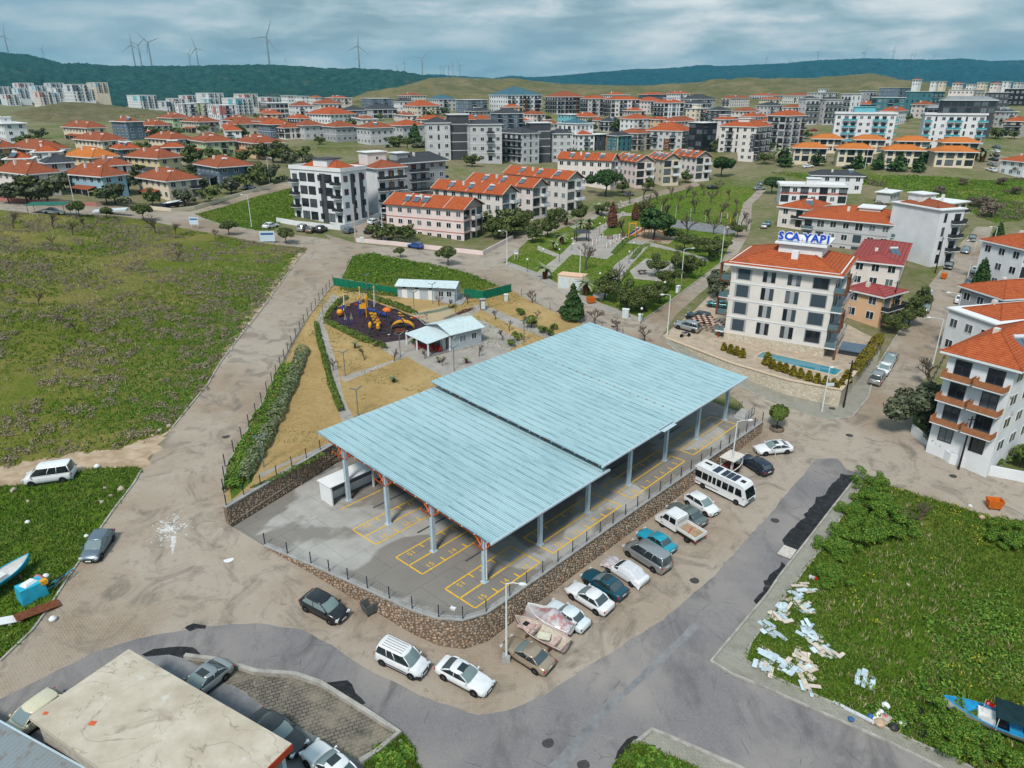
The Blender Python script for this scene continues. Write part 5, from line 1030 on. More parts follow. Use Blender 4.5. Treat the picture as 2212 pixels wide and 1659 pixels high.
def roof_gable(b, x0, x1, y0, y1, z, rise, ov, mat, axis='x', wallmat=None, stripes=0):
    if axis == 'x': v = [(x0-ov, y0-ov, z-.1), (x1+ov, y0-ov, z-.1), (x1+ov, (y0+y1)/2, z+rise), (x0-ov, (y0+y1)/2, z+rise), (x0-ov, y1+ov, z-.1), (x1+ov, y1+ov, z-.1)]; f = [(0, 1, 2, 3), (3, 2, 5, 4)]; ends = [[(x0, y0, z-.1), (x0, y1, z-.1), (x0, (y0+y1)/2, z+rise-.12)], [(x1, y0, z-.1), (x1, y1, z-.1), (x1, (y0+y1)/2, z+rise-.12)]]
    else: v = [(x0-ov, y0-ov, z-.1), (x0-ov, y1+ov, z-.1), ((x0+x1)/2, y1+ov, z+rise), ((x0+x1)/2, y0-ov, z+rise), (x1+ov, y0-ov, z-.1), (x1+ov, y1+ov, z-.1)]; f = [(0, 3, 2, 1), (3, 4, 5, 2)]; ends = [[(x0, y0, z-.1), (x1, y0, z-.1), ((x0+x1)/2, y0, z+rise-.12)], [(x0, y1, z-.1), (x1, y1, z-.1), ((x0+x1)/2, y1, z+rise-.12)]]
    mb = MB(); mb.add(v, f); mb.add([(p[0], p[1], p[2]-.12) for p in v], [q[::-1] for q in f]); o = mb.build('roof', mat, b)
    for e in ends: MB().add(e, [(0, 1, 2), (2, 1, 0)]).build('gable', wallmat, b)
    g = MB()
    for k in range(stripes+1):
        t = k/max(1, stripes)
        if axis == 'x':
            x = x0-ov+.1+(x1-x0+2*ov-.2)*t; g.tube([(x, y0-ov, z-.04), (x, (y0+y1)/2, z+rise+.06)], .11, 4); g.tube([(x, y1+ov, z-.04), (x, (y0+y1)/2, z+rise+.06)], .11, 4)
        else:
            y = y0-ov+.1+(y1-y0+2*ov-.2)*t; g.tube([(x0-ov, y, z-.04), ((x0+x1)/2, y, z+rise+.06)], .11, 4); g.tube([(x1+ov, y, z-.04), ((x0+x1)/2, y, z+rise+.06)], .11, 4)
    if stripes: g.build('verge', plain('verge_cream', (.62, .52, .46), .8), o)
    return o
def put_window(b, side, t, z, w, h, near, dark=False, shut=False, off=0.0, sill=False):
    loc = (t, -off, z) if side == 'R' else (-off, t, z); rot = (0, 0, 0) if side == 'R' else (0, 0, -PI/2)
    if shut: return place('shutter', WSHUT, b, loc, rot, (w, 1, h))
    if near:
        o = place('window', WFRAMED if dark else WFRAME, b, loc, rot, (w, 1, h)); place('pane', WPANE, o)
    else: o = place('window', WFARD if dark else WFAR, b, loc, rot, (w, 1, h))
    return o
def put_balcony(b, side, t, z, w, depth, near, rail, slab_mat=None, dw=1.8):
    loc = (t, 0, z) if side == 'R' else (0, t, z); rot = (0, 0, 0) if side == 'R' else (0, 0, -PI/2)
    place('balcony_slab', SLABM, b, loc, rot, (w, depth, 1), slab_mat); place('balcony_rail', railmesh(rail), b, loc, rot, (w, depth, 1))
    put_window(b, side, t, z+1.2, min(dw, w*.7), 2.1, near, True)
DIMS = {}
def fb(label, x0, x1, yt, yb, fl, frac=.5, phi=45, roof='hip', rmat=None, wall='white', name='apartment_block', cat='building', fh=2.9, extra=.4, patR='wbw', patL='ww', near=False, rail=None, tower=None, accent=None, solar=0, rise=None, ov=.6, dmin=7, row=None, pl=None, dark=False, wsz=(1.5, 1.5), dR=None, dL=None, bands=None, base=None, parapet=.0, slab=None, found=6, dish=0, bd=1.3, chim=1, mx=60, xb=None, porch=None, gt=False):
    h = fl*fh+extra; xn = x0+frac*(x1-x0); N = stand(xb if xb is not None else xn, yb, yt, h)
    if gt or not near:                         # stands on the relief where the foot is seen; storey height follows
        for _t in range(14):
            Q = GT(xn, yb); lo, hi = 1.0, 60.0
            for _ in range(26):
                m = .5*(lo+hi)
                if px((Q[0], Q[1], Q[2]+m))[1] > yt: lo = m
                else: hi = m
            f2 = (m-extra)/fl
            if f2 > 2.62: break
            yb += 2.0                    # the foot is hidden by what stands in front
        if 2.1 < f2 < 4.3 and Q[1] < 900: N, h, fh = Q, m, f2
    if pl is not None:
        q = G(*pl, N[2]+h); phi = math.degrees(math.atan2(q[1]-N[1], q[0]-N[0]))-90
    ph = math.radians(phi); rx = np.array([math.cos(ph), math.sin(ph), 0]); ly = np.array([-math.sin(ph), math.cos(ph), 0]); E = N+np.array([0, 0, h])
    dR = dR or (max(dmin, solve_len(E, rx, x1, mx)) if frac < .97 else dmin); dL = dL or (max(dmin, solve_len(E, ly, x0, mx)) if frac > .03 else max(dmin, dR*.7))
    b = thing(name, label, cat, (N[0], N[1], N[2]), ph, row); wm = WM(wall); rail = rail or RAILM
    MB().b2(0, dR, 0, dL, -found, h).build('wall', wm, b)
    far = not near
    for side, ln, pat in (('R', dR, patR), ('L', dL, patL)):
        if not pat: continue
        n = max(1, min(9, int(ln/2.9))); step = ln/n
        for k in range(n):
            ch = pat[k % len(pat)]; t = step*(k+.5)
            for f in range(fl):
                z = f*fh+extra
                if ch == 'w': put_window(b, side, t, z+1.5, wsz[0], wsz[1], near, dark)
                elif ch == 's': put_window(b, side, t, z+1.45, 1.9, 1.9, near, dark, random.random() < .75)
                elif ch == 't': put_window(b, side, t, z+1.35, .8, 2.0, near, True)
                elif ch == 'b':
                    if f == 0: put_window(b, side, t, z+1.3, 1.6, 1.9, near, True)
                    else: put_balcony(b, side, t, z-.1, step*.92, bd, near, rail, slab)
                elif ch == 'g': put_window(b, side, t, z+1.4, step*.85, 2.2, near, True)
                elif ch == 'd' and f < 2 and f == 0: put_window(b, side, t, 1.1, 1.2, 2.2, near, True)
    if accent:
        am = WM(accent[0])
        for (side, a0, a1, z0, z1) in accent[1]:
            if side == 'R': MB().b2(dR*a0, dR*a1, -.03, .3, h*z0, h*z1).build('panel', am, b)
            else: MB().b2(-.03, .3, dL*a0, dL*a1, h*z0, h*z1).build('panel', am, b)
    if bands:
        bm = WM(bands)
        for f in range(1, fl+1): MB().b2(-.06, dR+.04, -.06, dL+.04, f*fh+extra-.32, f*fh+extra-.12).build('band', bm, b)
    if base: MB().b2(-.05, dR+.04, -.05, dL+.04, -found+.1, base[1]).build('plinth', base[0], b)
    rmat = rmat or TERRA; rs = rise if rise is not None else min(dR, dL)*.21
    if roof == 'hip': roof_hip(b, 0, dR, 0, dL, h, rs, ov, rmat)
    elif roof == 'gx': roof_gable(b, 0, dR, 0, dL, h, rs, ov, rmat, 'x', wm, 4)
    elif roof == 'gy': roof_gable(b, 0, dR, 0, dL, h, rs, ov, rmat, 'y', wm, 4)
    else:
        MB().b2(-ov, dR+ov, -ov, dL+ov, h, h+.25).build('roof', TRIMW, b)
        if parapet:
            for q in ((-ov, dR+ov, -ov, -ov+.15), (-ov, dR+ov, dL+ov-.15, dL+ov), (-ov, -ov+.15, -ov+.15, dL+ov-.15), (dR+ov-.15, dR+ov, -ov+.15, dL+ov-.15)): MB().b2(q[0], q[1], q[2], q[3], h+.25, h+.25+parapet).build('parapet', wm, b)
        if roof == 'flathip': roof_hip(b, dR*.12, dR*.88, dL*.12, dL*.88, h+.25, rs*.8, .3, rmat, False)
    if porch:
        pm = porch[0]; y0, y1 = dL*porch[1], dL*porch[2]; zp = fh+.1; MB().add([(-2.8, y0, zp-.5), (-2.8, y1, zp-.5), (.05, y1, zp+.15), (.05, y0, zp+.15), (-2.8, y0, zp-.6), (-2.8, y1, zp-.6), (.05, y1, zp+.05), (.05, y0, zp+.05)], [(0, 3, 2, 1), (4, 5, 6, 7), (0, 4, 7, 3), (1, 2, 6, 5), (0, 1, 5, 4)]).build('porch_roof', pm, b)
        for y in np.linspace(y0+.15, y1-.15, 4): MB().b2(-2.7, -2.58, y-.06, y+.06, -1, zp-.55).build('porch_post', TRIMW, b)
        MB().b2(-2.66, -2.62, y0+.2, y1-.2, .9 if porch[3] else .2, zp-.6).build('porch_glazing', PANE if porch[3] else RAILM, b)
    if tower:
        tx, ty, tw, td, thh = tower[:5]; tm = WM(tower[5]) if len(tower) > 5 else wm; MB().b2(dR*tx, dR*tx+tw, dL*ty, dL*ty+td, h, h+thh).build('stair_tower', tm, b); MB().b2(dR*tx-.35, dR*tx+tw+.35, dL*ty-.35, dL*ty+td+.35, h+thh, h+thh+.22).build('tower_roof', TRIMW if len(tower) < 7 else WM(tower[6]), b)
        put_window(b, 'R', dR*tx+tw*.5, h+thh*.6, .8, .8, False).location.y = dL*ty-.01
    zr = h+rs*.45 if roof != 'flat' else h+.25
    for k in range(solar): solar_heater(b, dR*(.25+.5*((k*.37+.2) % 1)), dL*(.22+.12*(k % 2)), h+rs*.35, -ph+random.uniform(-.2, .2)+PI*.0)
    for k in range(chim): MB().box((dR*(.3+.35*k), dL*.6, h+rs*.8), (.6, .6, 1.3)).build('chimney', WM('warm'), b)
    for k in range(dish): place('satellite_dish', DISHM, b, (dR*random.random(), -.15, h*random.uniform(.3, .9)), (.5, 0, random.uniform(-.6, .6)))
    DIMS[b.name] = (dR, dL, h); return b
# ------------------------------------------------------------------ the corner block with roof lettering
def m_ashlar():
    d = ND('cream_ashlar'); v = d.map(d.pos(), (1, 1, 1), (PI/2, 0, .0)); cell = d.voro(2.3, d.map(d.pos(), (1, 1, 1.35)), feat='DISTANCE_TO_EDGE'); col = d.voro(2.3, d.map(d.pos(), (1, 1, 1.35)), out='Color')
    c = d.mix((.50, .42, .30), (.66, .60, .50), col); c = d.mix((.30, .25, .19), c, d.ramp(cell, [(.0, 0), (.06, 1)])); c = d.mix(c, (.36, .20, .10), d.ramp(d.noise(.5, 6, .7, d.map(d.pos(), (1, 1, .25))), [(.6, 0), (.75, .5)])); d.bump(cell, .5, .03); return d.out(c, .85)
ASHLAR = m_ashlar(); BROWN = WM('brown')
def corner_block():
    b = fb('cream apartment block with red hipped roof and blue rooftop lettering', 1583, 1868, 593, 785, 4, 1, 0, 'none', wall='warm', pl=(1583, 567), xb=1775, extra=2.8, near=True, patR=None, patL=None, bands='white', base=(ASHLAR, 2.5), found=1.5, chim=0, dR=13.5)
    dR, dL, h = DIMS[b.name]
    for c, (t, kind) in enumerate(((.13, 'W'), (.38, 'tt'), (.62, 'tt'), (.87, 'S'))):
        for f in range(4):
            z = 2.8+f*2.9+1.35; y = dL*t
            if kind == 'W': put_window(b, 'L', y, z, 2.2, 1.9, True, True, shut=(f in (1, 2)))
            elif kind == 'S': put_window(b, 'L', y, z, 1.9, 1.9, True, True, shut=True)
            else:
                MB().b2(-.025, .1, y-1.0, y+1.0, z-1.0, z+1.0).build('window_panel', WM('grey'), b)
                for s in (-1, 1): put_window(b, 'L', y+s*.65, z, .62, 1.9, True, True, off=.03, shut=(f in (1, 2) and s < 0))
            if kind != 'tt':
                for s in (-1,): MB().b2(-.02, .1, y-1.25, y+1.25, z-1.08, z+1.08).build('window_surround', WM('grey'), b)
    MB().b2(-.3, dR+.3, -.3, dL+.3, h-.75, h-.02).build('cornice', TRIMW, b)
    roof_hip(b, 0, dR, 0, dL, h+.02, 2.6, 1.1, TERRA, True)
    # brown framed corner balconies
    for f in range(4):
        z = 2.8+f*2.9-.15
        MB().b2(2.2, dR-.5, -1.5, 0, z, z+.2).build('balcony_slab', TRIMW, b); MB().b2(2.2, dR-.5, -1.5, -1.44, z+.2, z+1.1).build('balcony_rail', GLRAIL, b); put_window(b, 'R', 4.2, z+1.3, 2.0, 2.1, True, True); put_window(b, 'R', 8.6, z+1.3, 2.0, 2.1, True, True)
        MB().b2(-.4, 2.1, -1.6, 0, z, z+.22).build('balcony_slab', BROWN if f % 2 == 1 else TRIMW, b); MB().b2(-.4, 2.1, -1.6, -1.55, z+.22, z+1.1).build('balcony_rail', GLRAIL, b); MB().b2(-.4, -.35, -1.5, 0, z+.22, z+1.1).build('balcony_rail', GLRAIL, b)
        MB().b2(-.5, 1.2, dL+.0, dL+1.5, z, z+.22).build('balcony_slab', BROWN if f % 2 == 1 else TRIMW, b); MB().b2(-.5, -.45, dL+.05, dL+1.5, z+.22, z+1.1).build('balcony_rail', GLRAIL, b)
        put_window(b, 'R', 1.0, z+1.3, 1.4, 2.1, True, True)
    for z0 in (2.8+2.9-.15, 2.8+3*2.9-.15):
        for y in (-1.85,): MB().b2(-.65, -.35, y, y+.3, z0, z0+2.95).build('brown_frame', BROWN, b)
        MB().b2(-.65, 2.2, -1.85, -1.55, z0+2.7, z0+2.98).build('brown_frame', BROWN, b); MB().b2(-.66, .2, dL+1.5, dL+1.75, z0, z0+2.98).build('brown_frame', BROWN, b); MB().b2(-.66, .2, dL+.2, dL+1.75, z0+2.75, z0+3.0).build('brown_frame', BROWN, b); MB().b2(1.95, 2.2, -1.85, -1.6, z0, z0+2.7).build('brown_frame', BROWN, b)
    MB().b2(-.6, -.3, -1.8, -1.5, -.9, 2.65).build('brown_frame', BROWN, b)
    # roof terrace and lettering
    tx0, tx1, ty0, ty1 = dR*.30, dR*.85, dL*.20, dL*.62; MB().b2(tx0, tx1, ty0, ty1, h+.6, h+3.1).build('stair_tower', TRIMW, b); MB().b2(tx0-.6, tx1+.6, ty0-.6, ty1+.6, h+3.1, h+3.35).build('tower_roof', TRIMW, b); MB().box((tx0-1.3, (ty0+ty1)/2+.4, h+1.6), (1.0, 1.0, 1.6)).build('chimney', TRIMW, b)
    MB().box((2.2, dL*.35, h+.85), (.9, .6, .1)).build('skylight', WM('rose'), b)
    sg = MB();
    L = ty1-ty0+1.0; yc = (ty0+ty1)/2
    for k in range(5): sg.tube([(tx0+.3, ty1+.3-(L-.4)*k/4, h+3.35), (tx0+.3, ty1+.3-(L-.4)*k/4, h+4.1)], .04, 4)
    sg.tube([(tx0+.3, ty0-.3, h+3.75), (tx0+.3, ty1+.3, h+3.75)], .04, 4)
    sign = sg.build('roof_sign', WM('rose'), b); blue = ND('sign_blue').out((.01, .07, .55), .4); wht = ND('sign_white').out((.75, .77, .80), .5)
    for k, ch in enumerate('SCA YAPI'):
        if ch == ' ': continue
        y = ty1+.45-(L+.4)*(.5, 1.55, 2.6, 3.4, 4.2, 5.3, 6.35, 7.1)[k]/7.5
        for nm, mt, off, sc, e in (('letter', blue, -.10, 1.0, .05), ('letter_edge', wht, 0.0, 1.0, .04)):
            cu = bpy.data.curves.new('l', 'FONT'); cu.body = ch; cu.size = 1.75; cu.align_x = 'CENTER'; cu.extrude = e; cu.offset = .05 if nm == 'letter' else .15; cu.resolution_u = 2
            o = bpy.data.objects.new('l', cu); COL.objects.link(o); bpy.context.view_layer.update(); me = bpy.data.meshes.new_from_object(o.evaluated_get(bpy.context.evaluated_depsgraph_get())); bpy.data.objects.remove(o); me.materials.clear(); me.materials.append(mt)
            place(nm, me, sign, (tx0+.3+off, y, h+3.7), (PI/2, 0, -PI/2))
    # glazed winter garden and flat porch on the right
    MB().b2(3, 7, -6, -1.9, -1, 1.8).build('glass_room', ND('room_glass').out((.03, .045, .05), .1), b); MB().b2(2.8, 7.2, -6.2, -1.8, 1.8, 1.95).build('glass_room_roof', WM('slate'), b)
    return b
CB = corner_block()
def garden():
    # stone wall round the garden terrace, hedge balls, pool, pergola
    W_ = [np.array(p) for p in SCAG]; stone_wall('garden_wall', 'cream stone garden wall below the corner apartment block', [SCAG[0], SCAG[1], SCAG[2], SCAG[3], SCAG[4], SCAG[5]], lambda x, y: 1.75, lambda x, y: Tz(x, y), 1, mats=(ASHLAR, plain('coping_sand', (.56, .44, .32), .8)), stone=False)
    P = G(1722, 785, 1.0); Q = G(1800, 803, 1.0); d = (Q-P)/np.linalg.norm(Q-P); rz = math.atan2(d[1], d[0])
    pool = thing('swimming_pool', 'narrow turquoise swimming pool behind the stone garden wall', 'pool', (P[0], P[1], 1.0), rz)
    wt = ND('pool_water').out((.02, .22, .30), .06, 0, .6); MB().b2(-6, 6.2, -1.4, 1.6, -.05, .03).build('water', wt, pool)
    ed = MB(); ed.b2(-6.3, 6.5, -1.7, -1.4, -.05, .1); ed.b2(-6.3, 6.5, 1.6, 1.9, -.05, .1); ed.b2(-6.3, -6, -1.4, 1.6, -.05, .1); ed.b2(6.2, 6.5, -1.4, 1.6, -.05, .1); ed.build('edge', plain('coping_sand', (.56, .44, .32)), pool)
    c = G(1530, 722, 1.0); pg = thing('pergola', 'brown timber pergola beside the parked off-roader', 'pergola', (c[0], c[1], 1.0), rz+.02); wood = plain('pergola_wood', (.22, .05, .025), .7, 0, .2)
    for x, y in ((-2.6, -1.8), (2.6, -1.8), (-2.6, 1.8), (2.6, 1.8)): MB().b2(x-.1, x+.1, y-.1, y+.1, 0, 2.4).build('post', wood, pg)
    for k in range(8): MB().b2(-2.9+k*.8, -2.75+k*.8, -2.2, 2.2, 2.4, 2.6).build('rafter', wood, pg)
    for k in range(10):
        for j in range(5):
            if (k+j) % 2: MB().b2(-2.8+k*.58, -2.3+k*.58, -2.1+j*.85, -1.4+j*.85, 2.6, 2.64).build('slat', plain('pergola_slat', (.55, .42, .34), .7), pg)
garden()
def wallrow(label, pts, h=1.1, col='white', th=.22, fn=T):
    P = [GT(x, y, fn)[:2] for x, y in pts]; kerb_o = kerb(P, th, h, fn, True, WM(col)); kerb_o.name = 'garden_wall'; del kerb_o['kind']; prop(kerb_o, label, 'wall'); return kerb_o
wallrow('pink low garden wall in front of the pink apartment house', [(770, 523), (850, 530), (950, 541), (1043, 551), (1108, 516)], 1.0, 'pink')
wallrow('white garden wall in front of white apartments', [(598, 480), (640, 487), (735, 497), (760, 490), (825, 467)], 1.2, 'white')
wallrow('long white garden wall below the balcony building', [(1968, 935), (1990, 955), (2050, 1000), (2130, 1025), (2230, 1045)], 1.3, 'white')
wallrow('pale garden wall along the left upper street', [(325, 452), (370, 457), (420, 452), (500, 428), (590, 402)], .9, 'cream')
wallrow('red brown garden wall behind the far road on the left', [(-40, 430), (30, 436), (120, 441), (210, 446)], .9, 'rose')
# ------------------------------------------------------------------ other near blocks
fb('grey apartment block with wide red roof behind the corner block', 1735, 1982, 487, 594, 4, .9, 0, 'hip', TERRA, 'lgrey', pl=(1738, 467), xb=1938, patL='bwwswws', patR='bb', near=True, bands='grey', tower=(.35, .3, 6, 5, 2.4, 'warm'), ov=.9, rise=2.4, rail=GLRAIL)
fb('tall white blank-walled block behind the grey apartment block', 1930, 2042, 455, 577, 4, .68, 0, 'flathip', TERRA2, 'white', pl=(1935, 438), gt=True, patL='', patR='tb', near=True, tower=(.3, .55, 4, 4, 2.4), ov=.4)
fb('cream balcony house at the end of right street', 2030, 2062, 440, 505, 3, .4, 30, 'flat', None, 'cream', patR='b', patL='w')
fb('red tin roofed house behind the glazed corner block', 1842, 1965, 572, 628, 2, .75, 0, 'hip', REDTIN, 'palepink', pl=(1850, 562), xb=1935, patR='ww', patL='w', solar=1, rise=1.1, extra=.2, dish=1)
fb('small red tin roofed lean-to house on the right street', 1868, 1912, 640, 700, 2, .6, 35, 'hip', REDTIN, 'peach', patR='b', patL='w', rise=.9, dish=2)
b = fb('white apartment block with curved orange balconies at right edge', 2076, 2330, 795, 1000, 4, .45, 0, 'hip', TERRA, 'white', pl=(2080, 765), xb=2138, extra=.3, patR='ww', patL='b', near=True, rail=plain('balcony_orange', (.36, .15, .07), .7, 0, .2), solar=1, rise=2.6, ov=.8, dish=3, dR=14, wsz=(1.9, 1.4), bd=1.5, tower=None)
fb('low white house with red roof above the balcony block', 2112, 2330, 702, 800, 2, .06, 14, 'flathip', TERRA, 'white', patR='gw', patL='w', near=True, gt=True, dR=16, dL=9, accent=('grey', [('R', 0, 1, .72, .9)]), ov=.3)
fb('grey villa with red hipped roof at the right edge', 2139, 2330, 645, 725, 2, .04, 12, 'hip', TERRA, 'grey', patR='gg', patL='w', near=True, gt=True, dR=16, dL=9)
fb('dark balcony block with red roof at upper right edge', 2182, 2330, 538, 640, 3, .04, 14, 'hip', TERRA, 'white', patR='gb', patL='w', near=True, gt=True, dR=16, dL=10)
fb('red roofed house at the top of right edge', 2196, 2300, 350, 375, 2, .1, 15, 'hip', TERRA, 'white', dR=14, dL=10)
b = fb('pink four-storey apartment house with solar heaters and gabled end', 833, 1042, 452, 536, 3, .82, 0, 'gy', TERRA, 'pink', pl=(835, 439), xb=1003, extra=1.0, patL='wwwww', patR='gb', near=True, bands='rose', solar=0, rise=2.3, wsz=(1.4, 1.3), rail=WM('palepink'), dish=3)
dR, dL, h = DIMS[b.name]
for k, y in enumerate((.52, .64, .76)): solar_heater(b, dR*.22, dL*y, h+.75, -PI/2, .45)
b = fb('white apartment block with dark glazed bays and orange roof', 626, 790, 372, 490, 4, .73, 0, 'flathip', TERRA, 'white', pl=(627, 364), xb=744, extra=.6, fh=3.0, gt=True, patL='bgwgg', patR='wt', near=True, dark=True, accent=('dark', [('R', .35, .5, .05, .95), ('R', .7, .85, .05, .95), ('L', .3, .42, .0, .95)]), tower=(.2, .35, 5, 5, 2.6, 'white', 'dark'), parapet=.7, ov=.25, rise=2.6)
fb('white block with wooden balcony strips behind the white dark-glazed block', 762, 874, 363, 468, 4, .52, 40, 'hip', TERRA2, 'white', xb=820, extra=.8, patR='bb', patL='', near=True, gt=True, accent=('orange', [('R', .45, .53, .05, .95), ('R', .75, .80, .05, .95)]), tower=(.05, .4, 6, 5, 3.6, 'palepink'), ov=.7, rise=1.6)
fb('grey apartment block with dark slate hipped roof', 862, 990, 345, 428, 4, .8, 0, 'hip', SLATE, 'grey', pl=(866, 352), xb=966, patL='wwbb', patR='b', near=False, tower=(.2, .75, 4, 4, 2.6, 'grey'), rise=2.4, ov=.9)
g = 'gabled pink and cream row houses'
def rowhouse(label, x0, x1, xn, yt, yb, pl, wall, fl=3, **k):
    return fb(label, x0, x1, yt, yb, fl, (xn-x0)/(x1-x0), 0, 'gy', TERRA, wall, pl=pl, extra=.8, patL='www', patR='gb', near=False, rise=2.2, rail=WM('white'), row=g, solar=0, **k)
for args in [('off-white row house nearest the pink apartments', 935, 1112, 1085, 420, 490, (938, 406), 'warm'), ('pale pink row house behind the off-white one', 1010, 1172, 1150, 405, 476, (1014, 391), 'palepink'), ('off-white row house at the upper end of the stepped row', 1090, 1243, 1224, 388, 463, (1094, 374), 'warm'), ('white long row house facing the central park pines', 1205, 1332, 1318, 347, 410, (1208, 342), 'palepink'), ('pink row house with stacked balconies above the park', 1330, 1403, 1372, 350, 407, (1332, 343), 'pink'), ('cream row house with glazed balconies', 1400, 1458, 1430, 345, 402, (1402, 340), 'cream'), ('pale corner row house nearest the round pine', 1452, 1530, 1500, 340, 393, (1455, 334), 'palepink')]:
    b = rowhouse(*args); dR, dL, h = DIMS[b.name]
    for k in range(3): solar_heater(b, dR*.25, dL*(.2+.28*k), h+.7, -PI/2, .45)
# ------------------------------------------------------------------ the rest of the town, read house by house
def tab(row, phrase, items, name, cat, **kw):
    items = sorted(items, key=lambda q: q[0]+q[1])
    for k, it in enumerate(items):
        x0, x1, yt, yb, fl, frac, phi, roof, rm, wall, word = it[:11]; ex = dict(kw); ex.update(it[11] if len(it) > 11 else {})
        if name == 'estate_house' and roof == 'hip': ex['porch'] = (TERRA2 if k % 3 else SLATE, .1+.1*(k % 3), .75, k % 2)
        fb('%s, %s from left %s' % (word, ordinal(k+1), phrase), x0, x1, yt, yb, fl, frac, phi, roof, rm, wall, name=name, cat=cat, row=row, **ex)
FILL = [(1098,1150,262,285,2),(1160,1205,268,292,2),(1240,1290,252,276,2),(1300,1345,262,284,2),(1345,1395,240,262,2),(1440,1500,262,290,3),(1500,1550,242,262,2),(1420,1475,272,300,2),(1560,1620,262,285,2),(1600,1660,252,272,2),(1640,1700,262,285,2),(1690,1735,248,268,2),(850,900,250,270,2),(900,960,258,280,2),(960,1010,262,282,2),(1000,1060,258,278,2),(760,815,258,276,2),(620,670,256,274,2),(560,610,246,262,2),(690,740,236,252,2),(60,130,330,355,2),(240,300,322,342,2),(460,515,282,300,2),(600,650,276,296,2),(-10,50,345,372,2),(95,160,352,376,2),(330,395,318,338,2),(200,262,358,384,2),(1230,1285,292,318,3),(1180,1230,296,322,3),(1590,1640,284,310,3),(1740,1800,226,250,3),(1850,1905,226,252,3),(1905,1960,240,262,3),(1970,2020,226,250,3),(2090,2150,252,280,3),(2140,2200,242,268,3),(2170,2225,262,290,3),(1690,1760,206,224,2),(1620,1690,206,222,2),(1080,1130,232,250,3),(1005,1060,240,258,2),(1440,1490,202,216,2),(1380,1440,204,217,2),(1300,1360,205,216,2),(1560,1620,212,232,3),(1640,1690,214,232,3),(1470,1530,224,242,3),(700,760,212,228,2),(860,920,206,222,2)]
hk = dict(patR='wwb', patL='ww', solar=1, ov=.8, found=8, chim=2, fh=2.8, rise=2.7)
tab('front row of the left estate', 'in left estate front row', [(-8, 122, 376, 415, 2, .62, 58, 'hip', TERRA2, 'palepink', 'pale pink house with old tiled roof'), (143, 270, 381, 427, 2, .68, 62, 'hip', TERRA2, 'blue', 'light blue house with red tiled roof'), (297, 428, 391, 432, 2, .55, 52, 'hip', TERRA2, 'cream', 'cream house with two solar heaters', dict(solar=2)), (423, 545, 361, 402, 2, .45, 45, 'hip', TERRA2, 'slate', 'slate blue house with dark porch')], 'estate_house', 'house', **hk)
tab('second row of the left estate', 'in left estate second row', [(-40, 20, 320, 350, 2, .6, 55, 'hip', TERRA2, 'orange', 'orange walled house at picture edge'), (18, 145, 323, 352, 2, .6, 58, 'hip', TERRA2, 'palepink', 'long white house with weathered roof'), (143, 252, 340, 371, 2, .6, 58, 'hip', ORTILE, 'yellow', 'yellow house with fresh orange roof'), (273, 390, 342, 374, 2, .65, 60, 'hip', TERRA2, 'yellow', 'yellow cream house with chimneys'), (410, 505, 306, 340, 2, .4, 40, 'hip', TERRA2, 'green', 'pale green house with glazed porch'), (508, 610, 309, 343, 2, .45, 42, 'hip', TERRA2, 'peach', 'peach house facing the grass slope')], 'estate_house', 'house', **hk)
tab('third row of the left estate', 'in left estate third row', [(-20, 55, 268, 308, 3, .5, 45, 'flat', None, 'white', 'white modern house with roof terrace', dict(solar=0, tower=(.1, .3, 4, 4, 2.5))), (135, 228, 276, 306, 2, .65, 55, 'hip', TERRA2, 'cream', 'cream and pink house with red roof'), (160, 270, 304, 326, 2, .6, 55, 'hip', TERRA2, 'cream', 'beige house under a dark old roof'), (240, 308, 264, 297, 3, .6, 55, 'flathip', TERRA2, 'slate', 'dark slate house with open attic'), (300, 366, 271, 296, 2, .6, 55, 'hip', TERRA2, 'palepink', 'white house behind the dark tree'), (318, 412, 301, 324, 2, .6, 55, 'hip', TERRA2, 'cream', 'olive cream house behind round trees'), (342, 410, 255, 276, 2, .5, 48, 'hip', TERRA2, 'green', 'light green house with red roof'), (392, 473, 263, 282, 2, .5, 48, 'hip', TERRA2, 'beige', 'beige house with brown porch'), (482, 548, 261, 280, 2, .5, 48, 'hip', TERRA2, 'blue', 'bright blue house with red roof'), (545, 600, 262, 280, 2, .5, 48, 'hip', TERRA2, 'cream', 'cream house with red roof')], 'estate_house', 'house', **hk)
tab('grey semi-detached row', 'in grey semi-detached row', [(556, 632, 269, 300, 2, .4, 40, 'hip', TERRA, 'slate', 'blue grey house with white trims'), (632, 700, 271, 302, 2, .4, 40, 'hip', TERRA2, 'lgrey', 'pale grey house with red roof'), (698, 772, 274, 308, 2, .4, 40, 'hip', TERRA2, 'grey', 'grey house with red porch'), (770, 850, 276, 314, 2, .4, 40, 'hip', TERRA2, 'lgrey', 'light grey house with solar heater', dict(solar=1)), (842, 915, 271, 306, 2, .4, 40, 'hip', TERRA, 'lgrey', 'white and grey house beside dark cypress'), (490, 556, 268, 296, 2, .4, 42, 'hip', TERRA2, 'cream', 'cream house with red awning'), (662, 768, 247, 267, 2, .5, 48, 'hip', TERRA, 'white', 'wide white house with broad red roof')], 'row_house', 'house', patR='ww', patL='w', ov=.8, found=8, chim=0, bands='white')
mk = dict(found=10, chim=0, ov=.5)
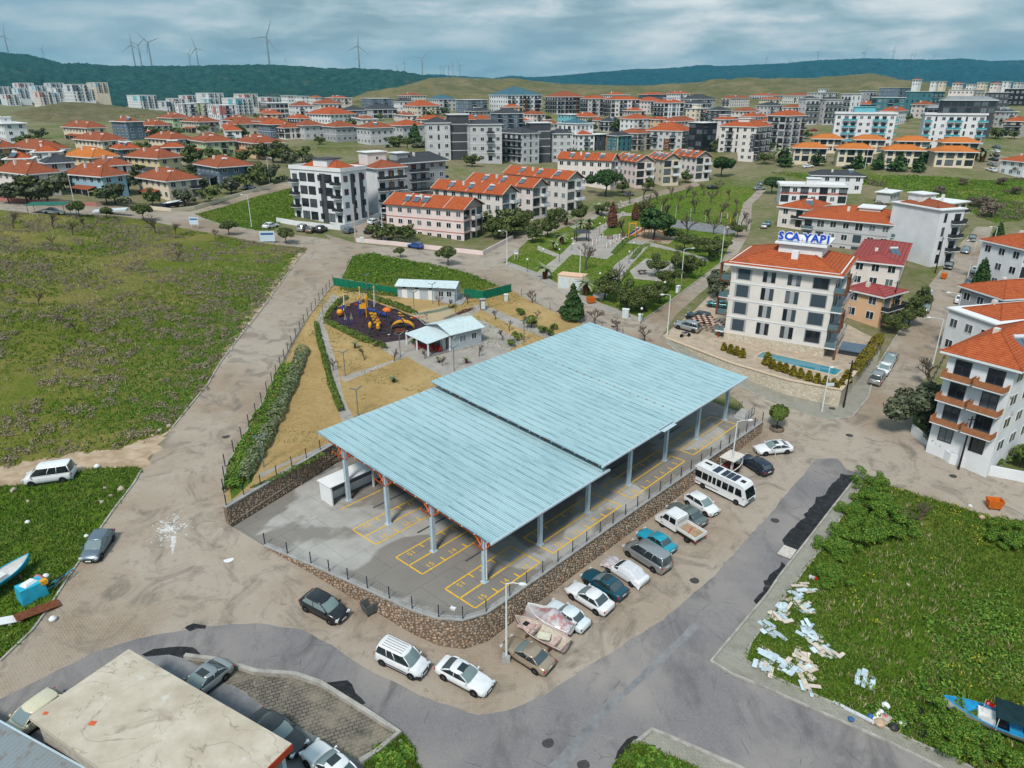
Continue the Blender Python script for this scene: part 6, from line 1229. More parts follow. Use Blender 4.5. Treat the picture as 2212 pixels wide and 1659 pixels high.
tab('slate-roofed grey apartments', 'of the slate-roofed blocks', [(916, 972, 265, 345, 4, .15, 12, 'hip', SLATE, 'lgrey', 'pale grey block with white banding', dict(patR='wtw', patL='w', bands='white')), (968, 1012, 248, 345, 5, .1, 12, 'flat', None, 'dark', 'dark grey stair block', dict(patR='', patL='', bands='white')), (1010, 1084, 268, 352, 4, .1, 14, 'hip', SLATE, 'lgrey', 'pale grey block with corner balconies', dict(patR='wwb', patL='w', bands='white')), (1082, 1165, 288, 355, 4, .55, 42, 'hip', SLATE, 'lgrey', 'grey block with white balcony fronts', dict(patR='wtw', patL='bb', bands='white')), (1140, 1190, 266, 350, 5, .1, 14, 'flat', None, 'dark', 'dark tall block with flat top', dict(patR='', patL='', bands='white')), (1186, 1236, 288, 350, 4, .1, 14, 'hip', SLATE, 'lgrey', 'narrow pale grey block', dict(patR='ww', patL='', bands='white')), (1060, 1130, 245, 290, 4, .2, 20, 'hip', SLATE, 'slate', 'blue grey block behind the others', dict(patR='bw', patL=''))], 'apartment_block', 'building', **mk)
tab('mid town blocks', 'of blocks above park', [(1205, 1282, 268, 330, 4, .5, 42, 'flathip', TEALR, 'white', 'white block with pale blue roof', dict(patR='wwt', patL='tb')), (1276, 1312, 291, 327, 3, .4, 40, 'flat', None, 'dark', 'small dark cube house with yellow lines', dict(patR='t', patL='t', accent=('orange', [('R', .8, 1, 0, 1)]))), (1310, 1364, 293, 328, 3, .4, 40, 'hip', SLATE, 'teal', 'teal cube house with yellow frames', dict(patR='tt', patL='w', accent=('yellow', [('R', .0, .08, 0, 1)]))), (1337, 1414, 288, 328, 3, .5, 45, 'hip', TERRA2, 'beige', 'beige block with small roof tower', dict(patR='bw', patL='bw', tower=(.3, .3, 4, 4, 2), accent=('brown', [('R', .6, .8, 0, .6)]))), (1397, 1500, 283, 326, 3, .72, 60, 'hip', TERRA, 'lgrey', 'grey block with wide red roof', dict(patR='b', patL='wbw', accent=('brown', [('L', .3, .5, 0, .6)]))), (1490, 1550, 266, 328, 5, .4, 38, 'flat', None, 'black', 'black glazed block with gold lights', dict(patR='gg', patL='g')), (1542, 1592, 258, 312, 4, .4, 38, 'hip', TERRA, 'palepink', 'pale block with stacked balconies', dict(patR='bb', patL='w', tower=(.3, .3, 4, 4, 2))), (1556, 1668, 274, 350, 5, .62, 52, 'hip', TERRA, 'warm', 'large grey beige block with dark corner', dict(patR='bw', patL='wwtb', tower=(.2, .3, 5, 5, 3), accent=('dark', [('L', .0, .12, .3, .8), ('R', 0, .4, .3, .8)]))), (1659, 1742, 250, 328, 5, .35, 35, 'hip', TERRA, 'lgrey', 'tall grey block with brown strip', dict(patR='bw', patL='gb', accent=('brown', [('R', .8, .95, .1, .9)])))], 'apartment_block', 'building', **mk)
tab('upper mid blocks', 'in upper town band', [(562, 622, 223, 257, 3, .3, 30, 'flat', None, 'lgrey', 'flat-roofed dark glazed block', dict(patR='gg', patL='b')), (624, 676, 228, 260, 3, .3, 30, 'hip', TERRA2, 'white', 'white block with red hipped roof'), (675, 738, 224, 258, 3, .3, 30, 'hip', TERRA2, 'warm', 'grey block with patio wall'), (735, 790, 238, 258, 2, .3, 30, 'hip', SLATE, 'slate', 'low slate-roofed house'), (785, 858, 236, 258, 2, .3, 30, 'hip', SLATE, 'lgrey', 'low grey modern house', dict(patR='gg')), (780, 850, 213, 236, 3, .3, 30, 'flat', None, 'slate', 'blue grey flat-roofed block'), (850, 892, 219, 240, 2, .3, 30, 'hip', SLATE, 'white', 'small white slate-roofed house'), (870, 950, 229, 256, 3, .4, 35, 'hip', TERRA, 'cream', 'cream block with layered red roofs'), (925, 985, 214, 242, 3, .4, 35, 'hip', TEALR, 'lgrey', 'grey block with blue roof'), (985, 1052, 216, 246, 3, .4, 35, 'flat', None, 'slate', 'blue grey block with white balconies'), (1057, 1170, 205, 246, 4, .35, 30, 'hip', TEALR, 'white', 'white and timber block with blue roof', dict(patR='gbwb', patL='w', accent=('brown', [('R', .5, .6, 0, .8), ('R', .85, .95, 0, .7)]))), (1178, 1262, 209, 245, 4, .3, 28, 'hip', TERRA2, 'lgrey', 'grey block with brown roof attic', dict(patR='bgb', patL='b', accent=('brown', [('R', .3, .38, 0, 1), ('R', .7, .85, 0, 1)]))), (1255, 1312, 213, 250, 4, .25, 25, 'hip', TERRA, 'lgrey', 'pale block with red roof and timber strip', dict(patR='wb', patL='b', accent=('brown', [('R', .3, .4, 0, .8)]))), (1308, 1382, 215, 254, 4, .15, 18, 'hip', TERRA, 'warm', 'pale block with black balconies', dict(patR='gwb', patL='b')), (1372, 1434, 218, 243, 3, .4, 35, 'hip', TERRA, 'palepink', 'rosy block with red roof'), (1413, 1478, 222, 263, 4, .3, 30, 'hip', TERRA, 'white', 'white block with vertical dark windows', dict(patR='gt', patL='b', tower=(.3, .3, 4, 4, 2.6))), (1470, 1546, 214, 236, 3, .4, 35, 'hip', SLATE, 'grey', 'dark-roofed grey block'), (1482, 1530, 235, 260, 3, .4, 35, 'flat', None, 'cream', 'cream flat-roofed block', dict(tower=(.3, .3, 4, 4, 2.2))), (1528, 1580, 238, 262, 3, .4, 35, 'hip', SLATE, 'dark', 'black slate-roofed block'), (1340, 1408, 257, 282, 3, .4, 35, 'hip', TERRA, 'white', 'white house with red roof'), (1406, 1446, 258, 286, 3, .4, 35, 'hip', TERRA, 'peach', 'peach house with pointed roof'), (1580, 1640, 240, 262, 2, .4, 35, 'hip', TERRA2, 'palepink', 'pale house with solar heater'), (1634, 1690, 228, 250, 2, .4, 35, 'hip', SLATE, 'lgrey', 'grey house with slate roof'), (1690, 1740, 232, 252, 2, .4, 35, 'hip', TERRA2, 'palepink', 'pink roofed low house'), (1125, 1178, 247, 262, 2, .5, 40, 'hip', TERRA2, 'pink', 'pink house with red roof'), (1205, 1262, 248, 270, 2, .5, 40, 'flat', None, 'turq', 'turquoise flat-roofed house'), (1273, 1310, 260, 282, 2, .5, 40, 'hip', TERRA2, 'beige', 'small beige house')], 'apartment_block', 'building', **mk)
tab('right hillside blocks', 'on the right hillside', [(1728, 1772, 213, 270, 4, .15, 15, 'flathip', SLATE, 'lgrey', 'pale concrete block with brown windows', dict(patR='bb', patL='w')), (1768, 1822, 215, 270, 4, .15, 15, 'flathip', SLATE, 'lgrey', 'pale grey block beside it with wide balconies', dict(patR='bb', patL='w')), (1818, 1862, 203, 258, 4, .3, 20, 'flat', None, 'white', 'white tall block', dict(patR='tt', patL='b')), (1858, 1892, 196, 245, 4, .4, 25, 'flat', None, 'grey', 'grey unfinished block', dict(patR='bb')), (1884, 1962, 211, 262, 4, .8, 65, 'flat', None, 'teal', 'dark teal block with white window frames', dict(patL='wgbw', patR='w')), (1958, 2042, 198, 250, 4, .55, 45, 'flat', None, 'teal', 'dark tall block with white frames and balconies', dict(patL='tt', patR='wbw')), (1900, 1975, 190, 215, 3, .5, 40, 'flat', None, 'slate', 'dark block on the skyline'), (1806, 1942, 247, 322, 5, .86, 72, 'flat', None, 'white', 'white block with turquoise balcony rails', dict(patL='wbbw', patR='b', rail=TURQRAIL, tower=(.2, .35, 6, 9, 3.0, 'turq', 'turq'), parapet=.6)), (2000, 2132, 249, 328, 5, .86, 74, 'flat', None, 'white', 'white block with turquoise rooftop tower', dict(patL='bwtb', patR='b', rail=TURQRAIL, tower=(.2, .35, 6, 9, 3.0, 'turq', 'turq'), parapet=.6)), (2005, 2140, 232, 262, 2, .85, 75, 'hip', GREYR, 'slate', 'long dark house with pale metal roof', dict(patL='gg')), (2040, 2166, 216, 248, 2, .85, 75, 'hip', GREYR, 'dark', 'dark long house under grey roof', dict(patL='gg')), (2050, 2128, 194, 225, 3, .6, 50, 'flat', None, 'palepink', 'pale block with pink roof terrace'), (2130, 2190, 200, 238, 3, .7, 60, 'flat', None, 'dark', 'dark block with framed windows'), (2172, 2240, 192, 228, 3, .7, 60, 'flat', None, 'black', 'black block at right edge'), (1745, 1810, 200, 216, 2, .4, 30, 'flat', None, 'lgrey', 'pale flat house on the crest'), (1770, 1790, 192, 205, 2, .4, 30, 'flat', None, 'white', 'small white tower house')], 'apartment_block', 'building', **mk)
vk = dict(found=6, chim=0, ov=1.0, patR='g', patL='gsgs', fh=3.0, extra=.6, rise=1.9, dish=0)
tab('front row of yellow villas', 'in front villa row', [(1716, 1793, 320, 354, 2, .85, 74, 'hip', ORTILE, 'cream', 'cream villa with orange roof'), (1812, 1893, 322, 357, 2, .86, 76, 'hip', ORTILE, 'cream', 'cream stone-fronted villa'), (1915, 1998, 325, 360, 2, .88, 78, 'hip', ORTILE, 'cream', 'cream villa with bright roof'), (2023, 2109, 328, 364, 2, .9, 80, 'hip', ORTILE, 'cream', 'cream villa with yellow hedge')], 'villa', 'house', **vk)
tab('back row of yellow villas', 'in back villa row', [(1757, 1824, 300, 327, 2, .85, 74, 'hip', ORTILE, 'cream', 'cream villa half hidden'), (1848, 1917, 302, 331, 2, .86, 76, 'hip', ORTILE, 'cream', 'villa below white block'), (1941, 2012, 305, 333, 2, .88, 78, 'hip', ORTILE, 'cream', 'villa between the white blocks'), (2039, 2116, 308, 336, 2, .9, 80, 'hip', ORTILE, 'cream', 'villa beside the far lane')], 'villa', 'house', **vk)
fb('white house with slate roof above the terraces', 1755, 1871, 380, 408, 2, .9, 78, 'hip', SLATE, 'white', patL='ww', patR='w', found=6, dish=1, solar=1)
fb('white terraced building with faded pink awning', 1688, 1842, 405, 432, 2, .9, 78, 'flat', None, 'white', patL='gw', patR='w', found=6, parapet=.5, accent=('rose', [('L', .0, 1, .55, .68)]), tower=(.3, .4, 3, 4, 2.2))
fb('cream house with red roof left of the grey apartment block', 1684, 1790, 452, 484, 2, .5, 45, 'hip', TERRA, 'palepink', patL='bw', patR='ww', found=6, solar=1, dish=1)
fb('small flat grey hut in the grass at upper right', 1895, 1945, 418, 432, 1, .5, 45, 'flat', None, 'lgrey', patL='', patR='w', found=3, dmin=4)
ck = dict(found=14, chim=0, ov=.2, patR='wb', patL='wt', name='housing_block', cat='building')
def cplx(row, phrase, its):
    tab(row, phrase, [(a, c, yt, yb, 5, fr, ph, 'flat', None, wl, w, dict(accent=(ac, [('R', .05, .4, .6, .95), ('L', .2, .5, .6, .95)]))) for a, c, yt, yb, fr, ph, wl, ac, w in its], 'housing_block', 'building', found=16, chim=0, ov=.2, patR='tb', patL='wt')
cplx('white housing estate far left', 'in farthest white estate', [(-8, 41, 204, 228, .5, 40, 'white', 'rose', 'white block with pink panel'), (40, 70, 197, 218, .5, 40, 'white', 'slate', 'white block with blue panel'), (68, 110, 198, 228, .5, 40, 'palepink', 'rose', 'rosy block with red panel'), (104, 128, 200, 224, .5, 40, 'white', 'blue', 'white and blue end block'), (86, 138, 179, 200, .5, 40, 'white', 'grey', 'white rear block'), (134, 188, 182, 220, .5, 40, 'white', 'slate', 'tall white block with dark balconies'), (186, 232, 178, 202, .5, 40, 'cream', 'blue', 'cream and blue block on the slope'), (12, 72, 179, 200, .5, 40, 'white', 'rose', 'white rear block with pink top'), (22, 62, 191, 214, .5, 40, 'white', 'turq', 'white block with turquoise panel'), (98, 150, 190, 214, .5, 40, 'white', 'grey', 'white block with grey panel'), (150, 202, 193, 218, .5, 40, 'white', 'rose', 'white front block'), (58, 100, 185, 207, .5, 40, 'white', 'blue', 'pale block in the middle'), (-30, 22, 187, 208, .5, 40, 'white', 'grey', 'white block at picture edge')])
cplx('white housing estate on the left', 'in nearer white estate', [(273, 337, 206, 236, .5, 42, 'white', 'turq', 'white block with turquoise panels'), (357, 398, 213, 242, .5, 42, 'white', 'rose', 'white block with rose panels'), (385, 428, 206, 228, .5, 42, 'white', 'rose', 'white block with red panel'), (422, 482, 201, 226, .5, 42, 'white', 'grey', 'white block with grey balconies'), (406, 452, 223, 244, .5, 42, 'cream', 'green', 'low cream block with green panel'), (446, 510, 228, 252, .5, 42, 'white', 'rose', 'white front block with red top'), (478, 546, 212, 250, .5, 42, 'white', 'turq', 'white block with blue top'), (504, 556, 203, 232, .5, 42, 'palepink', 'rose', 'rosy block at the right end'), (552, 604, 210, 232, .5, 42, 'white', 'rose', 'white block behind the low roofs'), (432, 474, 213, 238, .5, 42, 'white', 'turq', 'white block with pale top'), (522, 572, 219, 246, .5, 42, 'white', 'rose', 'white block facing the red roofs'), (378, 422, 225, 247, .5, 42, 'white', 'grey', 'low white block in front'), (340, 384, 219, 240, .5, 42, 'white', 'slate', 'white block at the left end')])
tab('white houses on the skyline', 'on the right skyline', [(x, x+w, y, y+14, 2, .5, 40, 'flat' if k % 3 else 'hip', None if k % 3 else TERRA2, wl, wd) for k, (x, w, y, wl, wd) in enumerate([(1972, 20, 172, 'white', 'small white house'), (2012, 14, 176, 'white', 'tiny white house'), (2028, 18, 176, 'cream', 'tiny cream house'), (2058, 24, 180, 'palepink', 'pale house'), (2088, 22, 182, 'white', 'white house'), (2112, 24, 178, 'cream', 'cream house'), (2140, 26, 180, 'palepink', 'pink house'), (2166, 20, 176, 'white', 'white house by the edge'), (2190, 26, 178, 'lgrey', 'grey house by the edge')])], 'hill_house', 'house', found=12, chim=0, patR='w', patL='w', dmin=5)
tab('white houses under the forested hill', 'below the forested hill', [(606, 640, 207, 222, 2, .5, 40, 'flat', None, 'white', 'small white block'), (636, 668, 208, 224, 2, .5, 40, 'flat', None, 'white', 'white flat-roofed block'), (668, 695, 210, 224, 2, .5, 40, 'hip', TERRA, 'palepink', 'little red-roofed house')], 'hill_house', 'house', found=10, chim=0, patR='w', patL='w', dmin=5)

FW = ['white', 'palepink', 'cream', 'lgrey', 'beige', 'warm', 'white', 'peach', 'grey', 'white', 'slate']; FR = [TERRA, TERRA2, TERRA, SLATE, TERRA, TERRA2, TERRA, TERRA, SLATE, TERRA, TERRA]
tab('packed small houses of the town', 'of the packed houses', [(x0, x1, yt, yb, fl, .25+.4*((i*7) % 5)/5, 22+7*((i*3) % 6), 'hip' if i % 4 else 'flathip', FR[i % 11], FW[i % 11], FW[i % 11].replace('palepink', 'pale pink').replace('lgrey', 'light grey').replace('warm', 'off-white')+(' house with slate roof' if FR[i % 11] is SLATE else ' house with red roof'), dict(patR=('wb', 'ww', 'bw', 'gt')[i % 4], patL=('w', 'b')[i % 2], solar=i % 3 == 0, tower=(.3, .3, 3, 3, 2.0) if i % 5 == 1 else None)) for i, (x0, x1, yt, yb, fl) in enumerate(FILL)], 'town_house', 'house', found=9, chim=1, ov=.6, rise=2.2)
# ------------------------------------------------------------------ foliage
def m_leaf(name, a, b, c=None, rough=.75):
    d = ND(name); f = d.math('FRACT', d.math('ADD', d.math('MULTIPLY', d.rand(), .6), d.island())); st = [(0, tuple(x*.55 for x in a)), (.35, a), (.8, b), (1, c or tuple(x*1.25 for x in b))]
    return d.out(d.ramp(f, st), rough, 0, .2)
LF = dict(pine=m_leaf('pine_leaf', (.026, .065, .018), (.06, .115, .03)), broad=m_leaf('broad_leaf', (.06, .085, .024), (.125, .15, .045)), olive=m_leaf('olive_leaf', (.07, .085, .045), (.135, .15, .09)), lush=m_leaf('lush_leaf', (.065, .16, .016), (.14, .25, .034), (.25, .27, .03)), hedge=m_leaf('hedge_leaf', (.075, .125, .022), (.15, .20, .038)), sage=m_leaf('sage_leaf', (.13, .165, .075), (.235, .265, .14)), thuja=m_leaf('thuja_leaf', (.13, .12, .012), (.26, .20, .02)), dry=m_leaf('dry_leaf', (.12, .085, .06), (.22, .175, .135)), heath=m_leaf('heath_tuft', (.21, .17, .115), (.34, .28, .205), (.26, .235, .12)), grass=m_leaf('grass_blade', (.06, .14, .010), (.14, .22, .028), (.25, .25, .06)), red=m_leaf('russet_leaf', (.13, .05, .03), (.20, .09, .055)), yellow=m_leaf('yellow_weed', (.20, .22, .02), (.45, .38, .03)), straw=m_leaf('straw', (.34, .28, .14), (.48, .41, .25)))
BARK = plain('bark', (.085, .065, .05), .95, 0, .25, 6); BARK2 = plain('pale_bark', (.115, .088, .07), .95, 0, .25, 6)
def quads(C, Nn, S, r, up=0.0):
    n = len(C); t = r.normal(size=(n, 3)); nn = Nn+r.normal(size=(n, 3))*.55; nn[:, 2] += up; nn /= np.linalg.norm(nn, axis=1)[:, None]+1e-9; a = np.cross(nn, t); a /= np.linalg.norm(a, axis=1)[:, None]+1e-9; b = np.cross(nn, a); s = S[:, None]
    V = np.stack([C-a*s-b*s*.55, C+a*s-b*s*.4, C+a*s*.8+b*s*.6, C-a*s*.9+b*s*.45], 1).reshape(-1, 3); return V, np.arange(4*n).reshape(n, 4)
def blobs(r, B, n, size):        # B rows: x y z rx ry rz
    B = np.asarray(B, float); w = B[:, 3]*B[:, 4]+B[:, 4]*B[:, 5]+B[:, 3]*B[:, 5]; k = r.choice(len(B), n, p=w/w.sum()); d = r.normal(size=(n, 3)); d /= np.linalg.norm(d, axis=1)[:, None]; rad = r.uniform(.62, 1.06, n)**.8
    C = B[k, :3]+d*B[k, 3:6]*rad[:, None]; return quads(C, d, size*r.uniform(.6, 1.3, n), r, .25)
TREES = {}
def crown_blobs(r, kind):
    if kind == 'pine': return [(0, 0, .68, .42, .42, .24)]+[(r.normal()*.22, r.normal()*.22, .62+r.uniform(-.1, .16), .2, .2, .15) for _ in range(9)]
    if kind == 'conifer': return [(r.normal()*.03*(1-h)*4, r.normal()*.03*(1-h)*4, .18+h*.78, .27*(1-h)+.06, .27*(1-h)+.06, .09) for h in np.linspace(0, 1, 11)]+[(r.normal()*.15, r.normal()*.15, r.uniform(.25, .6), .12, .12, .07) for _ in range(10)]
    if kind == 'shrub': return [(r.normal()*.33, r.normal()*.33, r.uniform(.12, .62), r.uniform(.12, .24), r.uniform(.12, .24), r.uniform(.10, .2)) for _ in range(26)]
    if kind == 'cypress': return [(0, 0, .15+h*.8, .13*(1-h**2)+.03, .13*(1-h**2)+.03, .10) for h in np.linspace(0, 1, 9)]
    return [(r.normal()*.2, r.normal()*.2, .6+r.normal()*.13, r.uniform(.13, .26), r.uniform(.13, .26), r.uniform(.11, .2)) for _ in range(15)]
def tree_proto(kind, var, leaf, n, size):
    key = (kind, var, leaf, n)
    if key in TREES: return TREES[key]
    r = np.random.default_rng(hash((kind, var)) % 9999 if False else (len(kind)*131+var*17+ord(leaf[0]))); B = crown_blobs(r, kind); V, F = blobs(r, B, n, size); cr = np_mesh('crown', V, F, LF[leaf]); t = MB(); lean = r.normal()*.03
    top = .62 if kind not in ('conifer', 'cypress') else .85
    t.tube([(0, 0, -.05), (lean*.3, 0, top*.35), (lean, lean, top*.7)], [.035, .027, .018], 6)
    if kind in ('broad', 'olive', 'pine'):
        for k in range(5):
            a = k*1.256+r.random(); q = r.uniform(.16, .28); t.tube([(lean*.5, 0, top*.5), (lean+math.cos(a)*q*.5, math.sin(a)*q*.5, top*.78), (math.cos(a)*q, math.sin(a)*q, top*1.05)], [.018, .012, .006], 5)
    TREES[key] = (t.mesh('trunk', BARK), cr); return TREES[key]
def bare_proto(var, bark=None, dense=False, fan=1.0):
    key = ('bare', var, dense, fan)
    if key in TREES: return TREES[key]
    r = random.Random(var*7+3); t = MB(); tw = MB()
    def grow(p, d, L, rad, lv):
        q = p+d*L; (t if lv < 2 else tw).tube([p, (p+q)/2+Vector((r.uniform(-.04, .04)*L, r.uniform(-.04, .04)*L, 0)), q], [rad, rad*.85, rad*.7], 4 if lv else 6, cap=False)
        if lv >= (5 if dense else 4): return
        for k in range(3 if lv else 4):
            ax = Vector((r.gauss(0, 1), r.gauss(0, 1), r.gauss(0, .35))).normalized(); nd = (d+ax*r.uniform(.45, .9)*fan+Vector((0, 0, .12))).normalized(); grow(q if k else p+d*L*.75, nd, L*r.uniform(.6, .82), rad*.62, lv+1)
    grow(Vector((0, 0, -.03)), Vector((0, 0, 1)), .28, .036, 0); TREES[key] = (t.mesh('trunk', bark or BARK2), tw.mesh('branches', bark or BARK2)); return TREES[key]
def palm_proto():
    if 'palm' in TREES: return TREES['palm']
    t = MB().lathe([(.10, 0), (.13, .2), (.15, .34), (.12, .48), (.05, .55)], n=9); f = []
    r = random.Random(5); fr = MB(); n = 7; vs = []; fs = []
    for i in range(n):
        s = i/(n-1); x = s*.5; z = .12*s-.34*s*s; w = .075*(1-abs(s-.45)*1.5)+.01; vs += [(x, -w, z-.02), (x, 0, z+.01), (x, w, z-.02)]
    for i in range(n-1): fs += [(3*i, 3*i+1, 3*i+4, 3*i+3), (3*i+1, 3*i+2, 3*i+5, 3*i+4)]
    fr.add(vs, fs); TREES['palm'] = (t.mesh('trunk', plain('palm_husk', (.10, .045, .025), .95, 0, .35, 5)), fr.mesh('frond', LF['sage'])); return TREES['palm']
def tree(kind, label, P, h, group=None, leaf=None, n=900, size=.055, var=None, name=None, wide=1.0, cat='tree'):
    if size < .06: n, size = int(n*2.0), size*.68
    var = random.randrange(3) if var is None else var; th = thing(name or {'bare': 'bare_tree', 'palm': 'palm_tree', 'conifer': 'conifer_tree', 'pine': 'pine_tree', 'olive': 'olive_tree', 'cypress': 'cypress_tree'}.get(kind, 'leafy_tree'), label, cat, P, random.uniform(0, 6.28), group); th.scale = (h*wide, h*wide, h)
    if kind == 'bare': a, b = bare_proto(var); place('trunk', a, th); place('branches', b, th)
    elif kind == 'twiggy': a, b = bare_proto(var, None, True, 1.3); place('trunk', a, th); place('branches', b, th)
    elif kind == 'palm':
        a, b = palm_proto(); place('trunk', a, th)
        for k in range(15): place('frond', b, th, (0, 0, .5), (0, -.9+1.1*((k*7) % 15)/15, k*2.4), (.95, 1, 1))
    else: a, b = tree_proto(kind, var, leaf or {'pine': 'pine', 'conifer': 'pine', 'olive': 'olive', 'cypress': 'pine'}.get(kind, 'broad'), n, size); place('trunk', a, th); place('crown', b, th)
    return th
def grove(kind, group, word, phrase, pts, fn=None, **k):
    pts = sorted(pts, key=lambda q: q[0]); one = len(pts) == 1
    for i, (x, y, h) in enumerate(pts):
        P = GT(x, y, fn); tree(kind, word+(' '+phrase if one else ', %s from left %s' % (ordinal(i+1), phrase)), P, h, group, **k)
CPK = 'trees of the central park'
grove('broad', 'leafy trees of the central park', 'green leafy tree', 'in the central park', [(1183,512,5.6),(1150,524,4.8),(1117,508,5.2),(1255,480,5),(1300,466,4),(1394,472,5),(1480,602,5.5),(1420,597,4.5),(1530,562,5.5),(1558,548,4),(1592,512,4),(1478,542,5),(1506,545,4),(1440,625,4.5),(1135,488,5),(1205,480,4.5),(1462,585,3.5)], n=1500, wide=.95)
grove('broad', 'willowy trees by the park corner', 'rounded olive green tree', 'near the park corner', [(1306,648,5),(1352,674,4.8),(1392,672,5.2),(1425,655,3.6)], n=2600, size=.04, wide=1.1)
grove('broad', None, 'dark dense tree hiding the orange slides', 'in the sand pit', [(1412,518,8)], leaf='pine', n=1800, wide=1.2)
grove('conifer', None, 'dark conifer leaning over the street', 'behind the market roof', [(1236,692,6.4)], leaf='pine', n=2200, size=.045, wide=.95)
grove('palm', 'young palms of the central park', 'young palm with brown husk trunk', 'in the central park', [(1222,486,4.2),(1257,502,4.6),(1271,496,4.6),(1290,462,4.5),(1322,462,4.8),(1213,528,4),(1198,541,3.4),(1177,602,4.2),(1266,637,4.6)])
grove('cypress', 'russet columnar trees of the park', 'russet columnar tree', 'in the central park', [(1322,492,7),(1371,476,5)], leaf='red', n=1200, size=.045, wide=1.3)
grove('bare', 'bare trees of the central park', 'bare leafless tree', 'in the central park', [(1265,583,7.5),(1345,514,7),(1484,512,8),(1380,472,8),(1440,473,6.5),(1465,452,6.5),(1500,462,6.5),(1530,484,6.5),(1556,472,7),(1581,482,5.5),(1420,442,6),(1450,432,6),(1482,427,6),(1520,424,6),(1550,417,6),(1576,432,5),(1400,452,6),(1430,457,6.5),(1541,507,6),(1570,512,5),(1601,490,6),(1612,500,5),(1360,440,6),(1390,428,6),(1495,440,6),(1535,440,6),(1590,455,5),(1328,470,5)])
grove('bare', None, 'bare tree with russet seed heads', 'in the central park', [(1338,632,7)], name='bare_tree')
grove('twiggy', 'bare shrubs on the street behind the market roof', 'bare twiggy shrub', 'behind the market roof', [(1150,657,3.5),(1284,702,4),(1333,716,3.2),(1392,738,3.6)])
grove('bare', 'bare trees of the left meadow', 'bare bushy tree', 'in the left meadow', [(30,494,5),(115,494,5),(183,494,3.5),(115,532,3),(388,546,3),(85,660,3),(165,720,2.5)])
grove('twiggy', 'leafless bushes of the left meadow', 'dense leafless bush', 'in the left meadow', [(158,508,4),(336,505,5.5),(380,508,4),(465,515,3),(130,700,2),(385,565,3)])
grove('pine', 'clipped round street trees', 'small round-crowned tree', 'along the upper streets', [(310,476,4.5),(495,508,3.8),(618,526,4),(968,573,4.5),(865,556,2.5),(172,468,4),(232,472,3)], n=1200, leaf='broad')
grove('pine', None, 'clipped round tree in a stone ring beside the market fence', '', [(1678,926,3.7)], n=2400, leaf='hedge', size=.05, wide=.8)
grove('pine', 'big round pines', 'big round dark pine', 'above the central park', [(1308,424,9.5),(1557,383,8.5),(1666,420,6.5)], n=1800)
grove('olive', None, 'large grey green olive tree beside the white balcony block', '', [(2005,935,7.5)], n=3000, size=.045, wide=1.1)
grove('olive', 'dark street trees on the right', 'dark spreading tree', 'beside the right street', [(1962,702,4.6),(1930,722,4.2),(1984,668,4)], n=2200, size=.045, leaf='broad', wide=1.0)
grove('olive', None, 'olive tree in the little parking bay beside the corner block', '', [(1548,640,5.5)], n=2000, size=.05, wide=1.2)
grove('bare', 'bare trees on the right street', 'bare pale tree', 'beside the right street', [(2003,838,6.5),(2090,715,4),(2060,535,6),(2072,515,6),(2048,545,5),(2160,985,4)])
grove('olive', 'shrubs at the balcony block', 'leafy shrub', 'in front of balcony block', [(2020,960,2.2),(2035,975,2),(2205,1010,3.5),(2150,1012,1.5)], n=900, leaf='hedge', cat='shrub', name='garden_shrub', wide=1.3)
grove('cypress', 'conifer row on the right street', 'dark green conifer', 'in the hedge row at right', [(2110+k*5, 640-k*13, 6) for k in range(9)], n=1500, wide=1.6, leaf='pine')
# estate greenery
EST = [(300,298,8),(318,330,4),(372,325,6),(408,326,6),(255,350,6),(278,352,7),(290,360,6),(245,372,5),(395,350,7),(410,362,7),(430,378,5),(130,390,5),(140,410,5),(285,395,6),(280,415,5),(410,410,5),(440,415,5),(560,400,6),(585,392,6),(535,412,6),(500,420,5),(455,440,5),(400,445,5),(330,445,4),(250,440,6),(232,442,5),(60,440,7),(85,438,7),(105,440,7),(50,425,4),(20,440,5),(560,345,6),(590,350,7),(610,352,7),(630,360,6),(655,352,6),(670,362,5),(525,300,6),(500,330,6),(620,300,5),(730,305,4),(690,312,4),(855,318,5),(880,322,6),(905,330,6),(575,232,8),(960,250,6),(340,300,6),(90,300,5),(110,330,5),(20,360,5),(210,330,5),(170,300,4),(455,345,5)]
grove('broad', 'garden trees of the left estate', 'garden tree', 'among the left estate', [q for i, q in enumerate(EST) if i % 2], n=700, size=.07, wide=1.2)
grove('olive', 'olive trees of the left estate', 'grey olive tree', 'among the left estate', [q for i, q in enumerate(EST) if i % 2 == 0], n=700, size=.07, wide=1.25)
grove('conifer', None, 'dark cypress beside the white and grey house', '', [(897,308,9)], n=1000, size=.06, wide=1.2)
grove('pine', 'three pines on the distant slope', 'distant pine', 'on the green slope', [(1363,198,16),(1379,200,16),(1397,200,15)], n=500, size=.08)
grove('conifer', 'conifers before the villas', 'dark conifer', 'in front of villas', [(1695,360,7),(1763,358,6),(1852,364,6),(1897,366,6),(1940,370,7),(1983,371,6),(1850,352,6),(2000,352,6)], n=500, size=.07, wide=1.3)
grove('palm', 'palms near the villas', 'tall palm', 'near the villas', [(1685,350,9),(2120,350,8),(2105,345,7),(1905,350,6)])
grove('broad', 'town trees', 'green tree', 'among the mid town blocks', [(1105,505,7),(1090,480,6),(1060,500,5),(1075,515,5),(1235,350,6),(1545,330,6),(1620,345,5),(1650,355,5),(1880,290,7),(2010,285,8),(1905,300,6),(2180,280,7),(1480,395,4),(1400,412,4),(1345,416,4),(850,322,6),(1020,360,5),(870,515,3.5),(850,518,3.5),(880,520,3.5),(825,520,4.5),(1095,515,4)], n=800, size=.065, wide=1.2)
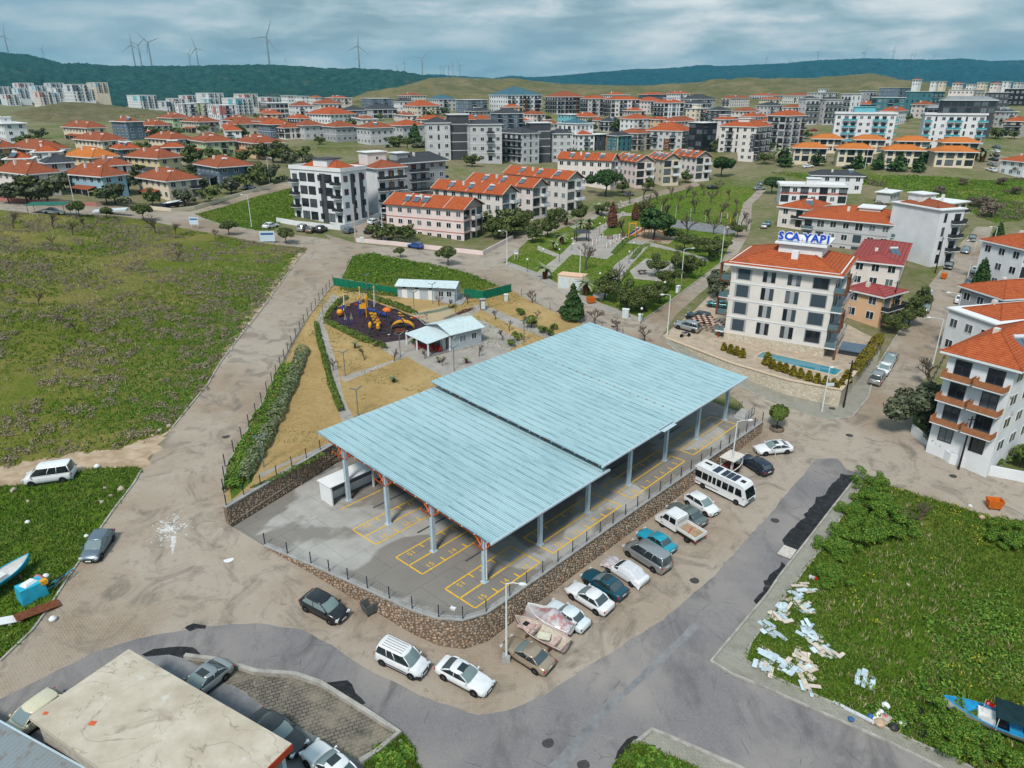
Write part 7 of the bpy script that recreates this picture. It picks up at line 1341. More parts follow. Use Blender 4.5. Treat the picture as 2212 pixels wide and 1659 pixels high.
TT = [(GX, GY, 4+((GX*7+GY) % 30)/10) for GX, GY in [(1080,300),(1130,300),(1180,262),(1270,288),(1330,284),(1400,284),(1460,300),(1520,290),(1590,315),(1680,300),(1660,330),(1740,300),(1790,260),(1850,270),(1960,262),(2020,268),(2100,285),(2150,300),(2190,300),(700,262),(760,280),(820,260),(870,262),(930,262),(990,286),(1040,256),(1100,256),(560,262),(610,282),(520,282),(440,290),(380,298),(200,318),(60,322),(120,345),(10,385),(130,380),(340,362),(470,362),(530,352)]]
grove('broad', 'small trees between the far houses', 'small tree', 'between the far houses', TT, n=350, size=.09, wide=1.3)
grove('broad', 'scattered hill bushes', 'dark bush', 'on the rough ground at upper right', [(2030,420,3),(2130,450,4),(2140,470,5),(2100,445,3),(2160,400,3),(2190,420,3),(2080,400,2.5),(2200,380,4),(1900,455,3),(1860,395,3)], n=600, leaf='dry', cat='bush', name='bush', wide=1.5)
# ------------------------------------------------------------------ hedges and clipped shrubs
def hedge(label, pts, w, h, leaf, fn=None, dens=70, size=.11, world=False, cat='hedge'):
    fn = fn or T; P = densify([(p if world else GT(*p, fn))[:2] for p in pts], .8, False); P = np.array(P); org = np.array([*P[len(P)//2], Tz(*P[len(P)//2], fn)]); seg = np.hypot(*np.diff(P, axis=0).T); L = seg.sum(); n = int(L*(w+2*h)*dens); cum = np.concatenate([[0], np.cumsum(seg)])
    s = rng.uniform(0, L, n); X = np.interp(s, cum, P[:, 0]); Y = np.interp(s, cum, P[:, 1]); i = np.clip(np.searchsorted(cum, s)-1, 0, len(P)-2); d = (P[i+1]-P[i])/seg[i][:, None]; nr = np.stack([-d[:, 1], d[:, 0]], 1); a = rng.uniform(0, PI, n); wob = 1+.22*(vnoise(s*.9, s*0+3, 4)-.5)*2
    off = np.cos(a)*w/2*wob; zz = np.sin(a)**.7*h*wob*rng.uniform(.8, 1.05, n); C = np.stack([X+nr[:, 0]*off, Y+nr[:, 1]*off, fn(X, Y)+zz*.95], 1)-org; N = np.stack([nr[:, 0]*np.cos(a), nr[:, 1]*np.cos(a), np.sin(a)], 1); V, F = quads(C, N, size*rng.uniform(.6, 1.3, n), rng, .2)
    th = thing('hedge', label, cat, org); place('foliage', np_mesh('foliage', V, F, LF[leaf]), th)
    st = MB();
    for k in range(0, len(P)-1, 2): st.tube([(P[k][0]-org[0], P[k][1]-org[1], Tz(*P[k], fn)-org[2]-.1), (P[k][0]-org[0], P[k][1]-org[1], Tz(*P[k], fn)-org[2]+h*.6)], .03, 4)
    prop(st.build('stems', BARK, th), kind='stuff'); return th
hedge('broad sage grey hedge along the left side of the park', [(520,1045),(545,1000),(585,925),(620,850),(640,800),(655,760)], 1.9, 1.2, 'sage', TP, 60); hedge('bright green shrub belt beside the left road fence', [(500,1062),(520,1005),(560,925),(598,850),(622,795)], 2.2, 1.1, 'lush', TP, 55)
hedge('thin clipped hedge along the curving park walk', [(683,700),(690,735),(703,780),(715,830),(738,890)], .8, .7, 'hedge', TP, 80); hedge('clipped hedge below the dark playground surface', [(706,697),(745,716),(790,738),(806,741)], 1.0, .9, 'hedge', TP, 80); hedge('clipped hedge above the dark playground surface', [(795,642),(840,657),(880,672),(900,680)], 1.0, .9, 'hedge', TP, 80); hedge('hedge at the left tip of the playground', [(703,692),(715,672),(735,652),(750,644)], .9, .7, 'hedge', TP, 70); hedge('low hedge in front of green mesh fence', [(735,625),(790,632),(855,640)], .7, .6, 'hedge', TP, 70); hedge('low planting along the kiosk path', [(905,680),(950,672),(985,662)], .6, .4, 'hedge', TP, 60); hedge('reddish low planting by the kiosk path', [(960,690),(1000,675),(1020,668)], .6, .4, 'red', TP, 60); hedge('planted strip above the left stone wall', [(545,1056),(600,1032),(660,1002),(700,982)], .6, .35, 'hedge', TP, 45)
hedge('yellow green hedge along the right side of the corner garden', [(1842,812),(1870,775),(1900,735)], 1.6, 1.6, 'thuja', sca_z, 60); hedge('low planting beside the central plaza', [(1325,548),(1352,520),(1370,512)], 1.5, .5, 'lush', None, 45); hedge('low flower bed on the park slope', [(1365,560),(1385,535),(1400,528)], 1.2, .4, 'lush', None, 45); hedge('dark hedge on the right of apartment drive', [(838,520),(880,524),(905,525)], 1.2, 1.0, 'olive', None, 50); hedge('garden hedge beside long white wall', [(1990,945),(2040,985),(2075,1003)], 1.6, 1.2, 'hedge', None, 50)
grove('cypress', 'clipped golden conifers on the garden wall', 'small golden conifer', 'above the stone garden wall', [(1577,763,1.5),(1590,767,1.5),(1603,772,1.5),(1563,758,1.4),(1668,796,1.5),(1682,801,1.5),(1696,805,1.5),(1712,811,1.5),(1728,816,1.5),(1746,822,1.5),(1764,827,1.5),(1782,833,1.5),(1799,839,1.5),(1815,842,1.6),(1828,828,2),(1656,788,2)], fn=sca_z, leaf='thuja', n=500, size=.09, wide=2.0, name='clipped_conifer', cat='shrub')
grove('bare', 'thin saplings of the park lawn', 'thin staked sapling', 'on the dry park lawn', [(720,800,2.5),(787,778,2.6),(852,780,2.4),(922,690,2.2),(948,660,2.6),(1070,690,2.5),(1085,735,2.6),(1100,715,2.4),(918,775,2),(955,790,2),(1035,770,2.4),(1130,700,2.2),(1160,690,2.2),(970,668,2.5),(1010,655,2.5)], fn=TP)
grove('broad', 'young shrubs of the park lawn', 'young green shrub', 'on the dry park lawn', [(1148,708,2.2),(1188,725,1.2),(1170,720,1.4),(1118,735,1.3),(1195,712,1.2),(900,745,1.2),(815,748,1.1),(830,752,1.0),(1105,748,1),(1125,680,1.4)], fn=TP, n=350, size=.09, wide=1.3, leaf='hedge', cat='shrub', name='young_shrub')
grove('palm', 'tiny palms of the park lawn', 'tiny palm in a white stone ring', 'on the dry park lawn', [(768,752,1.5),(850,826,1.4),(948,783,1.4),(1008,785,1.4)], fn=TP)
# ------------------------------------------------------------------ ground cover that nobody could count
def scatter(poly, n, fn=None, seed=1, thr=0.0, ns=.08):
    fn = fn or T; r = np.random.default_rng(seed); P = np.array(poly); x0, y0 = P.min(0); x1, y1 = P.max(0); X = r.uniform(x0, x1, n*4); Y = r.uniform(y0, y1, n*4); k = pip(poly, X, Y)
    if thr > 0: k &= vnoise(X*ns+50, Y*ns+50, seed)*.6+vnoise(X*ns*3+9, Y*ns*3, seed+1)*.4 > thr
    X, Y = X[k][:n], Y[k][:n]; return np.column_stack([X, Y, fn(X, Y)])
def clumps(name, C, rad, hgt, nq, size, leaf, seed=2, up=.3):
    r = np.random.default_rng(seed); n = len(C); k = np.repeat(np.arange(n), nq); sc = r.uniform(.55, 1.35, n)[k]; d = r.normal(size=(n*nq, 3)); d[:, 2] = np.abs(d[:, 2]); d /= np.linalg.norm(d, axis=1)[:, None]; q = d*np.array([rad, rad, hgt])*(sc*r.uniform(.75, 1.05, n*nq))[:, None]; ell = r.uniform(.7, 1.5, n)[k]; q[:, 0] *= ell
    V, F = quads(C[k]+q, d, size*r.uniform(.6, 1.3, n*nq)*sc, r, up); return prop(place(name, np_mesh(name, V, F, LF[leaf])), kind='stuff')
def blades(name, C, h, leaf, seed=3, nb=5, w=.05):
    r = np.random.default_rng(seed); n = len(C); k = np.repeat(np.arange(n), nb); a = r.uniform(0, 2*PI, n*nb); b = C[k]+np.stack([r.normal(0, .13, n*nb), r.normal(0, .13, n*nb), np.zeros(n*nb)], 1); hh = h*r.uniform(.5, 1.3, n*nb); t = np.stack([np.cos(a), np.sin(a), np.zeros(n*nb)], 1); tip = b+np.stack([r.normal(0, .35, n*nb)*hh, r.normal(0, .35, n*nb)*hh, hh], 1)
    V = np.stack([b-t*w, b+t*w, tip], 1).reshape(-1, 3); V[:, 2] -= .01; return prop(place(name, np_mesh(name, V, np.arange(3*n*nb).reshape(-1, 3), LF[leaf])), kind='stuff')
PMAP = {}
for n_, p_, m_ in REG: PMAP.setdefault(n_, []).append(p_)
fld = PMAP['meadow'][0]
C = scatter(fld, 2600, None, 4, .43, .12); C = C[C[:, 1] < 235]
clumps('heath_tufts', C, .60, .42, 90, .07, 'heath', 5, .5)
C2 = scatter(fld, 14000, None, 9, .44, .07); blades('meadow_grass', C2[C2[:, 1] < 190], .32, 'grass', 10, 4, .06); C3 = scatter(fld, 9000, None, 19, .5, .09); blades('meadow_straw', C3[C3[:, 1] < 170], .3, 'straw', 11, 3, .05)
edge = np.array([GT(*q)[:2] for q in densify([(372,925),(450,829),(472,790),(553,685),(615,600),(655,545)], 6, False)]); r_ = np.random.default_rng(6); k_ = r_.integers(0, len(edge), 3200); E_ = edge[k_]+np.column_stack([-np.abs(r_.normal(0, 7, 3200))-.6, r_.normal(0, 2, 3200)]); E_ = np.column_stack([E_, T(E_[:, 0], E_[:, 1])]); E_ = E_[pip(fld, E_[:, 0], E_[:, 1])]; clumps('roadside_weeds', E_, .36, .18, 24, .065, 'lush', 7, .9)
C = scatter(PMAP['verge'][0], 1900, None, 12, .46, .09); clumps('verge_weeds', C, .36, .16, 24, .06, 'grass', 13, .9); blades('verge_grass', scatter(PMAP['verge'][0], 6000, None, 14), .28, 'grass', 15, 5, .05)
lot = PMAP['overgrown_lot'][0]; C = scatter(lot, 430, None, 21, .56, .07); clumps('scrub', C, .6, .5, 80, .085, 'lush', 22, .7); C = scatter(lot, 2200, None, 24, .40, .12); clumps('low_weeds', C, .35, .2, 24, .06, 'grass', 25, .9); blades('lot_grass', scatter(lot, 16000, None, 26), .3, 'grass', 27, 5, .05); blades('dry_grass', scatter(lot, 900, None, 28, .6, .1), .4, 'straw', 29, 5, .05); C = scatter(lot, 420, None, 31, .58, .12); clumps('yellow_flowers', C+np.array([0, 0, .4]), .4, .2, 10, .06, 'yellow', 32)
blades('triangle_grass', scatter(PMAP['lot_grass'][0], 5000, None, 33), .3, 'grass', 34, 4, .06); clumps('triangle_weeds', scatter(PMAP['lot_grass'][0], 500, None, 35, .5, .1), .45, .3, 16, .14, 'lush', 36)
for nm in ('corner_grass', 'weedy_bank'): blades('bank_grass', scatter(PMAP[nm][0], 2500, None, 37), .28, 'grass', 38, 5, .05); clumps('bank_weeds', scatter(PMAP[nm][0], 160, None, 39, .35, .2), .4, .32, 22, .11, 'lush', 40)
blades('slope_grass', scatter(PMAP['hill_meadow'][0], 4000, None, 41), .35, 'grass', 42, 4, .08); pkg = PMAP['park_ground'][0]; paths = [p for n_ in ('park_path', 'sand_pit', 'ball_court', 'sunken_plaza') for p in PMAP[n_]]
C = scatter(pkg, 16000, None, 43); bad = np.zeros(len(C), bool)
for p_ in paths: bad |= pip(p_, C[:, 0], C[:, 1])
blades('park_lawn_grass', C[~bad], .25, 'grass', 44, 3, .07)
C = scatter(PARKW, 3000, TP, 45, .52, .12); blades('lawn_tufts', C, .16, 'hedge', 46, 3, .05)
rg = PMAP['rough_ground'][0]; clumps('hill_scrub', scatter(rg, 420, None, 51, .45, .04), .9, .7, 60, .12, 'dry', 52, .6); clumps('hill_weeds', scatter(rg, 900, None, 53, .45, .05), .7, .4, 40, .12, 'lush', 54, .7); blades('hill_grass', scatter(rg, 5000, None, 55), .4, 'grass', 56, 3, .09)
# brambles at the near corner of the right lot, bigger leafy bushes
grove('shrub', 'bushes at the corner of the overgrown lot', 'leafy green bush', 'in the overgrown right lot', [(1885,1050,2.0),(1870,1085,2.2),(1845,1120,2.0),(1900,1110,2.0),(1835,1165,2.4),(1880,1160,2.4),(1930,1140,2.6),(1810,1200,2.2),(2172,1172,2.2),(2205,1178,2.2),(2050,1560,2.2),(2120,1640,2.4),(2070,1600,2),(1790,1260,2)], leaf='lush', n=3200, size=.036, wide=1.3, cat='bush', name='bush'); grove('twiggy', 'dead brown shrubs of the overgrown lot', 'dead brown shrub', 'in the overgrown right lot', [(1965,1135,2.6),(1990,1120,2.2)], wide=1.4, cat='bush')
# ------------------------------------------------------------------ prefabricated huts in the park
PREFAB = plain('prefab_panel', (.42, .47, .51), .6, 0, .05); PROOF = plain('prefab_roof', (.62, .72, .74), .45, .2, .12, 2); RED = plain('red_plastic', (.55, .02, .015), .45, 0, .1); GREENM = plain('green_mesh', (.012, .16, .09), .8, 0, .25, 2)
def ribbed(b, x0, x1, y0, y1, z0, z1, ax='y', pitch=.5, name='roof'):
    """sheet roof rising from y0 (z0) to y1 (z1), ribs along the slope"""
    mb = MB(); mb.add([(x0, y0, z0), (x1, y0, z0), (x1, y1, z1), (x0, y1, z1), (x0, y0, z0-.07), (x1, y0, z0-.07), (x1, y1, z1-.07), (x0, y1, z1-.07)], [(0, 1, 2, 3), (7, 6, 5, 4), (0, 4, 5, 1), (1, 5, 6, 2), (2, 6, 7, 3), (3, 7, 4, 0)]); o = mb.build(name, PROOF, b); n = max(2, int((x1-x0)/pitch)); rm = MB()
    L = math.hypot(y1-y0, z1-z0); rm.b2(-.03, .03, 0, L, 0, .045); me = rm.mesh('rib', PROOF); a = math.atan2(z1-z0, y1-y0)
    for k in range(n+1): place('rib', me, o, (x0+.03+(x1-x0-.06)*k/n, y0, z0), (a if y1 > y0 else PI-a, 0, 0))
    return o
def kiosk():
    N = park_pt(975, 758); R = park_pt(1040, 741); ph = math.atan2(R[1]-N[1], R[0]-N[0]); z = N[2]; b = thing('kiosk', 'pale grey park kiosk with metal roof and red chairs on its porch', 'kiosk', N, ph); w = float(np.hypot(*(R-N)[:2])); d = 6.2; h = 2.7
    MB().b2(0, w, 0, d, -.6, h).build('wall', PREFAB, b); MB().b2(-.3, w+.3, -.4, d+.3, -.6, .1).build('plinth', COPING, b)
    ribbed(b, -.4, w+.4, -.5, d/2, h+.02, h+1.0); ribbed(b, -.4, w+.4, d+.5, d/2, h+.02, h+1.0)
    for x in (0, w): MB().add([(x, 0, h-.01), (x, d, h-.01), (x, d/2, h+.9)], [(0, 1, 2), (2, 1, 0)]).build('gable', PREFAB, b)
    put_window(b, 'R', w*.38, 1.55, 1.3, 1.1, True); put_window(b, 'R', w*.75, 1.55, 1.0, 1.0, True); put_window(b, 'L', 2.0, 1.2, 1.0, 2.1, True, True); put_window(b, 'L', 4.2, 1.5, 1.4, 1.2, True)
    o = MB(); o.add([(-4.4, -.2, 2.15), (0, -.2, 2.62), (0, d, 2.62), (-4.4, d, 2.15), (-4.4, -.2, 2.08), (0, -.2, 2.55), (0, d, 2.55), (-4.4, d, 2.08)], [(0, 1, 2, 3), (7, 6, 5, 4), (0, 4, 5, 1), (2, 6, 7, 3), (3, 7, 4, 0)]); o.build('porch_roof', PROOF, b); MB().b2(-4.3, 0, -.2, d, -.6, .06).build('porch_floor', plain('porch_slab', (.20, .19, .20), .7), b)
    for x, y in ((-4.2, -.05), (-4.2, d*.5), (-4.2, d-.1), (-.25, -.05)): MB().b2(x-.09, x+.09, y-.09, y+.09, 0, 2.3).build('porch_post', SHEDW, b)
    MB().b2(-.9, -.3, 1.0, 1.7, .06, 1.9).build('fridge', SHEDW, b); place('satellite_dish', DISHM, b, (.6, -.2, 2.0), (.4, 0, .3))
    c, s = math.cos(ph), math.sin(ph); tm = MB(); tm.b2(-.45, .45, -.45, .45, .68, .74)
    for x in (-.38, .38):
        for y in (-.38, .38): tm.b2(x-.04, x+.04, y-.04, y+.04, 0, .68)
    top = MB().b2(-.45, .45, -.45, .45, .68, .74).mesh('table_top', RED); leg = MB().b2(-.04, .04, -.04, .04, 0, .68).mesh('leg', RED); cleg = MB().b2(-.025, .025, -.025, .025, 0, .42).mesh('leg', RED); cs = MB().b2(-.24, .24, -.24, .24, .42, .46).mesh('seat', RED); cb = MB().add([(-.24, .22, .46), (.24, .22, .46), (.22, .32, .9), (-.22, .32, .9), (-.24, .26, .46), (.24, .26, .46), (.22, .36, .9), (-.22, .36, .9)], [(0, 1, 2, 3), (7, 6, 5, 4), (0, 3, 7, 4), (1, 5, 6, 2), (2, 6, 7, 3)]).mesh('backrest', RED)
    def wp(x, y): return (N[0]+c*x-s*y, N[1]+s*x+c*y, z+.06)
    for k, (x, y) in enumerate(((-1.8, 1.3), (-3.0, 3.8))):
        t = thing('plastic_table', 'red plastic table on the kiosk porch, %s the camera' % ('nearer' if k == 0 else 'farther from'), 'table', wp(x, y), ph, 'red tables on the porch'); place('table_top', top, t)
        for a in (-.38, .38):
            for e in (-.38, .38): place('leg', leg, t, (a, e, 0))
        for j, (dx, dy, rr) in enumerate(((.75, 0, -PI/2), (-.75, 0, PI/2), (0, .8, 0), (0, -.8, PI))):
            q = thing('plastic_chair', 'red plastic chair at the %s porch table, %s side' % (('nearer', 'farther')[k], ('kiosk wall', 'outer', 'far', 'near')[j]), 'chair', wp(x+dx, y+dy), ph+rr, 'red chairs on the kiosk porch'); place('seat', cs, q); place('backrest', cb, q)
            for a in (-.2, .2):
                for e in (-.2, .2): place('leg', cleg, q, (a, e, 0))
kiosk()
def wc():
    N = park_pt(983, 653); Lp = park_pt(860, 642); ph = math.atan2(Lp[1]-N[1], Lp[0]-N[0])-PI/2; d = float(np.hypot(*(Lp-N)[:2])); w = 4.2; h = 2.7
    b = thing('prefab_building', 'long pale grey prefab building with white doors beside green fence', 'building', N, ph); MB().b2(0, w, 0, d, -1, h).build('wall', PREFAB, b); MB().b2(-1.1, w+.8, -1.6, d+.5, -1, .08).build('plinth', COPING, b)
    rf = MB(); rf.add([(-.6, -.4, h+.0), (-.6, d+.4, h), (w*.5, d+.4, h+.75), (w*.5, -.4, h+.75), (w+.5, -.4, h), (w+.5, d+.4, h)], [(0, 3, 2, 1), (3, 4, 5, 2)]); ro = rf.build('roof', PROOF, b); L = math.hypot(w*.5+.6, .75); me = MB().b2(0, L, -.03, .03, 0, .05).mesh('rib', PROOF); a = -math.atan2(.75, w*.5+.6)
    for k in range(int(d/.55)): place('rib', me, ro, (-.6, -.35+k*.57, h), (0, a, 0))
    for y in (0, d): MB().add([(0, y, h-.01), (w, y, h-.01), (w*.5, y, h+.62)], [(0, 1, 2), (2, 1, 0)]).build('gable', PREFAB, b)
    for y in (.42, .66, .88): MB().b2(-.04, .06, d*y-.5, d*y+.5, .1, 2.15).build('door', SHEDW, b); MB().b2(-.05, .05, d*y-.35, d*y+.35, 2.2, 2.45).build('vent', BLACKP, b)
    for y in (.10, .24): put_window(b, 'L', d*y, 1.5, 1.0, 1.1, True)
    put_window(b, 'R', w*.5, 1.5, .9, 1.1, True); MB().b2(.5, 1.3, -.05, .05, .1, 2.1).build('door', SHEDW, b)
wc()
fence('mesh_fence', 'green mesh-covered fence left of the prefab building', [park_pt(*q)[:2] for q in [(722, 617), (790, 629), (858, 640)]], lambda x, y: Tz(x, y, TP), 3.0, 1.7, panel_mat=GREENM, post_mat=plain('green_post', (.01, .08, .05), .6)); fence('mesh_fence', 'green mesh-covered fence right of the prefab building', [park_pt(*q)[:2] for q in [(1003, 641), (1044, 647), (1104, 631)]], lambda x, y: Tz(x, y, TP), 3.0, 1.7, panel_mat=GREENM, post_mat=MATS['green_post'])
# ------------------------------------------------------------------ playground
PY = plain('play_yellow', (.72, .34, .02), .45, 0, .06); PB = plain('play_blue', (.015, .05, .30), .45, 0, .06); PO = plain('play_orange', (.70, .16, .02), .45, 0, .06); PK = plain('play_black', (.025, .028, .032), .5, 0, .05); PW = plain('play_cream', (.62, .58, .50), .6)
def playground():
    a, b, c = park_pt(745, 668), park_pt(779, 662), park_pt(810, 660); th = thing('swing_set', 'swing set with yellow tipped cream posts at the back of playground', 'swing', b)
    tops = []
    for p in (a, b, c):
        q = p-b; tp = Vector((q[0], q[1]+.0, q[2]+3.0)); tops.append(tp)
        for dy in (-.9, .9): MB().tube([(q[0], q[1]+dy, q[2]), tp], .07, 6).build('post', PW, th)
        MB().lathe([(.02, .7), (.16, .35), (.13, 0)], c=tuple(tp), n=8).build('tip', PY, th)
    MB().tube(tops, .06, 6).build('crossbar', PK, th)
    for k in range(4):
        t = (k+.5)/4; p = tops[0].lerp(tops[2], t); s = MB(); s.tube([p, p-Vector((0, 0, 2.3))], .015, 4); s.build('chain', PK, th); MB().box(p-Vector((0, 0, 2.35)), (.55, .3, .08)).build('seat', [PY, RED, PY, PB][k], th)
    P = park_pt(838, 706); th = thing('climbing_dome', 'black arched climbing dome with orange hub and yellow panels', 'climbing frame', P); R = 4.1
    for k in range(4):
        an = k*PI/4+.2; MB().tube([(math.cos(an)*R*math.cos(t), math.sin(an)*R*math.cos(t), 2.9*math.sin(t)) for t in np.linspace(0, PI, 15)], .09, 6).build('arch', PK, th)
    for k in range(8):
        an = k*PI/4+.2; MB().lathe([(.22, 0), (.2, .06), (0.02, .08)], c=(math.cos(an)*R, math.sin(an)*R, 0), n=8).build('foot', PW, th)
    MB().lathe([(.75, 2.75), (.7, 3.0), (.4, 3.25), (.05, 3.35)], n=10).build('hub', PO, th); MB().tube([(0, 0, 0), (0, 0, 2.9)], .12, 8).build('mast', PK, th)
    for j in range(4):
        for k in range(2): MB().box((-1.9+.65*k-.2*j, -.6-.3*k, 1.0+.5*j), (.55, .12, .32), .3).build('climbing_panel', PY, th)
    for x, y in ((-2.6, -1.6), (1.8, 1.2), (-1.2, -2.2)): MB().lathe([(.1, .2), (.3, .5), (.32, 1.0), (.1, 1.4)], c=(x, y, 0), n=9).build('pod', PY if x < 0 else PB, th)
    for k in range(4): MB().box((2.1, 1.4, .5+.5*k), (.9, .5, .1)).build('step', PY, th)
    vs = []; n = 10
    for i in range(n):
        t = PI*i/(n-1); vs += [(2.6-1.9*math.cos(t), -1.3, .15+1.25*math.sin(t)), (2.6-1.9*math.cos(t), -.4, .15+1.25*math.sin(t)), (2.6-1.9*math.cos(t), -.4, .02+1.15*math.sin(t)), (2.6-1.9*math.cos(t), -1.3, .02+1.15*math.sin(t))]
    MB().add(vs, [(4*i+k, 4*i+(k+1) % 4, 4*i+4+(k+1) % 4, 4*i+4+k) for i in range(n-1) for k in range(4)]+[(0, 1, 2, 3), (4*n-1, 4*n-2, 4*n-3, 4*n-4)]).build('arch_bridge', PY, th)
    P = park_pt(786, 683); th = thing('play_tower', 'yellow and blue play tower with a blue slide', 'play tower', P)
    for x, y in ((-.6, -.6), (.6, -.6), (.6, .6), (-.6, .6)): MB().tube([(x, y, 0), (x, y, 3.0)], .08, 6).build('post', PY if x > 0 else PB, th); MB().lathe([(.14, 3.0), (.15, 3.3), (.02, 3.6)], c=(x, y, 0), n=8).build('tip', PY, th)
    MB().b2(-.6, .6, -.6, .6, 1.4, 1.52).build('platform', PB, th); MB().b2(-.6, .6, -.64, -.6, 1.5, 2.3).build('panel', PY, th); MB().b2(-.64, -.6, -.6, .6, 1.5, 2.3).build('panel', PB, th)
    MB().add([(.6, -.4, 1.5), (.6, .4, 1.5), (4.2, .1, .35), (4.2, -.7, .35), (.6, -.4, 1.35), (.6, .4, 1.35), (4.2, .1, .2), (4.2, -.7, .2)], [(0, 3, 2, 1), (4, 5, 6, 7), (0, 4, 7, 3), (1, 2, 6, 5), (2, 3, 7, 6)]).build('slide', PB, th); MB().tube([(-2.0, -.4, 0), (-1.7, -.3, 1.0), (-.6, 0, 1.5)], .06, 6).build('climbing_arch', PK, th)
    P = park_pt(735, 684); th = thing('spinner_seat', 'yellow bowl-shaped spinner at the left of playground', 'play seat', P); MB().lathe([(.1, .2), (.4, .35), (.55, .7), (.45, 1.1), (.3, 1.25)], n=12).build('bowl', PY, th); MB().lathe([(.55, .65), (.57, .85)], n=12).build('rim', PO, th); MB().tube([(0, 0, 0), (0, 0, .3)], .12, 8).build('stem', PK, th); MB().tube([(.3, .2, 1.3), (.7, .4, 1.9)], .2, 6).build('hood', PB, th)
    for k, q in enumerate(((747, 703), (760, 702))):
        P = park_pt(*q); th = thing('exercise_posts', 'small blue and white exercise post, %s of two' % ('left' if k == 0 else 'right'), 'exercise post', P, 0, 'exercise posts in playground')
        for x in (-.35, .35): MB().tube([(x, 0, 0), (x, 0, 1.2)], .08, 6).build('post', PB, th)
        MB().tube([(-.15, 0, 1.0), (0, 0, 2.2), (.15, 0, 1.0)], .05, 6).build('handle', PW, th)
    for q, col, lab, rz in (((905, 693), RED, 'red and yellow seesaw beside the kiosk roof', .5), ((816, 726), PK, 'black seesaw at the front of the playground', .6)):
        P = park_pt(*q); th = thing('seesaw', lab, 'seesaw', P, rz); MB().box((0, 0, .65), (3.2, .18, .1)).build('beam', col, th); MB().tube([(0, -.3, 0), (0, 0, .62), (0, .3, 0)], .07, 6).build('support', PK, th)
        for x in (-1.4, 1.4): MB().box((x, 0, .75), (.4, .35, .1)).build('seat', PY if col is RED else PK, th); MB().tube([(x*.8, -.2, .95), (x*.8, .2, .95)], .03, 4).build('handle', PK, th)
    for q, lab, rz in (((866, 722), 'brown wooden bench at the front of playground', .4), ((878, 672), 'brown wooden bench beside upper playground hedge', -.3)):
        P = park_pt(*q); bench(lab, P, rz)
BWOOD = plain('bench_wood', (.20, .07, .035), .7, 0, .2)
def bench(label, P, rz, group=None):
    th = thing('park_bench', label, 'bench', P, rz, group)
    for k in range(3): MB().box((0, -.15+.16*k, .45), (1.7, .13, .05)).build('seat_slat', BWOOD, th)
    for k in range(2): MB().box((0, .30+.03*k, .65+.2*k), (1.7, .04, .13)).build('back_slat', BWOOD, th)
    for x in (-.7, .7): MB().box((x, .05, .22), (.07, .45, .44)).build('leg', PK, th)
playground()
# ------------------------------------------------------------------ lamps and poles
LAMPG = plain('lamp_post_grey', (.16, .20, .22), .5, .2, .05)
def solar_lamp(k, q, fn):
    P = GT(*q, fn); th = thing('park_lamp', 'grey park lamp with two angled solar arms, %s from left' % ordinal(k+1), 'lamp post', P, .5, 'solar park lamps'); MB().tube([(0, 0, 0), (0, 0, 3.5)], .06, 6).build('post', LAMPG, th); MB().lathe([(.16, 0), (.14, .08)], n=8).build('base', LAMPG, th)
    for s in (-1, 1): MB().add([(0, -.12, 3.5), (s*.75, -.12, 3.85), (s*.75, .12, 3.85), (0, .12, 3.5), (0, -.12, 3.43), (s*.75, -.12, 3.78), (s*.75, .12, 3.78), (0, .12, 3.43)], [(0, 1, 2, 3), (7, 6, 5, 4), (0, 4, 5, 1), (1, 5, 6, 2), (2, 6, 7, 3)]).build('arm', LAMPG, th)
for k, q in enumerate(sorted([(746, 812), (865, 771), (981, 800), (774, 897), (570, 1008), (895, 674), (700, 699), (935, 655), (984, 680), (792, 634), (1132, 740)])): solar_lamp(k, q, TP)
def street_lamp(label, q, h, arm, rz, fn=None, mat=None, block=False):
    P = GT(*q, fn); th = thing('street_lamp', label, 'street lamp', P, rz); m = mat or WHITEST; MB().tube([(0, 0, 0), (0, 0, h*.5), (0, 0, h)], [.11, .085, .06], 8).build('post', m, th); MB().tube([(0, 0, h), (arm*.5, 0, h+.15), (arm, 0, h+.1)], .04, 6).build('arm', m, th); MB().lathe([(.05, -.35), (.14, -.2), (.16, .1), (.05, .35)], n=8, axis='X').build('lamp_head', m, th, loc=(arm+.2, 0, h+.1))
    if block: MB().box((0, 0, .2), (.75, .75, .5), 0, 0, .9).build('footing', COPING, th)
street_lamp('white street lamp in a concrete block before the wall corner', (1094, 1424), 7.6, 1.1, -.15, block=True); street_lamp('white street lamp beside the small wooden boat', (1577, 1030), 7.2, 1.4, .15); street_lamp('white street lamp on the lower right street', (2013, 795), 8, 1.8, PI*.9); street_lamp('white street lamp on the middle right street', (2053, 733), 8, 1.8, PI*.9); street_lamp('white street lamp near the top of right street', (2136, 565), 8, 1.4, PI); street_lamp('white street lamp on the left side of right street', (2090, 600), 8, 1.6, PI); street_lamp('white lamp at the street corner of park and corner block', (1441, 725), 7, 1.2, PI, fn=None); street_lamp('white street lamp beside central park slope', (1470, 624), 8, 1.8, .3); street_lamp('white street lamp at upper right of central park', (1557, 568), 8, .6, .3); street_lamp('white street lamp beside the peach transformer hut', (1252, 600), 7, 1.4, PI); street_lamp('white street lamp at the pink wall corner', (1095, 573), 7.5, 1.4, PI); street_lamp('lamp post on the grass slope left of apartments', (544, 492), 8, 1.2, PI); street_lamp('lamp post beside white apartment drive', (828, 522), 8, .5, 0); street_lamp('white lamp carrying a small blue street sign', (1775, 890), 6.5, .1, 0); street_lamp('lamp post near the parked cars on left estate road', (583, 398), 8, 1.2, 0); street_lamp('lamp post by the meadow corner trees', (166, 462), 9, .1, 0); street_lamp('lamp post at the villas garden edge', (1868, 365), 8, 1, 0)
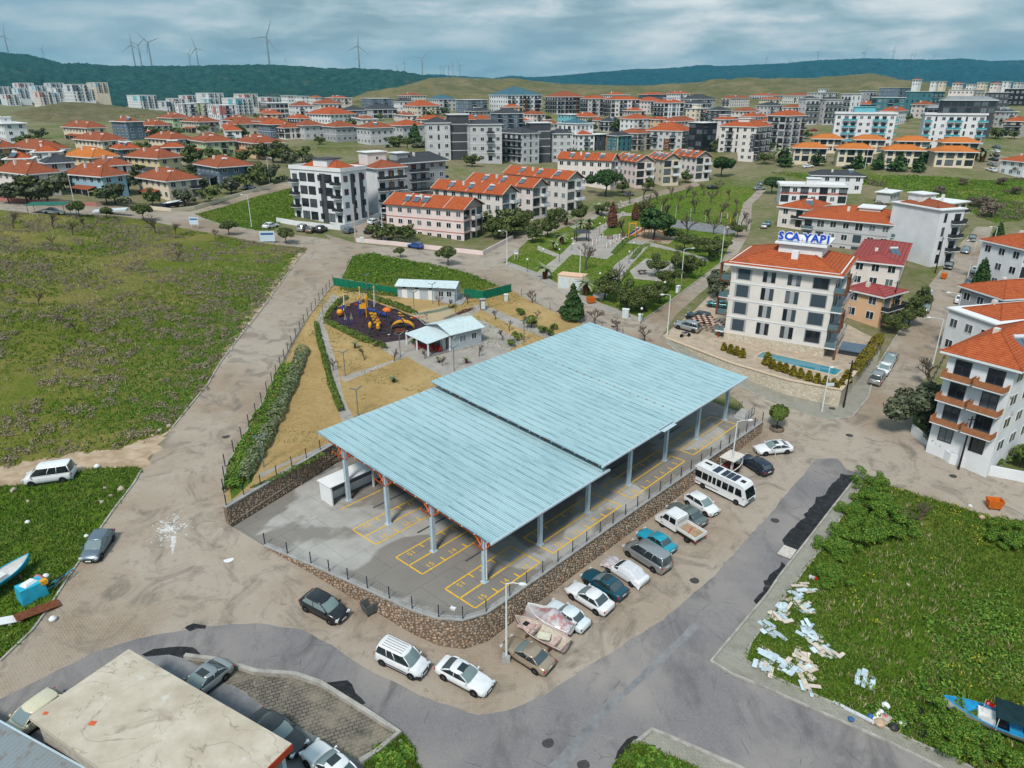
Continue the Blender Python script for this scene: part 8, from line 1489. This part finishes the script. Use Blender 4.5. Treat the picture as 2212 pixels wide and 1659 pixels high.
def pole(label, q, h, mat, r=.13, fn=None):
    P = GT(*q, fn); th = thing('utility_pole', label, 'utility pole', P); MB().tube([(0, 0, -.2), (0, 0, h)], [r, r*.65], 7).build('post', mat, th); MB().box((0, 0, h-.4), (.9, .08, .08)).build('crossarm', mat, th)
pole('thick concrete pole at the pink garden wall', (769, 522), 9, plain('pole_concrete', (.42, .38, .33), .9), .22); pole('dark wooden pole before the long white garden wall', (2070, 1014), 7, plain('dark_wood', (.03, .022, .018), .9)); pole('dark wooden pole at the corner of the stone garden wall', (1822, 880), 7, MATS['dark_wood']); pole('dark pole beside the right street trees', (2020, 590), 8, MATS['dark_wood']); pole('dark pole near the red tin roofed house', (1920, 700), 8, MATS['dark_wood'])
for k, q in enumerate(sorted([(1139, 588), (1157, 522), (1173, 565), (1208, 565), (1235, 540), (1245, 500), (1282, 495), (1295, 505), (1305, 492), (1345, 540), (1358, 570), (1368, 550), (1295, 620), (1345, 465), (1340, 455), (1384, 700), (1434, 640), (1515, 590), (1375, 515)])):
    P = GT(*q); th = thing('globe_lamp', 'low dark park lamp with white globe, %s from left' % ordinal(k+1), 'lamp post', P, 0, 'globe lamps of the central park'); MB().tube([(0, 0, 0), (0, 0, 2.6)], .05, 6).build('post', POSTM, th); MB().lathe([(.05, 2.55), (.2, 2.7), (.22, 2.85), (.1, 3.0)], n=8).build('globe', SHEDW, th)
# ------------------------------------------------------------------ street furniture and bins
def dumpster(label, q, col, rz, burnt=False):
    P = GT(*q); th = thing('waste_container', label, 'container', P, rz); m = plain('bin_'+col[0], col[1], .6, 0, .2, 4)
    mb = MB(); A = [(-.62, -.42, .18), (.62, -.42, .18), (.62, .42, .18), (-.62, .42, .18)]; B = [(-.78, -.56, 1.15), (.78, -.56, 1.15), (.78, .56, 1.15), (-.78, .56, 1.15)]; Ci = [(x*.93, y*.91, 1.15) for x, y, z in B]; Di = [(x*.93, y*.9, .3) for x, y, z in A]
    mb.add(A+B+Ci+Di, [(3, 2, 1, 0)]+[(i, (i+1) % 4, 4+(i+1) % 4, 4+i) for i in range(4)]+[(4+i, 4+(i+1) % 4, 8+(i+1) % 4, 8+i) for i in range(4)]+[(8+i, 8+(i+1) % 4, 12+(i+1) % 4, 12+i) for i in range(4)]+[(12, 13, 14, 15)]); mb.build('tub', m, th)
    for x in (-.5, .5):
        for y in (-.35, .35): MB().lathe([(.09, -.04), (.09, .04)], n=8, axis='X').build('wheel', TYRE, th, loc=(x, y, .09))
    if not burnt: MB().tube([(-.82, 0, 1.05), (-.95, 0, 1.05)], .04, 5).build('pin', m, th)
    return th
OBIN = ('orange', (.62, .14, .015)); dumpster('orange waste container beside the park street', (1276, 655), OBIN, .4); dumpster('orange waste container lying by the overgrown lot', (2145, 1098), OBIN, -.2); dumpster('small orange waste container on right street', (2038, 602), OBIN, .9); dumpster('burnt grey waste container against the stone wall', (802, 1322), ('burnt', (.10, .12, .12)), .7, True)
def ubox(label, q, w, d, h, col, rz=.6, fn=None, cap=None, doors=2):
    P = GT(*q, fn); th = thing('utility_box', label, 'utility box', P, rz); MB().b2(-w/2, w/2, -d/2, d/2, -.1, h).build('cabinet', col, th); MB().b2(-w/2-.08, w/2+.08, -d/2-.08, d/2+.08, h, h+.12).build('lid', cap or col, th)
    for k in range(doors): x0 = -w/2+w*(k+.08)/doors; MB().b2(x0, x0+w*.84/doors, -d/2-.03, -d/2, .15, h*.88).build('door', plain('box_door', (.55, .62, .62), .6, 0, .15), th)
    return th
PEACH = WM('peach'); ubox('peach transformer hut with pale doors beside the park', (1236, 622), 5.2, 2.8, 2.7, plain('hut_peach', (.66, .52, .42), .8, 0, .08), -.42, None, plain('hut_roof', (.70, .46, .33), .8), 2)
ubox('white utility cabinet at the central park corner', (1351, 686), 1.1, .6, 1.5, SHEDW, -.4); ubox('small white utility box at park corner', (1383, 693), .6, .5, 1.1, SHEDW, -.4, doors=1); ubox('white box beside the pink garden wall', (783, 524), .9, .5, 1.2, SHEDW, -.2, doors=1); ubox('pale cabinet on the right side of central park', (1464, 632), .8, .5, 1.3, SHEDW, .8, doors=1); ubox('white cabinet near the kiosk gate', (1093, 650), .6, .5, 1.2, SHEDW, .2, TP, doors=1); ubox('dark stone gate pillar near the kiosk', (1043, 668), .9, .9, 1.8, MORTAR, .2, TP, COPING, 1)
def sign(label, q, w, h, zb, mat, rz=0.0):
    P = GT(*q); th = thing('sign_board', label, 'sign', P, rz)
    for x in (-w*.35, w*.35): MB().tube([(x, 0, 0), (x, 0, zb+h*.9)], .05, 6).build('post', WHITEST, th)
    o = MB().b2(-w/2, w/2, -.08, -.03, zb, zb+h).build('board', mat, th)
    MB().b2(-w*.42, w*.42, -.09, -.08, zb+h*.62, zb+h*.82).build('stripe', plain('sign_band', (.03, .13, .36), .5), o); return th
bs = ND('blue_white_board'); bm = bs.out((.55, .66, .74), .5); sign('pale blue sign board at the road bend in meadow', (421, 492), 2.2, 1.8, .8, bm); sign('large white and blue cabinet sign beside the small round tree', (579, 524), 3.4, 2.4, .3, bm, .1); sign('small white notice board in the central park', (1115, 560), 1.0, .8, 1.2, SHEDW)
P = GT(1775, 890); MB().b2(-.1, 1.0, -.05, .0, 3.9, 4.35).build('sign_plate', bm, [o for o in COL.objects if o.get('label') == 'white lamp carrying a small blue street sign'][0])
# central park furniture
def gym(label, q, k):
    P = GT(*q); th = thing('outdoor_gym', label, 'gym machine', P, k*.7, 'outdoor gym machines'); MB().tube([(0, 0, 0), (0, 0, 1.5)], .1, 6).build('post', SHEDW, th); MB().tube([(-.5, 0, 1.2), (0, 0, 1.4), (.5, 0, 1.2)], .05, 5).build('handle', PO if k % 3 == 0 else PB if k % 3 == 1 else SHEDW, th); MB().box((.4, 0, .4), (.5, .3, .1)).build('seat', PO, th)
for k, q in enumerate(sorted([(1280, 530), (1288, 526), (1296, 521), (1302, 515), (1310, 536), (1318, 532), (1325, 527), (1331, 522), (1338, 517)])): gym('small white and orange gym machine on plaza, %s from left' % ordinal(k+1), q, k)
P = GT(1256, 520); th = thing('gazebo', 'dark roofed wooden gazebo at the edge of plaza', 'gazebo', P, .1); DW = plain('dark_timber', (.05, .03, .022), .8)
for x in (-1.6, 1.6):
    for y in (-1.3, 1.3): MB().b2(x-.1, x+.1, y-.1, y+.1, 0, 2.2).build('post', DW, th)
MB().add([(-2.2, -1.8, 2.2), (2.2, -1.8, 2.2), (2.2, 1.8, 2.2), (-2.2, 1.8, 2.2), (-.8, 0, 3.1), (.8, 0, 3.1)], [(0, 1, 5, 4), (1, 2, 5), (2, 3, 4, 5), (3, 0, 4), (3, 2, 1, 0)]).build('roof', SLATE, th); MB().b2(-1.6, 1.6, -.25, .25, .7, .78).build('table', DW, th)
P = GT(1400, 512); th = thing('slide_tower', 'orange and yellow play castle behind the dark tree', 'play tower', P, .2)
for x, y in ((-5.5, 0), (-3.6, 0), (4.6, 0), (5.4, 0), (-.8, 1), (1.2, 1), (1.2, 2.6), (-.8, 2.6)): MB().tube([(x, y, 0), (x, y, 4.2)], .12, 6).build('post', PY, th)
MB().lathe([(1.7, 4.4), (1.2, 5.0), (.5, 5.4), (.1, 6.2)], c=(.2, 1.8, 0), n=8).build('canopy', PO, th); MB().b2(-5.6, -3.5, -.1, .1, 3.6, 3.9).build('crossbar', PY, th); MB().b2(-.8, 1.2, 1, 2.6, 1.8, 2.0).build('platform', PO, th)
for x0, x1, y, m in ((-.8, -4.4, .6, PO), (1.2, 5.6, .8, PO), (-2.0, -5.4, 1.6, PB)): MB().add([(x0, y, 2.2), (x0, y+.8, 2.2), (x1, y+.5, .3), (x1, y-.3, .3), (x0, y, 1.95), (x0, y+.8, 1.95), (x1, y+.5, .05), (x1, y-.3, .05)], [(0, 3, 2, 1), (4, 5, 6, 7), (0, 4, 7, 3), (1, 2, 6, 5), (2, 3, 7, 6), (3, 2, 1, 0)]).build('slide', m, th)
P = GT(1576, 495); th = thing('basketball_hoop', 'white basketball backboard at the right end of court', 'hoop', P, PI*.95); MB().tube([(0, 0, 0), (0, 0, 3.2), (.9, 0, 3.6)], .09, 6).build('post', PY, th); MB().b2(.95, 1.0, -.9, .9, 3.0, 4.1).build('backboard', SHEDW, th); MB().tube([(1.25+.23*math.cos(a*PI/5), .23*math.sin(a*PI/5), 3.1) for a in range(11)], .02, 4).build('ring', PO, th)
P = GT(1387, 592); th = thing('picnic_table', 'dark wooden picnic table in the sunken plaza', 'table', P, .2); MB().b2(-.9, .9, -.4, .4, .72, .78).build('table_top', DW, th)
for y in (-.75, .75): MB().b2(-.9, .9, y-.14, y+.14, .42, .47).build('bench_seat', DW, th)
for x in (-.6, .6): MB().b2(x-.05, x+.05, -.8, .8, .36, .42).build('brace', DW, th); MB().b2(x-.05, x+.05, -.06, .06, 0, .72).build('leg', DW, th)
for k, (q, r) in enumerate((((1344, 510), .1), ((1275, 552), -.2), ((1318, 516), .3), ((1420, 523), -.15))): bench('dark park bench in the central park, %s from left' % ordinal(sorted([1344, 1275, 1318, 1420]).index(q[0])+1), GT(*q), r, 'benches of the central park')
fence('court_fence', 'tall thin wire fence round the ball court', [GT(*q)[:2] for q in [(1428, 468), (1590, 487), (1598, 500)]], lambda x, y: Tz(x, y), 4, 3.5, .04, 5, True, WHITEST)
fence('iron_fence', 'black iron railing beside the sunken plaza steps', [GT(*q)[:2] for q in [(1434, 605), (1448, 585), (1462, 572)]], lambda x, y: Tz(x, y), 1.6, 1.2)
fence('iron_fence', 'dark railing along the right garden front', [GT(*q)[:2] for q in [(1990, 870), (2010, 830), (2040, 775), (2060, 735)]], lambda x, y: Tz(x, y), 2, 1.2)
# steps at the sunken plaza
P = GT(1458, 600); th = thing('stone_steps', 'grey stone steps climbing from the sunken plaza', 'steps', P, .6)
for k in range(6): MB().b2(-1.2, 1.2, k*.35, k*.35+.36, -.3, .1+k*.15).build('step', COPING, th)
# motorcycle and tractor
P = GT(1480, 728, sca_z); th = thing('motorcycle', 'black motorcycle behind the stone garden wall', 'motorcycle', P, .3)
for x in (-.7, .7): MB().lathe([(.2, -.06), (.31, -.06), (.31, .06), (.2, .06)], n=14, axis='Y').build('wheel', TYRE, th, loc=(x, 0, .31))
MB().tube([(-.7, 0, .31), (-.2, 0, .55), (.35, 0, .75), (.55, 0, .95), (.7, 0, .31)], .06, 6).build('frame', PK, th); MB().box((-.3, 0, .8), (.75, .26, .12)).build('seat', PK, th); MB().box((.2, 0, .85), (.5, .28, .22), 0, 0, .7).build('tank', plain('bike_blue', (.05, .07, .16), .3), th); MB().tube([(.45, -.35, 1.1), (.52, 0, 1.0), (.45, .35, 1.1)], .025, 5).build('handlebar', PK, th)
P = GT(840, 325); th = thing('tractor', 'green farm tractor parked beside a black car', 'tractor', P, .8); GT_ = plain('tractor_green', (.02, .25, .06), .45)
for x, r in ((-.8, .8), (1.2, .5)):
    for y in (-.8, .8): MB().lathe([(r*.5, -.2), (r, -.2), (r, .2), (r*.5, .2)], n=16, axis='Y').build('wheel', TYRE, th, loc=(x, y, r))
MB().box((.9, 0, 1.15), (1.8, .7, .7)).build('bonnet', GT_, th); MB().box((-.5, 0, 1.9), (1.3, 1.3, 1.3), 0, 0, .85).build('cab', CGLASS, th); MB().box((-.5, 0, 2.6), (1.4, 1.4, .12)).build('cab_roof', GT_, th); MB().tube([(1.2, .25, 1.5), (1.2, .25, 2.3)], .05, 5).build('exhaust', PK, th)
P = GT(108, 462); th = thing('carport', 'dark green netting carport in the corner of meadow', 'carport', P, .12)
for x in (-4, 4):
    for y in (-1.5, 1.5): MB().tube([(x, y, 0), (x, y, 2.3)], .06, 5).build('post', PK, th)
MB().add([(-4.5, -1.9, 2.3), (4.5, -1.9, 2.3), (4.7, 1.9, 2.6), (-4.3, 1.9, 2.6), (-4.5, -1.9, 2.22), (4.5, -1.9, 2.22), (4.7, 1.9, 2.52), (-4.3, 1.9, 2.52)], [(0, 1, 2, 3), (7, 6, 5, 4), (0, 4, 5, 1), (1, 5, 6, 2), (2, 6, 7, 3), (3, 7, 4, 0)]).build('netting', plain('green_netting', (.03, .14, .11), .9), th)
P = GT(240, 462); th = thing('covered_trailer', 'pale sheeted trailer at the meadow edge', 'trailer', P, .15); MB().add([(-4, -1, .8), (4, -1, 1.2), (4, 1, 1.4), (-4, 1, 1.0), (-4, -1, .5), (4, -1, .7), (4, 1, .7), (-4, 1, .5)], [(0, 1, 2, 3), (7, 6, 5, 4), (0, 4, 5, 1), (1, 5, 6, 2), (2, 6, 7, 3), (3, 7, 4, 0)]).build('sheet', plain('pale_sheet', (.55, .62, .66), .6), th)
for y in (-.9, .9): MB().lathe([(.15, -.1), (.32, -.1), (.32, .1), (.15, .1)], n=12, axis='Y').build('wheel', TYRE, th, loc=(0, y, .32))
# ------------------------------------------------------------------ workshop at lower left
def m_oldroof():
    d = ND('stained_roof'); c = d.ramp(d.noise(.35, 6, .65), [(.35, (.43, .37, .29)), (.65, (.58, .52, .43))]); c = d.mix(c, (.09, .065, .045), d.ramp(d.noise(.16, 5, .6, dist=1.2), [(.58, 0), (.68, .75)])); c = d.mix(c, (.62, .60, .56), d.ramp(d.noise(.7, 6, .7, d.map(d.pos(), loc=(7, 3, 0))), [(.60, 0), (.70, .7)])); e = d.math('ABSOLUTE', d.math('SUBTRACT', d.noise(.22, 4, .6, d.map(d.pos(), loc=(3, 9, 0)), 1.0), .5)); c = d.mix(c, (.06, .055, .05), d.ramp(e, [(0, .4), (.004, .25), (.009, 0)])); return d.out(c, .9)
def workshop():
    zr = 2.6; A, B, C = G(278, 1402, zr), G(66, 1551, zr), G(630, 1606, zr); ph = math.atan2(C[1]-A[1], C[0]-A[0]); L = float(np.hypot(*(C-A)[:2])); w = float(np.hypot(*(B-A)[:2])); zg = Tz(*((A+C)/2)[:2])
    b = thing('workshop', 'flat roofed concrete workshop with stained cream roof at lower left', 'building', (A[0], A[1], zg-.2), ph); h = zr-zg+.2; wc_ = plain('workshop_wall', (.36, .32, .27), .9, 0, .2); sgn = 1 if (-math.sin(ph)*(B-A)[0]+math.cos(ph)*(B-A)[1]) > 0 else -1; y0, y1 = (0, w) if sgn > 0 else (-w, 0)
    MB().b2(0, L, y0, y1, h-.35, h).build('roof_slab', m_oldroof(), b); MB().b2(.5, L-.9, y0+.2, y1-.5, -.5, h-.35).build('wall', wc_, b); MB().b2(L, L+.06, y0, y1, h-.5, h-.02).build('fascia', plain('red_fascia', (.45, .05, .02), .6), b)
    for k in range(3): MB().b2(L-.6, L-.3, y0+.3+k*(w-1)/2, y0+.6+k*(w-1)/2, -.3, h-.35).build('pillar', STEEL, b)
    for x, yy, s in ((L*.25, (y0*.75+y1*.25), .35), (L*.04, (y0*.9+y1*.1), .25)): MB().box((x, yy, h+.012), (s*1.2, s, .02), .4).build('orange_patch', plain('orange_patch', (.6, .12, .05), .8), b)
    MB().b2(1.5, 4.5, y1-.51, y1-.46, .0, 2.4).build('roller_door', SHUT, b)
workshop()
def lean_roof():
    z0 = .9; P = G(-30, 1600, z0); a, b_ = G(0, 1562, z0), G(190, 1668, z0); ph = math.atan2(b_[1]-a[1], b_[0]-a[0]); th = thing('corrugated_shed', 'grey corrugated shed roof in the lower left corner', 'shed', (a[0], a[1], Tz(a[0], a[1])), ph); zz = z0-Tz(a[0], a[1]); cm = ND('old_corrugated'); cm = cm.out(cm.mix((.26, .30, .32), (.20, .13, .09), cm.ramp(cm.noise(1.4, 6, .7), [(.52, 0), (.68, .8)])), .6, .3); L = float(np.hypot(*(b_-a)[:2]))+2
    prof = [];
    for k in range(int((L+4)/.16)): prof.append((-4+k*.16, .04*(k % 2)))
    n = len(prof); MB().add([(x, 0, zz+z) for x, z in prof]+[(x, -6, zz+z-.5) for x, z in prof], [(i, n+i, n+i+1, i+1) for i in range(n-1)]).build('roof', cm, th); MB().b2(-4, L, -5.8, -.15, -1, zz-.55).build('wall', MATS['workshop_wall'], th); MB().b2(-4, L, .02, .14, zz-.02, zz+.07).build('ridge_flashing', STEEL, th)
lean_roof()
# ------------------------------------------------------------------ clutter
TILE1 = plain('scrap_tile_blue', (.50, .60, .66), .5, 0, .15, 3, rnd=.2); TILE2 = plain('scrap_tile_cream', (.60, .52, .44), .6, 0, .15, 3, rnd=.15); tmesh = MB().box((0, 0, 0), (.62, .30, .05)).mesh('tile', TILE1)
def pile(k, q, n, m, word):
    P = GT(*q); th = thing('tile_pile', 'heap of %s dumped in the right lot, %s from left' % (word, ordinal(k+1)), 'rubble', P, random.uniform(0, 3), 'heaps of dumped tiles')
    for i in range(n): place('tile', tmesh, th, (random.gauss(0, .42), random.gauss(0, .34), .05+.06*(i % 5)), (random.uniform(-.14, .14), random.uniform(-.14, .14), random.choice([0, .08, -.1, .05, -.04, 1.55])), (random.uniform(.8, 2.0), random.uniform(.8, 1.6), 1), m if random.random() < .75 else (TILE2 if m is TILE1 else TILE1))
PL = sorted([(1719,1294,0),(1694,1317,0),(1739,1317,0),(1734,1272,1),(1741,1362,0),(1752,1370,0),(1664,1359,0),(1766,1397,1),(1794,1414,0),(1666,1419,0),(1699,1442,0),(1726,1417,1),(1741,1444,1),(1866,1474,0),(1650,1440,0),(1685,1335,1),(1735,1478,1),(1905,1560,1)])
for k, (x, y, c) in enumerate(PL): pile(k, (x, y), 11, TILE2 if c else TILE1, 'cream slabs' if c else 'pale blue tiles')
bagm = [MB().lathe([(.1, 0), (.32, .08), (.34, .25), (.2, .4), (.05, .48)], n=9).mesh('rubbish_bag', m) for m in (SHEDW, plain('bag_pink', (.6, .2, .25), .6), plain('bag_blue', (.03, .12, .3), .6), plain('bag_black', (.02, .02, .022), .4), plain('bag_tan', (.5, .36, .24), .8))]
BG = sorted([(1896,1549,0),(1902,1540,0),(1890,1556,0),(1908,1552,1),(1880,1550,2),(1899,1566,4),(1912,1528,0),(1948,1566,0),(1930,1575,3),(95,1262,0),(100,1247,0),(82,1250,1),(88,1256,1),(210,1010,0),(187,1160,0),(206,1175,4),(60,1470-340,0),(2118,1610,4),(2130,1590,0),(115,1420-80,0),(1838,1556,2),(150,1010,0),(2095,1095,0),(2120,1120,4)])
for k, (x, y, c) in enumerate(BG):
    o = place('rubbish_bag', bagm[c], None, GT(x, y), (0, 0, random.random()*6), (random.uniform(.6, 1.2),)*3); prop(o, '%s rubbish bag among the litter, %s from left' % (['white', 'pink', 'blue', 'black', 'tan'][c], ordinal(k+1)), 'rubbish bag', 'scattered rubbish bags')
ty = [MB().lathe([(.17, 0), (.34, .0), (.36, .1), (.34, .2), (.17, .2)], n=16, cap=False).mesh('old_tyre', TYRE)]
for q, lab in (((1986, 1537), 'old tyre lying near the blue boat'), ((1991, 1587), 'old tyre lying beside the right sidewalk'), ((1961, 1570), 'old tyre half under rubbish')): prop(place('old_tyre', ty[0], None, GT(*q)), lab, 'tyre', 'old tyres')
P = GT(1700, 1194); prop(MB().box((0, 0, .1), (1.9, 1.3, .12)).build('loose_slab', plain('pale_slab', (.55, .50, .46), .8, 0, .2), None, loc=P, rot=(.02, .03, .9)), 'pale slab lying on the asphalt beside the sidewalk', 'slab')
P = GT(1843, 1540); prop(MB().box((0, 0, .1), (3.0, .25, .15)).build('timber_beam', plain('pale_beam', (.55, .58, .60), .7), None, loc=P, rot=(0, 0, -.72)), 'pale beam lying along the right sidewalk', 'beam')
for k, (x, y) in enumerate(((1750, 1250), (1756, 1252), (1762, 1254))): prop(place('bucket', (MB().lathe([(.13, 0), (.17, .32), (.15, .32), (.12, .04)], n=10, cap=False)).mesh('bucket', [SHEDW, PROOF, RED][k]), None, GT(x, y)), ['white', 'grey', 'red'][k]+' bucket by the sidewalk edge', 'bucket', 'buckets by the sidewalk')
# left junk heap
P = GT(72, 1290); th = thing('junk_box', 'turquoise tank under a white sheet in left junk heap', 'tank', P, .9); MB().box((0, 0, .7), (2.0, 1.4, 1.4), 0, 0, .92).build('tank', MATS['boat_turq'], th); MB().box((0, .1, 1.45), (1.3, .9, .25), .3, 0, .6).build('sheet', SHEDW, th); MB().box((.9, -.5, 1.3), (.5, .4, .4)).build('yellow_jug', PY, th)
P = GT(82, 1325); prop(MB().box((0, 0, .35), (3.2, 1.0, .06)).box((1.2, 0, .15), (.1, .9, .3)).box((-1.2, 0, .15), (.1, .9, .3)).build('rusty_sheet', plain('rust', (.16, .06, .03), .9, 0, .35, 4), None, loc=P, rot=(.1, .1, .85)), 'rusty metal platform beside the turquoise tank', 'scrap metal')
P = GT(130, 1262); th = thing('scrap_pipes', 'tangle of pipes and timber beside the left kerb', 'scrap', P, .9)
for k in range(9): MB().tube([(random.uniform(-1.4, 0), random.uniform(-.6, .6), random.uniform(.1, .5)), (random.uniform(.2, 1.6), random.uniform(-.6, .6), random.uniform(.1, .9))], .04, 5).build('pipe', [PK, MATS['boat_turq'], MATS['cradle_wood']][k % 3], th)
P = GT(20, 1345); prop(MB().box((0, 0, .3), (1.8, .9, .06)).box((0, 0, .1), (.2, .8, .3)).build('scrap_door', SHEDW, None, loc=P, rot=(.1, .2, .6)), 'white scrap panel at the left edge', 'scrap panel')
rk = [np_mesh('rock', np.array(v)*np.array([1, .8, .7]), f, plain('field_rock', (.42, .36, .30), .95, 0, .25, 4)) for v, f in [((lambda b: (np.array([x.co[:] for x in b.verts])*(1+.25*np.random.default_rng(3).normal(size=(len(b.verts), 1))), [[q.index for q in fa.verts] for fa in b.faces]))((lambda bm: (bmesh.ops.create_icosphere(bm, subdivisions=1, radius=.5), bm.verts.ensure_lookup_table(), bm.verts.index_update(), bm)[3])(bmesh.new())))]]
ROCKS = sorted([(345,930,.8),(330,942,.6),(365,920,.9),(310,955,.5),(250,1200-190,.5),(262,1058,1.0),(227,1055,.6),(220,1085,.7),(240,1072,.6),(510,735,.9),(540,700,.8),(500,755,.7),(570,660,.8),(590,632,.9),(605,612,.8),(30,1060,1.0),(60,1085,.7),(490,775,.6),(650,552,.7),(1860,1165,.7),(1960,1265,.7),(1800,1255,.5),(2085,1610,1.0),(930,582,.9),(945,585,.7),(865,1605,.7),(635,575,.6),(525,715,.7),(415,860,.5),(445,842,.6),(585,645,.7)])
for k, (x, y, s) in enumerate(ROCKS): prop(place('rock', rk[0], None, GT(x, y), (random.random()*6, random.random(), random.random()*6), (s, s, s)), 'pale loose rock on rough ground, %s from left' % ordinal(k+1), 'rock', 'loose rocks')
# manholes, paint splash, patches
MH = plain('cast_iron', (.075, .07, .068), .7, .2, .3, 5); mhm = MB().lathe([(.36, 0), (.36, .012)], n=20).lathe([(.45, -.02), (.45, .006)], n=20).mesh('manhole_cover', MH)
for q in ((488, 943), (1500, 1254), (1183, 1604), (1674, 1124), (1835, 940), (2058, 1028), (1260, 1652), (1797, 882), (1325, 705)): prop(place('manhole_cover', mhm, None, GT(*q)+np.array([0, 0, .012])), kind='structure')
o = prop(place('manhole_cover', mhm, None, GT(494, 1209)+np.array([0, 0, .014]), mat=SHEDW), kind='structure')
def splash():
    P = GT(366, 1143); V = []; F = []; r = random.Random(3)
    def blob(cx, cy, R, n=40, sp=.5):
        b = len(V); V.append((cx, cy)); ph = [r.uniform(1-sp, 1+sp) for _ in range(n)]
        for i in range(n): a = 2*PI*i/n; V.append((cx+math.cos(a)*R*ph[i], cy+math.sin(a)*R*ph[i]*.9))
        for i in range(n): F.append((b, b+1+i, b+1+(i+1) % n))
    blob(0, 0, .6, 90, .55)
    for k in range(150):
        a = r.uniform(0, 2*PI); d = abs(r.gauss(0, .7))+.6; blob(math.cos(a)*d, math.sin(a)*d*1.3, r.uniform(.03, .12), 7, .3)
    for k in range(10): s = k/10; blob(.9+s*.9, -1.2-s*2.4, .22*(1-s)+.06, 12, .4)
    for k in range(6): blob(-.1+k*.02, 1.4+k*.3, .08, 8, .4)
    W_ = np.array(V); X = W_[:, 0]+P[0]; Y = W_[:, 1]+P[1]; Z = T(X, Y)+.008+.002*(np.arange(len(X)) % 3); prop(place('paint_splash', np_mesh('paint_splash', np.column_stack([X, Y, Z]), np.array(F), plain('spilt_white_paint', (.56, .55, .53), .85, 0, .25, 6))), kind='structure')
splash()
prop(MB().box((0, 0, .09), (.5, .28, .18)).build('white_box', SHEDW, None, loc=G(979, 1316, 0), rot=(0, 0, -.5)), 'small white box left on the terrace floor', 'box'); P = GT(1152, 1322); th = thing('ladder', 'short grey ladder leaning near the wrapped boat', 'ladder', P, -.6); LD = plain('ladder_grey', (.30, .26, .22), .7)
for y in (-.25, .25): MB().tube([(0, y, 0), (-.9, y, 2.4)], .04, 5).build('rail', LD, th)
for k in range(7): MB().tube([(-.12*k-.1, -.25, .32*k+.25), (-.12*k-.1, .25, .32*k+.25)], .025, 5).build('rung', LD, th)
P = GT(1678, 928); sr = thing('stone_ring', 'dark stone ring round the clipped street tree', 'planter', P); st_ = MB().box((0, 0, .12), (.42, .25, .28)).mesh('stone', MORTAR)
for k in range(12): place('stone', st_, sr, (math.cos(k*PI/6)*.8, math.sin(k*PI/6)*.8, 0), (0, 0, k*PI/6+PI/2))
# ------------------------------------------------------------------ wind turbines on the ridges
TURB = plain('turbine_grey', (.26, .30, .33), .6, 0, .03)
tw = MB().lathe([(.034, -.2), (.029, .5), (.020, 1.0)], n=10).mesh('tower', TURB); nc = MB().box((0, .02, 1.01), (.03, .075, .032)).mesh('nacelle', TURB); bl = MB().add([(-.014, -.026, 0), (.014, -.026, 0), (.028, -.026, .1), (.007, -.024, .58), (-.016, -.026, .1), (-.014, -.010, 0), (.014, -.010, 0), (.028, -.010, .1), (.007, -.014, .58), (-.016, -.010, .1)], [(0, 1, 2, 4), (2, 3, 4), (6, 5, 9, 7), (7, 9, 8), (0, 4, 9, 5), (4, 3, 8, 9), (1, 6, 7, 2), (2, 7, 8, 3)]).mesh('blade', TURB); hb = MB().lathe([(.018, -.012), (.014, -.03), (.004, -.04)], n=8, axis='Y').mesh('hub', TURB)
TU = sorted([(9,78,116,.2),(90,106,124,.5),(284,98,139,.0),(298,98,139,.9),(319,92,141,-.85),(407,117,143,.6),(423,105,143,-.3),(575,81,141,.42),(617,127,141,-.5),(773,100,149,.1),(774,127,149,.45),(911,127,160,.75),(856,143,156,.3),(873,136,155,.1),(951,147,163,.3),(957,146,163,.8),(969,143,163,.5),(978,141,163,-.2),(993,141,165,-.6),(1768,113,131,.7),(1865,115,129,.1),(1869,113,129,.4),(1931,110,129,.2),(1970,117,130,.2),(1977,116,130,.2),(2018,120,131,.1),(1656,125,140,.3),(1706,127,137,.5)])
for k, (x, yt, yb, rot) in enumerate(TU):
    hp = (yb-yt)/FPX; ridge_d = 2330 if x < 900 and yb-yt > 20 else (3000 if x < 900 else 4400)
    if x == 911: ridge_d = 2330
    d = ray(x, yt); hub = np.array([d[0], d[1], d[2]])*ridge_d+np.array([0, 0, CAMZ]); Hh = hp*ridge_d*1.12
    th = thing('wind_turbine', 'pale three-bladed wind turbine on the ridge, %s from left' % ordinal(k+1), 'wind turbine', (hub[0], hub[1], hub[2]-Hh), 0, 'wind turbines on the far ridges'); th.scale = (Hh, Hh, Hh); place('tower', tw, th); n_ = place('nacelle', nc, th); place('hub', hb, th, (0, 0, 1.012))
    for j in range(3): place('blade', bl, th, (0, 0, 1.012), (0, rot+j*2*PI/3, 0))
# ------------------------------------------------------------------ damp air over the valley
def haze():
    m = bpy.data.materials.new('haze'); m.use_nodes = True; nt = m.node_tree; nt.nodes.clear(); out = nt.nodes.new('ShaderNodeOutputMaterial'); v = nt.nodes.new('ShaderNodeVolumePrincipled'); nt.links.new(v.outputs[0], out.inputs['Volume'])
    v.inputs['Color'].default_value = (.22, .68, .92, 1); v.inputs['Density'].default_value = .000075; v.inputs['Anisotropy'].default_value = .2
    zmax = max((o.matrix_world.translation.z for o in COL.objects if o.name.startswith('wind_turbine')), default=200)
    prop(MB().b2(-9000, 9000, -900, 9000, -30, 420).build('haze', m), kind='stuff')
haze()
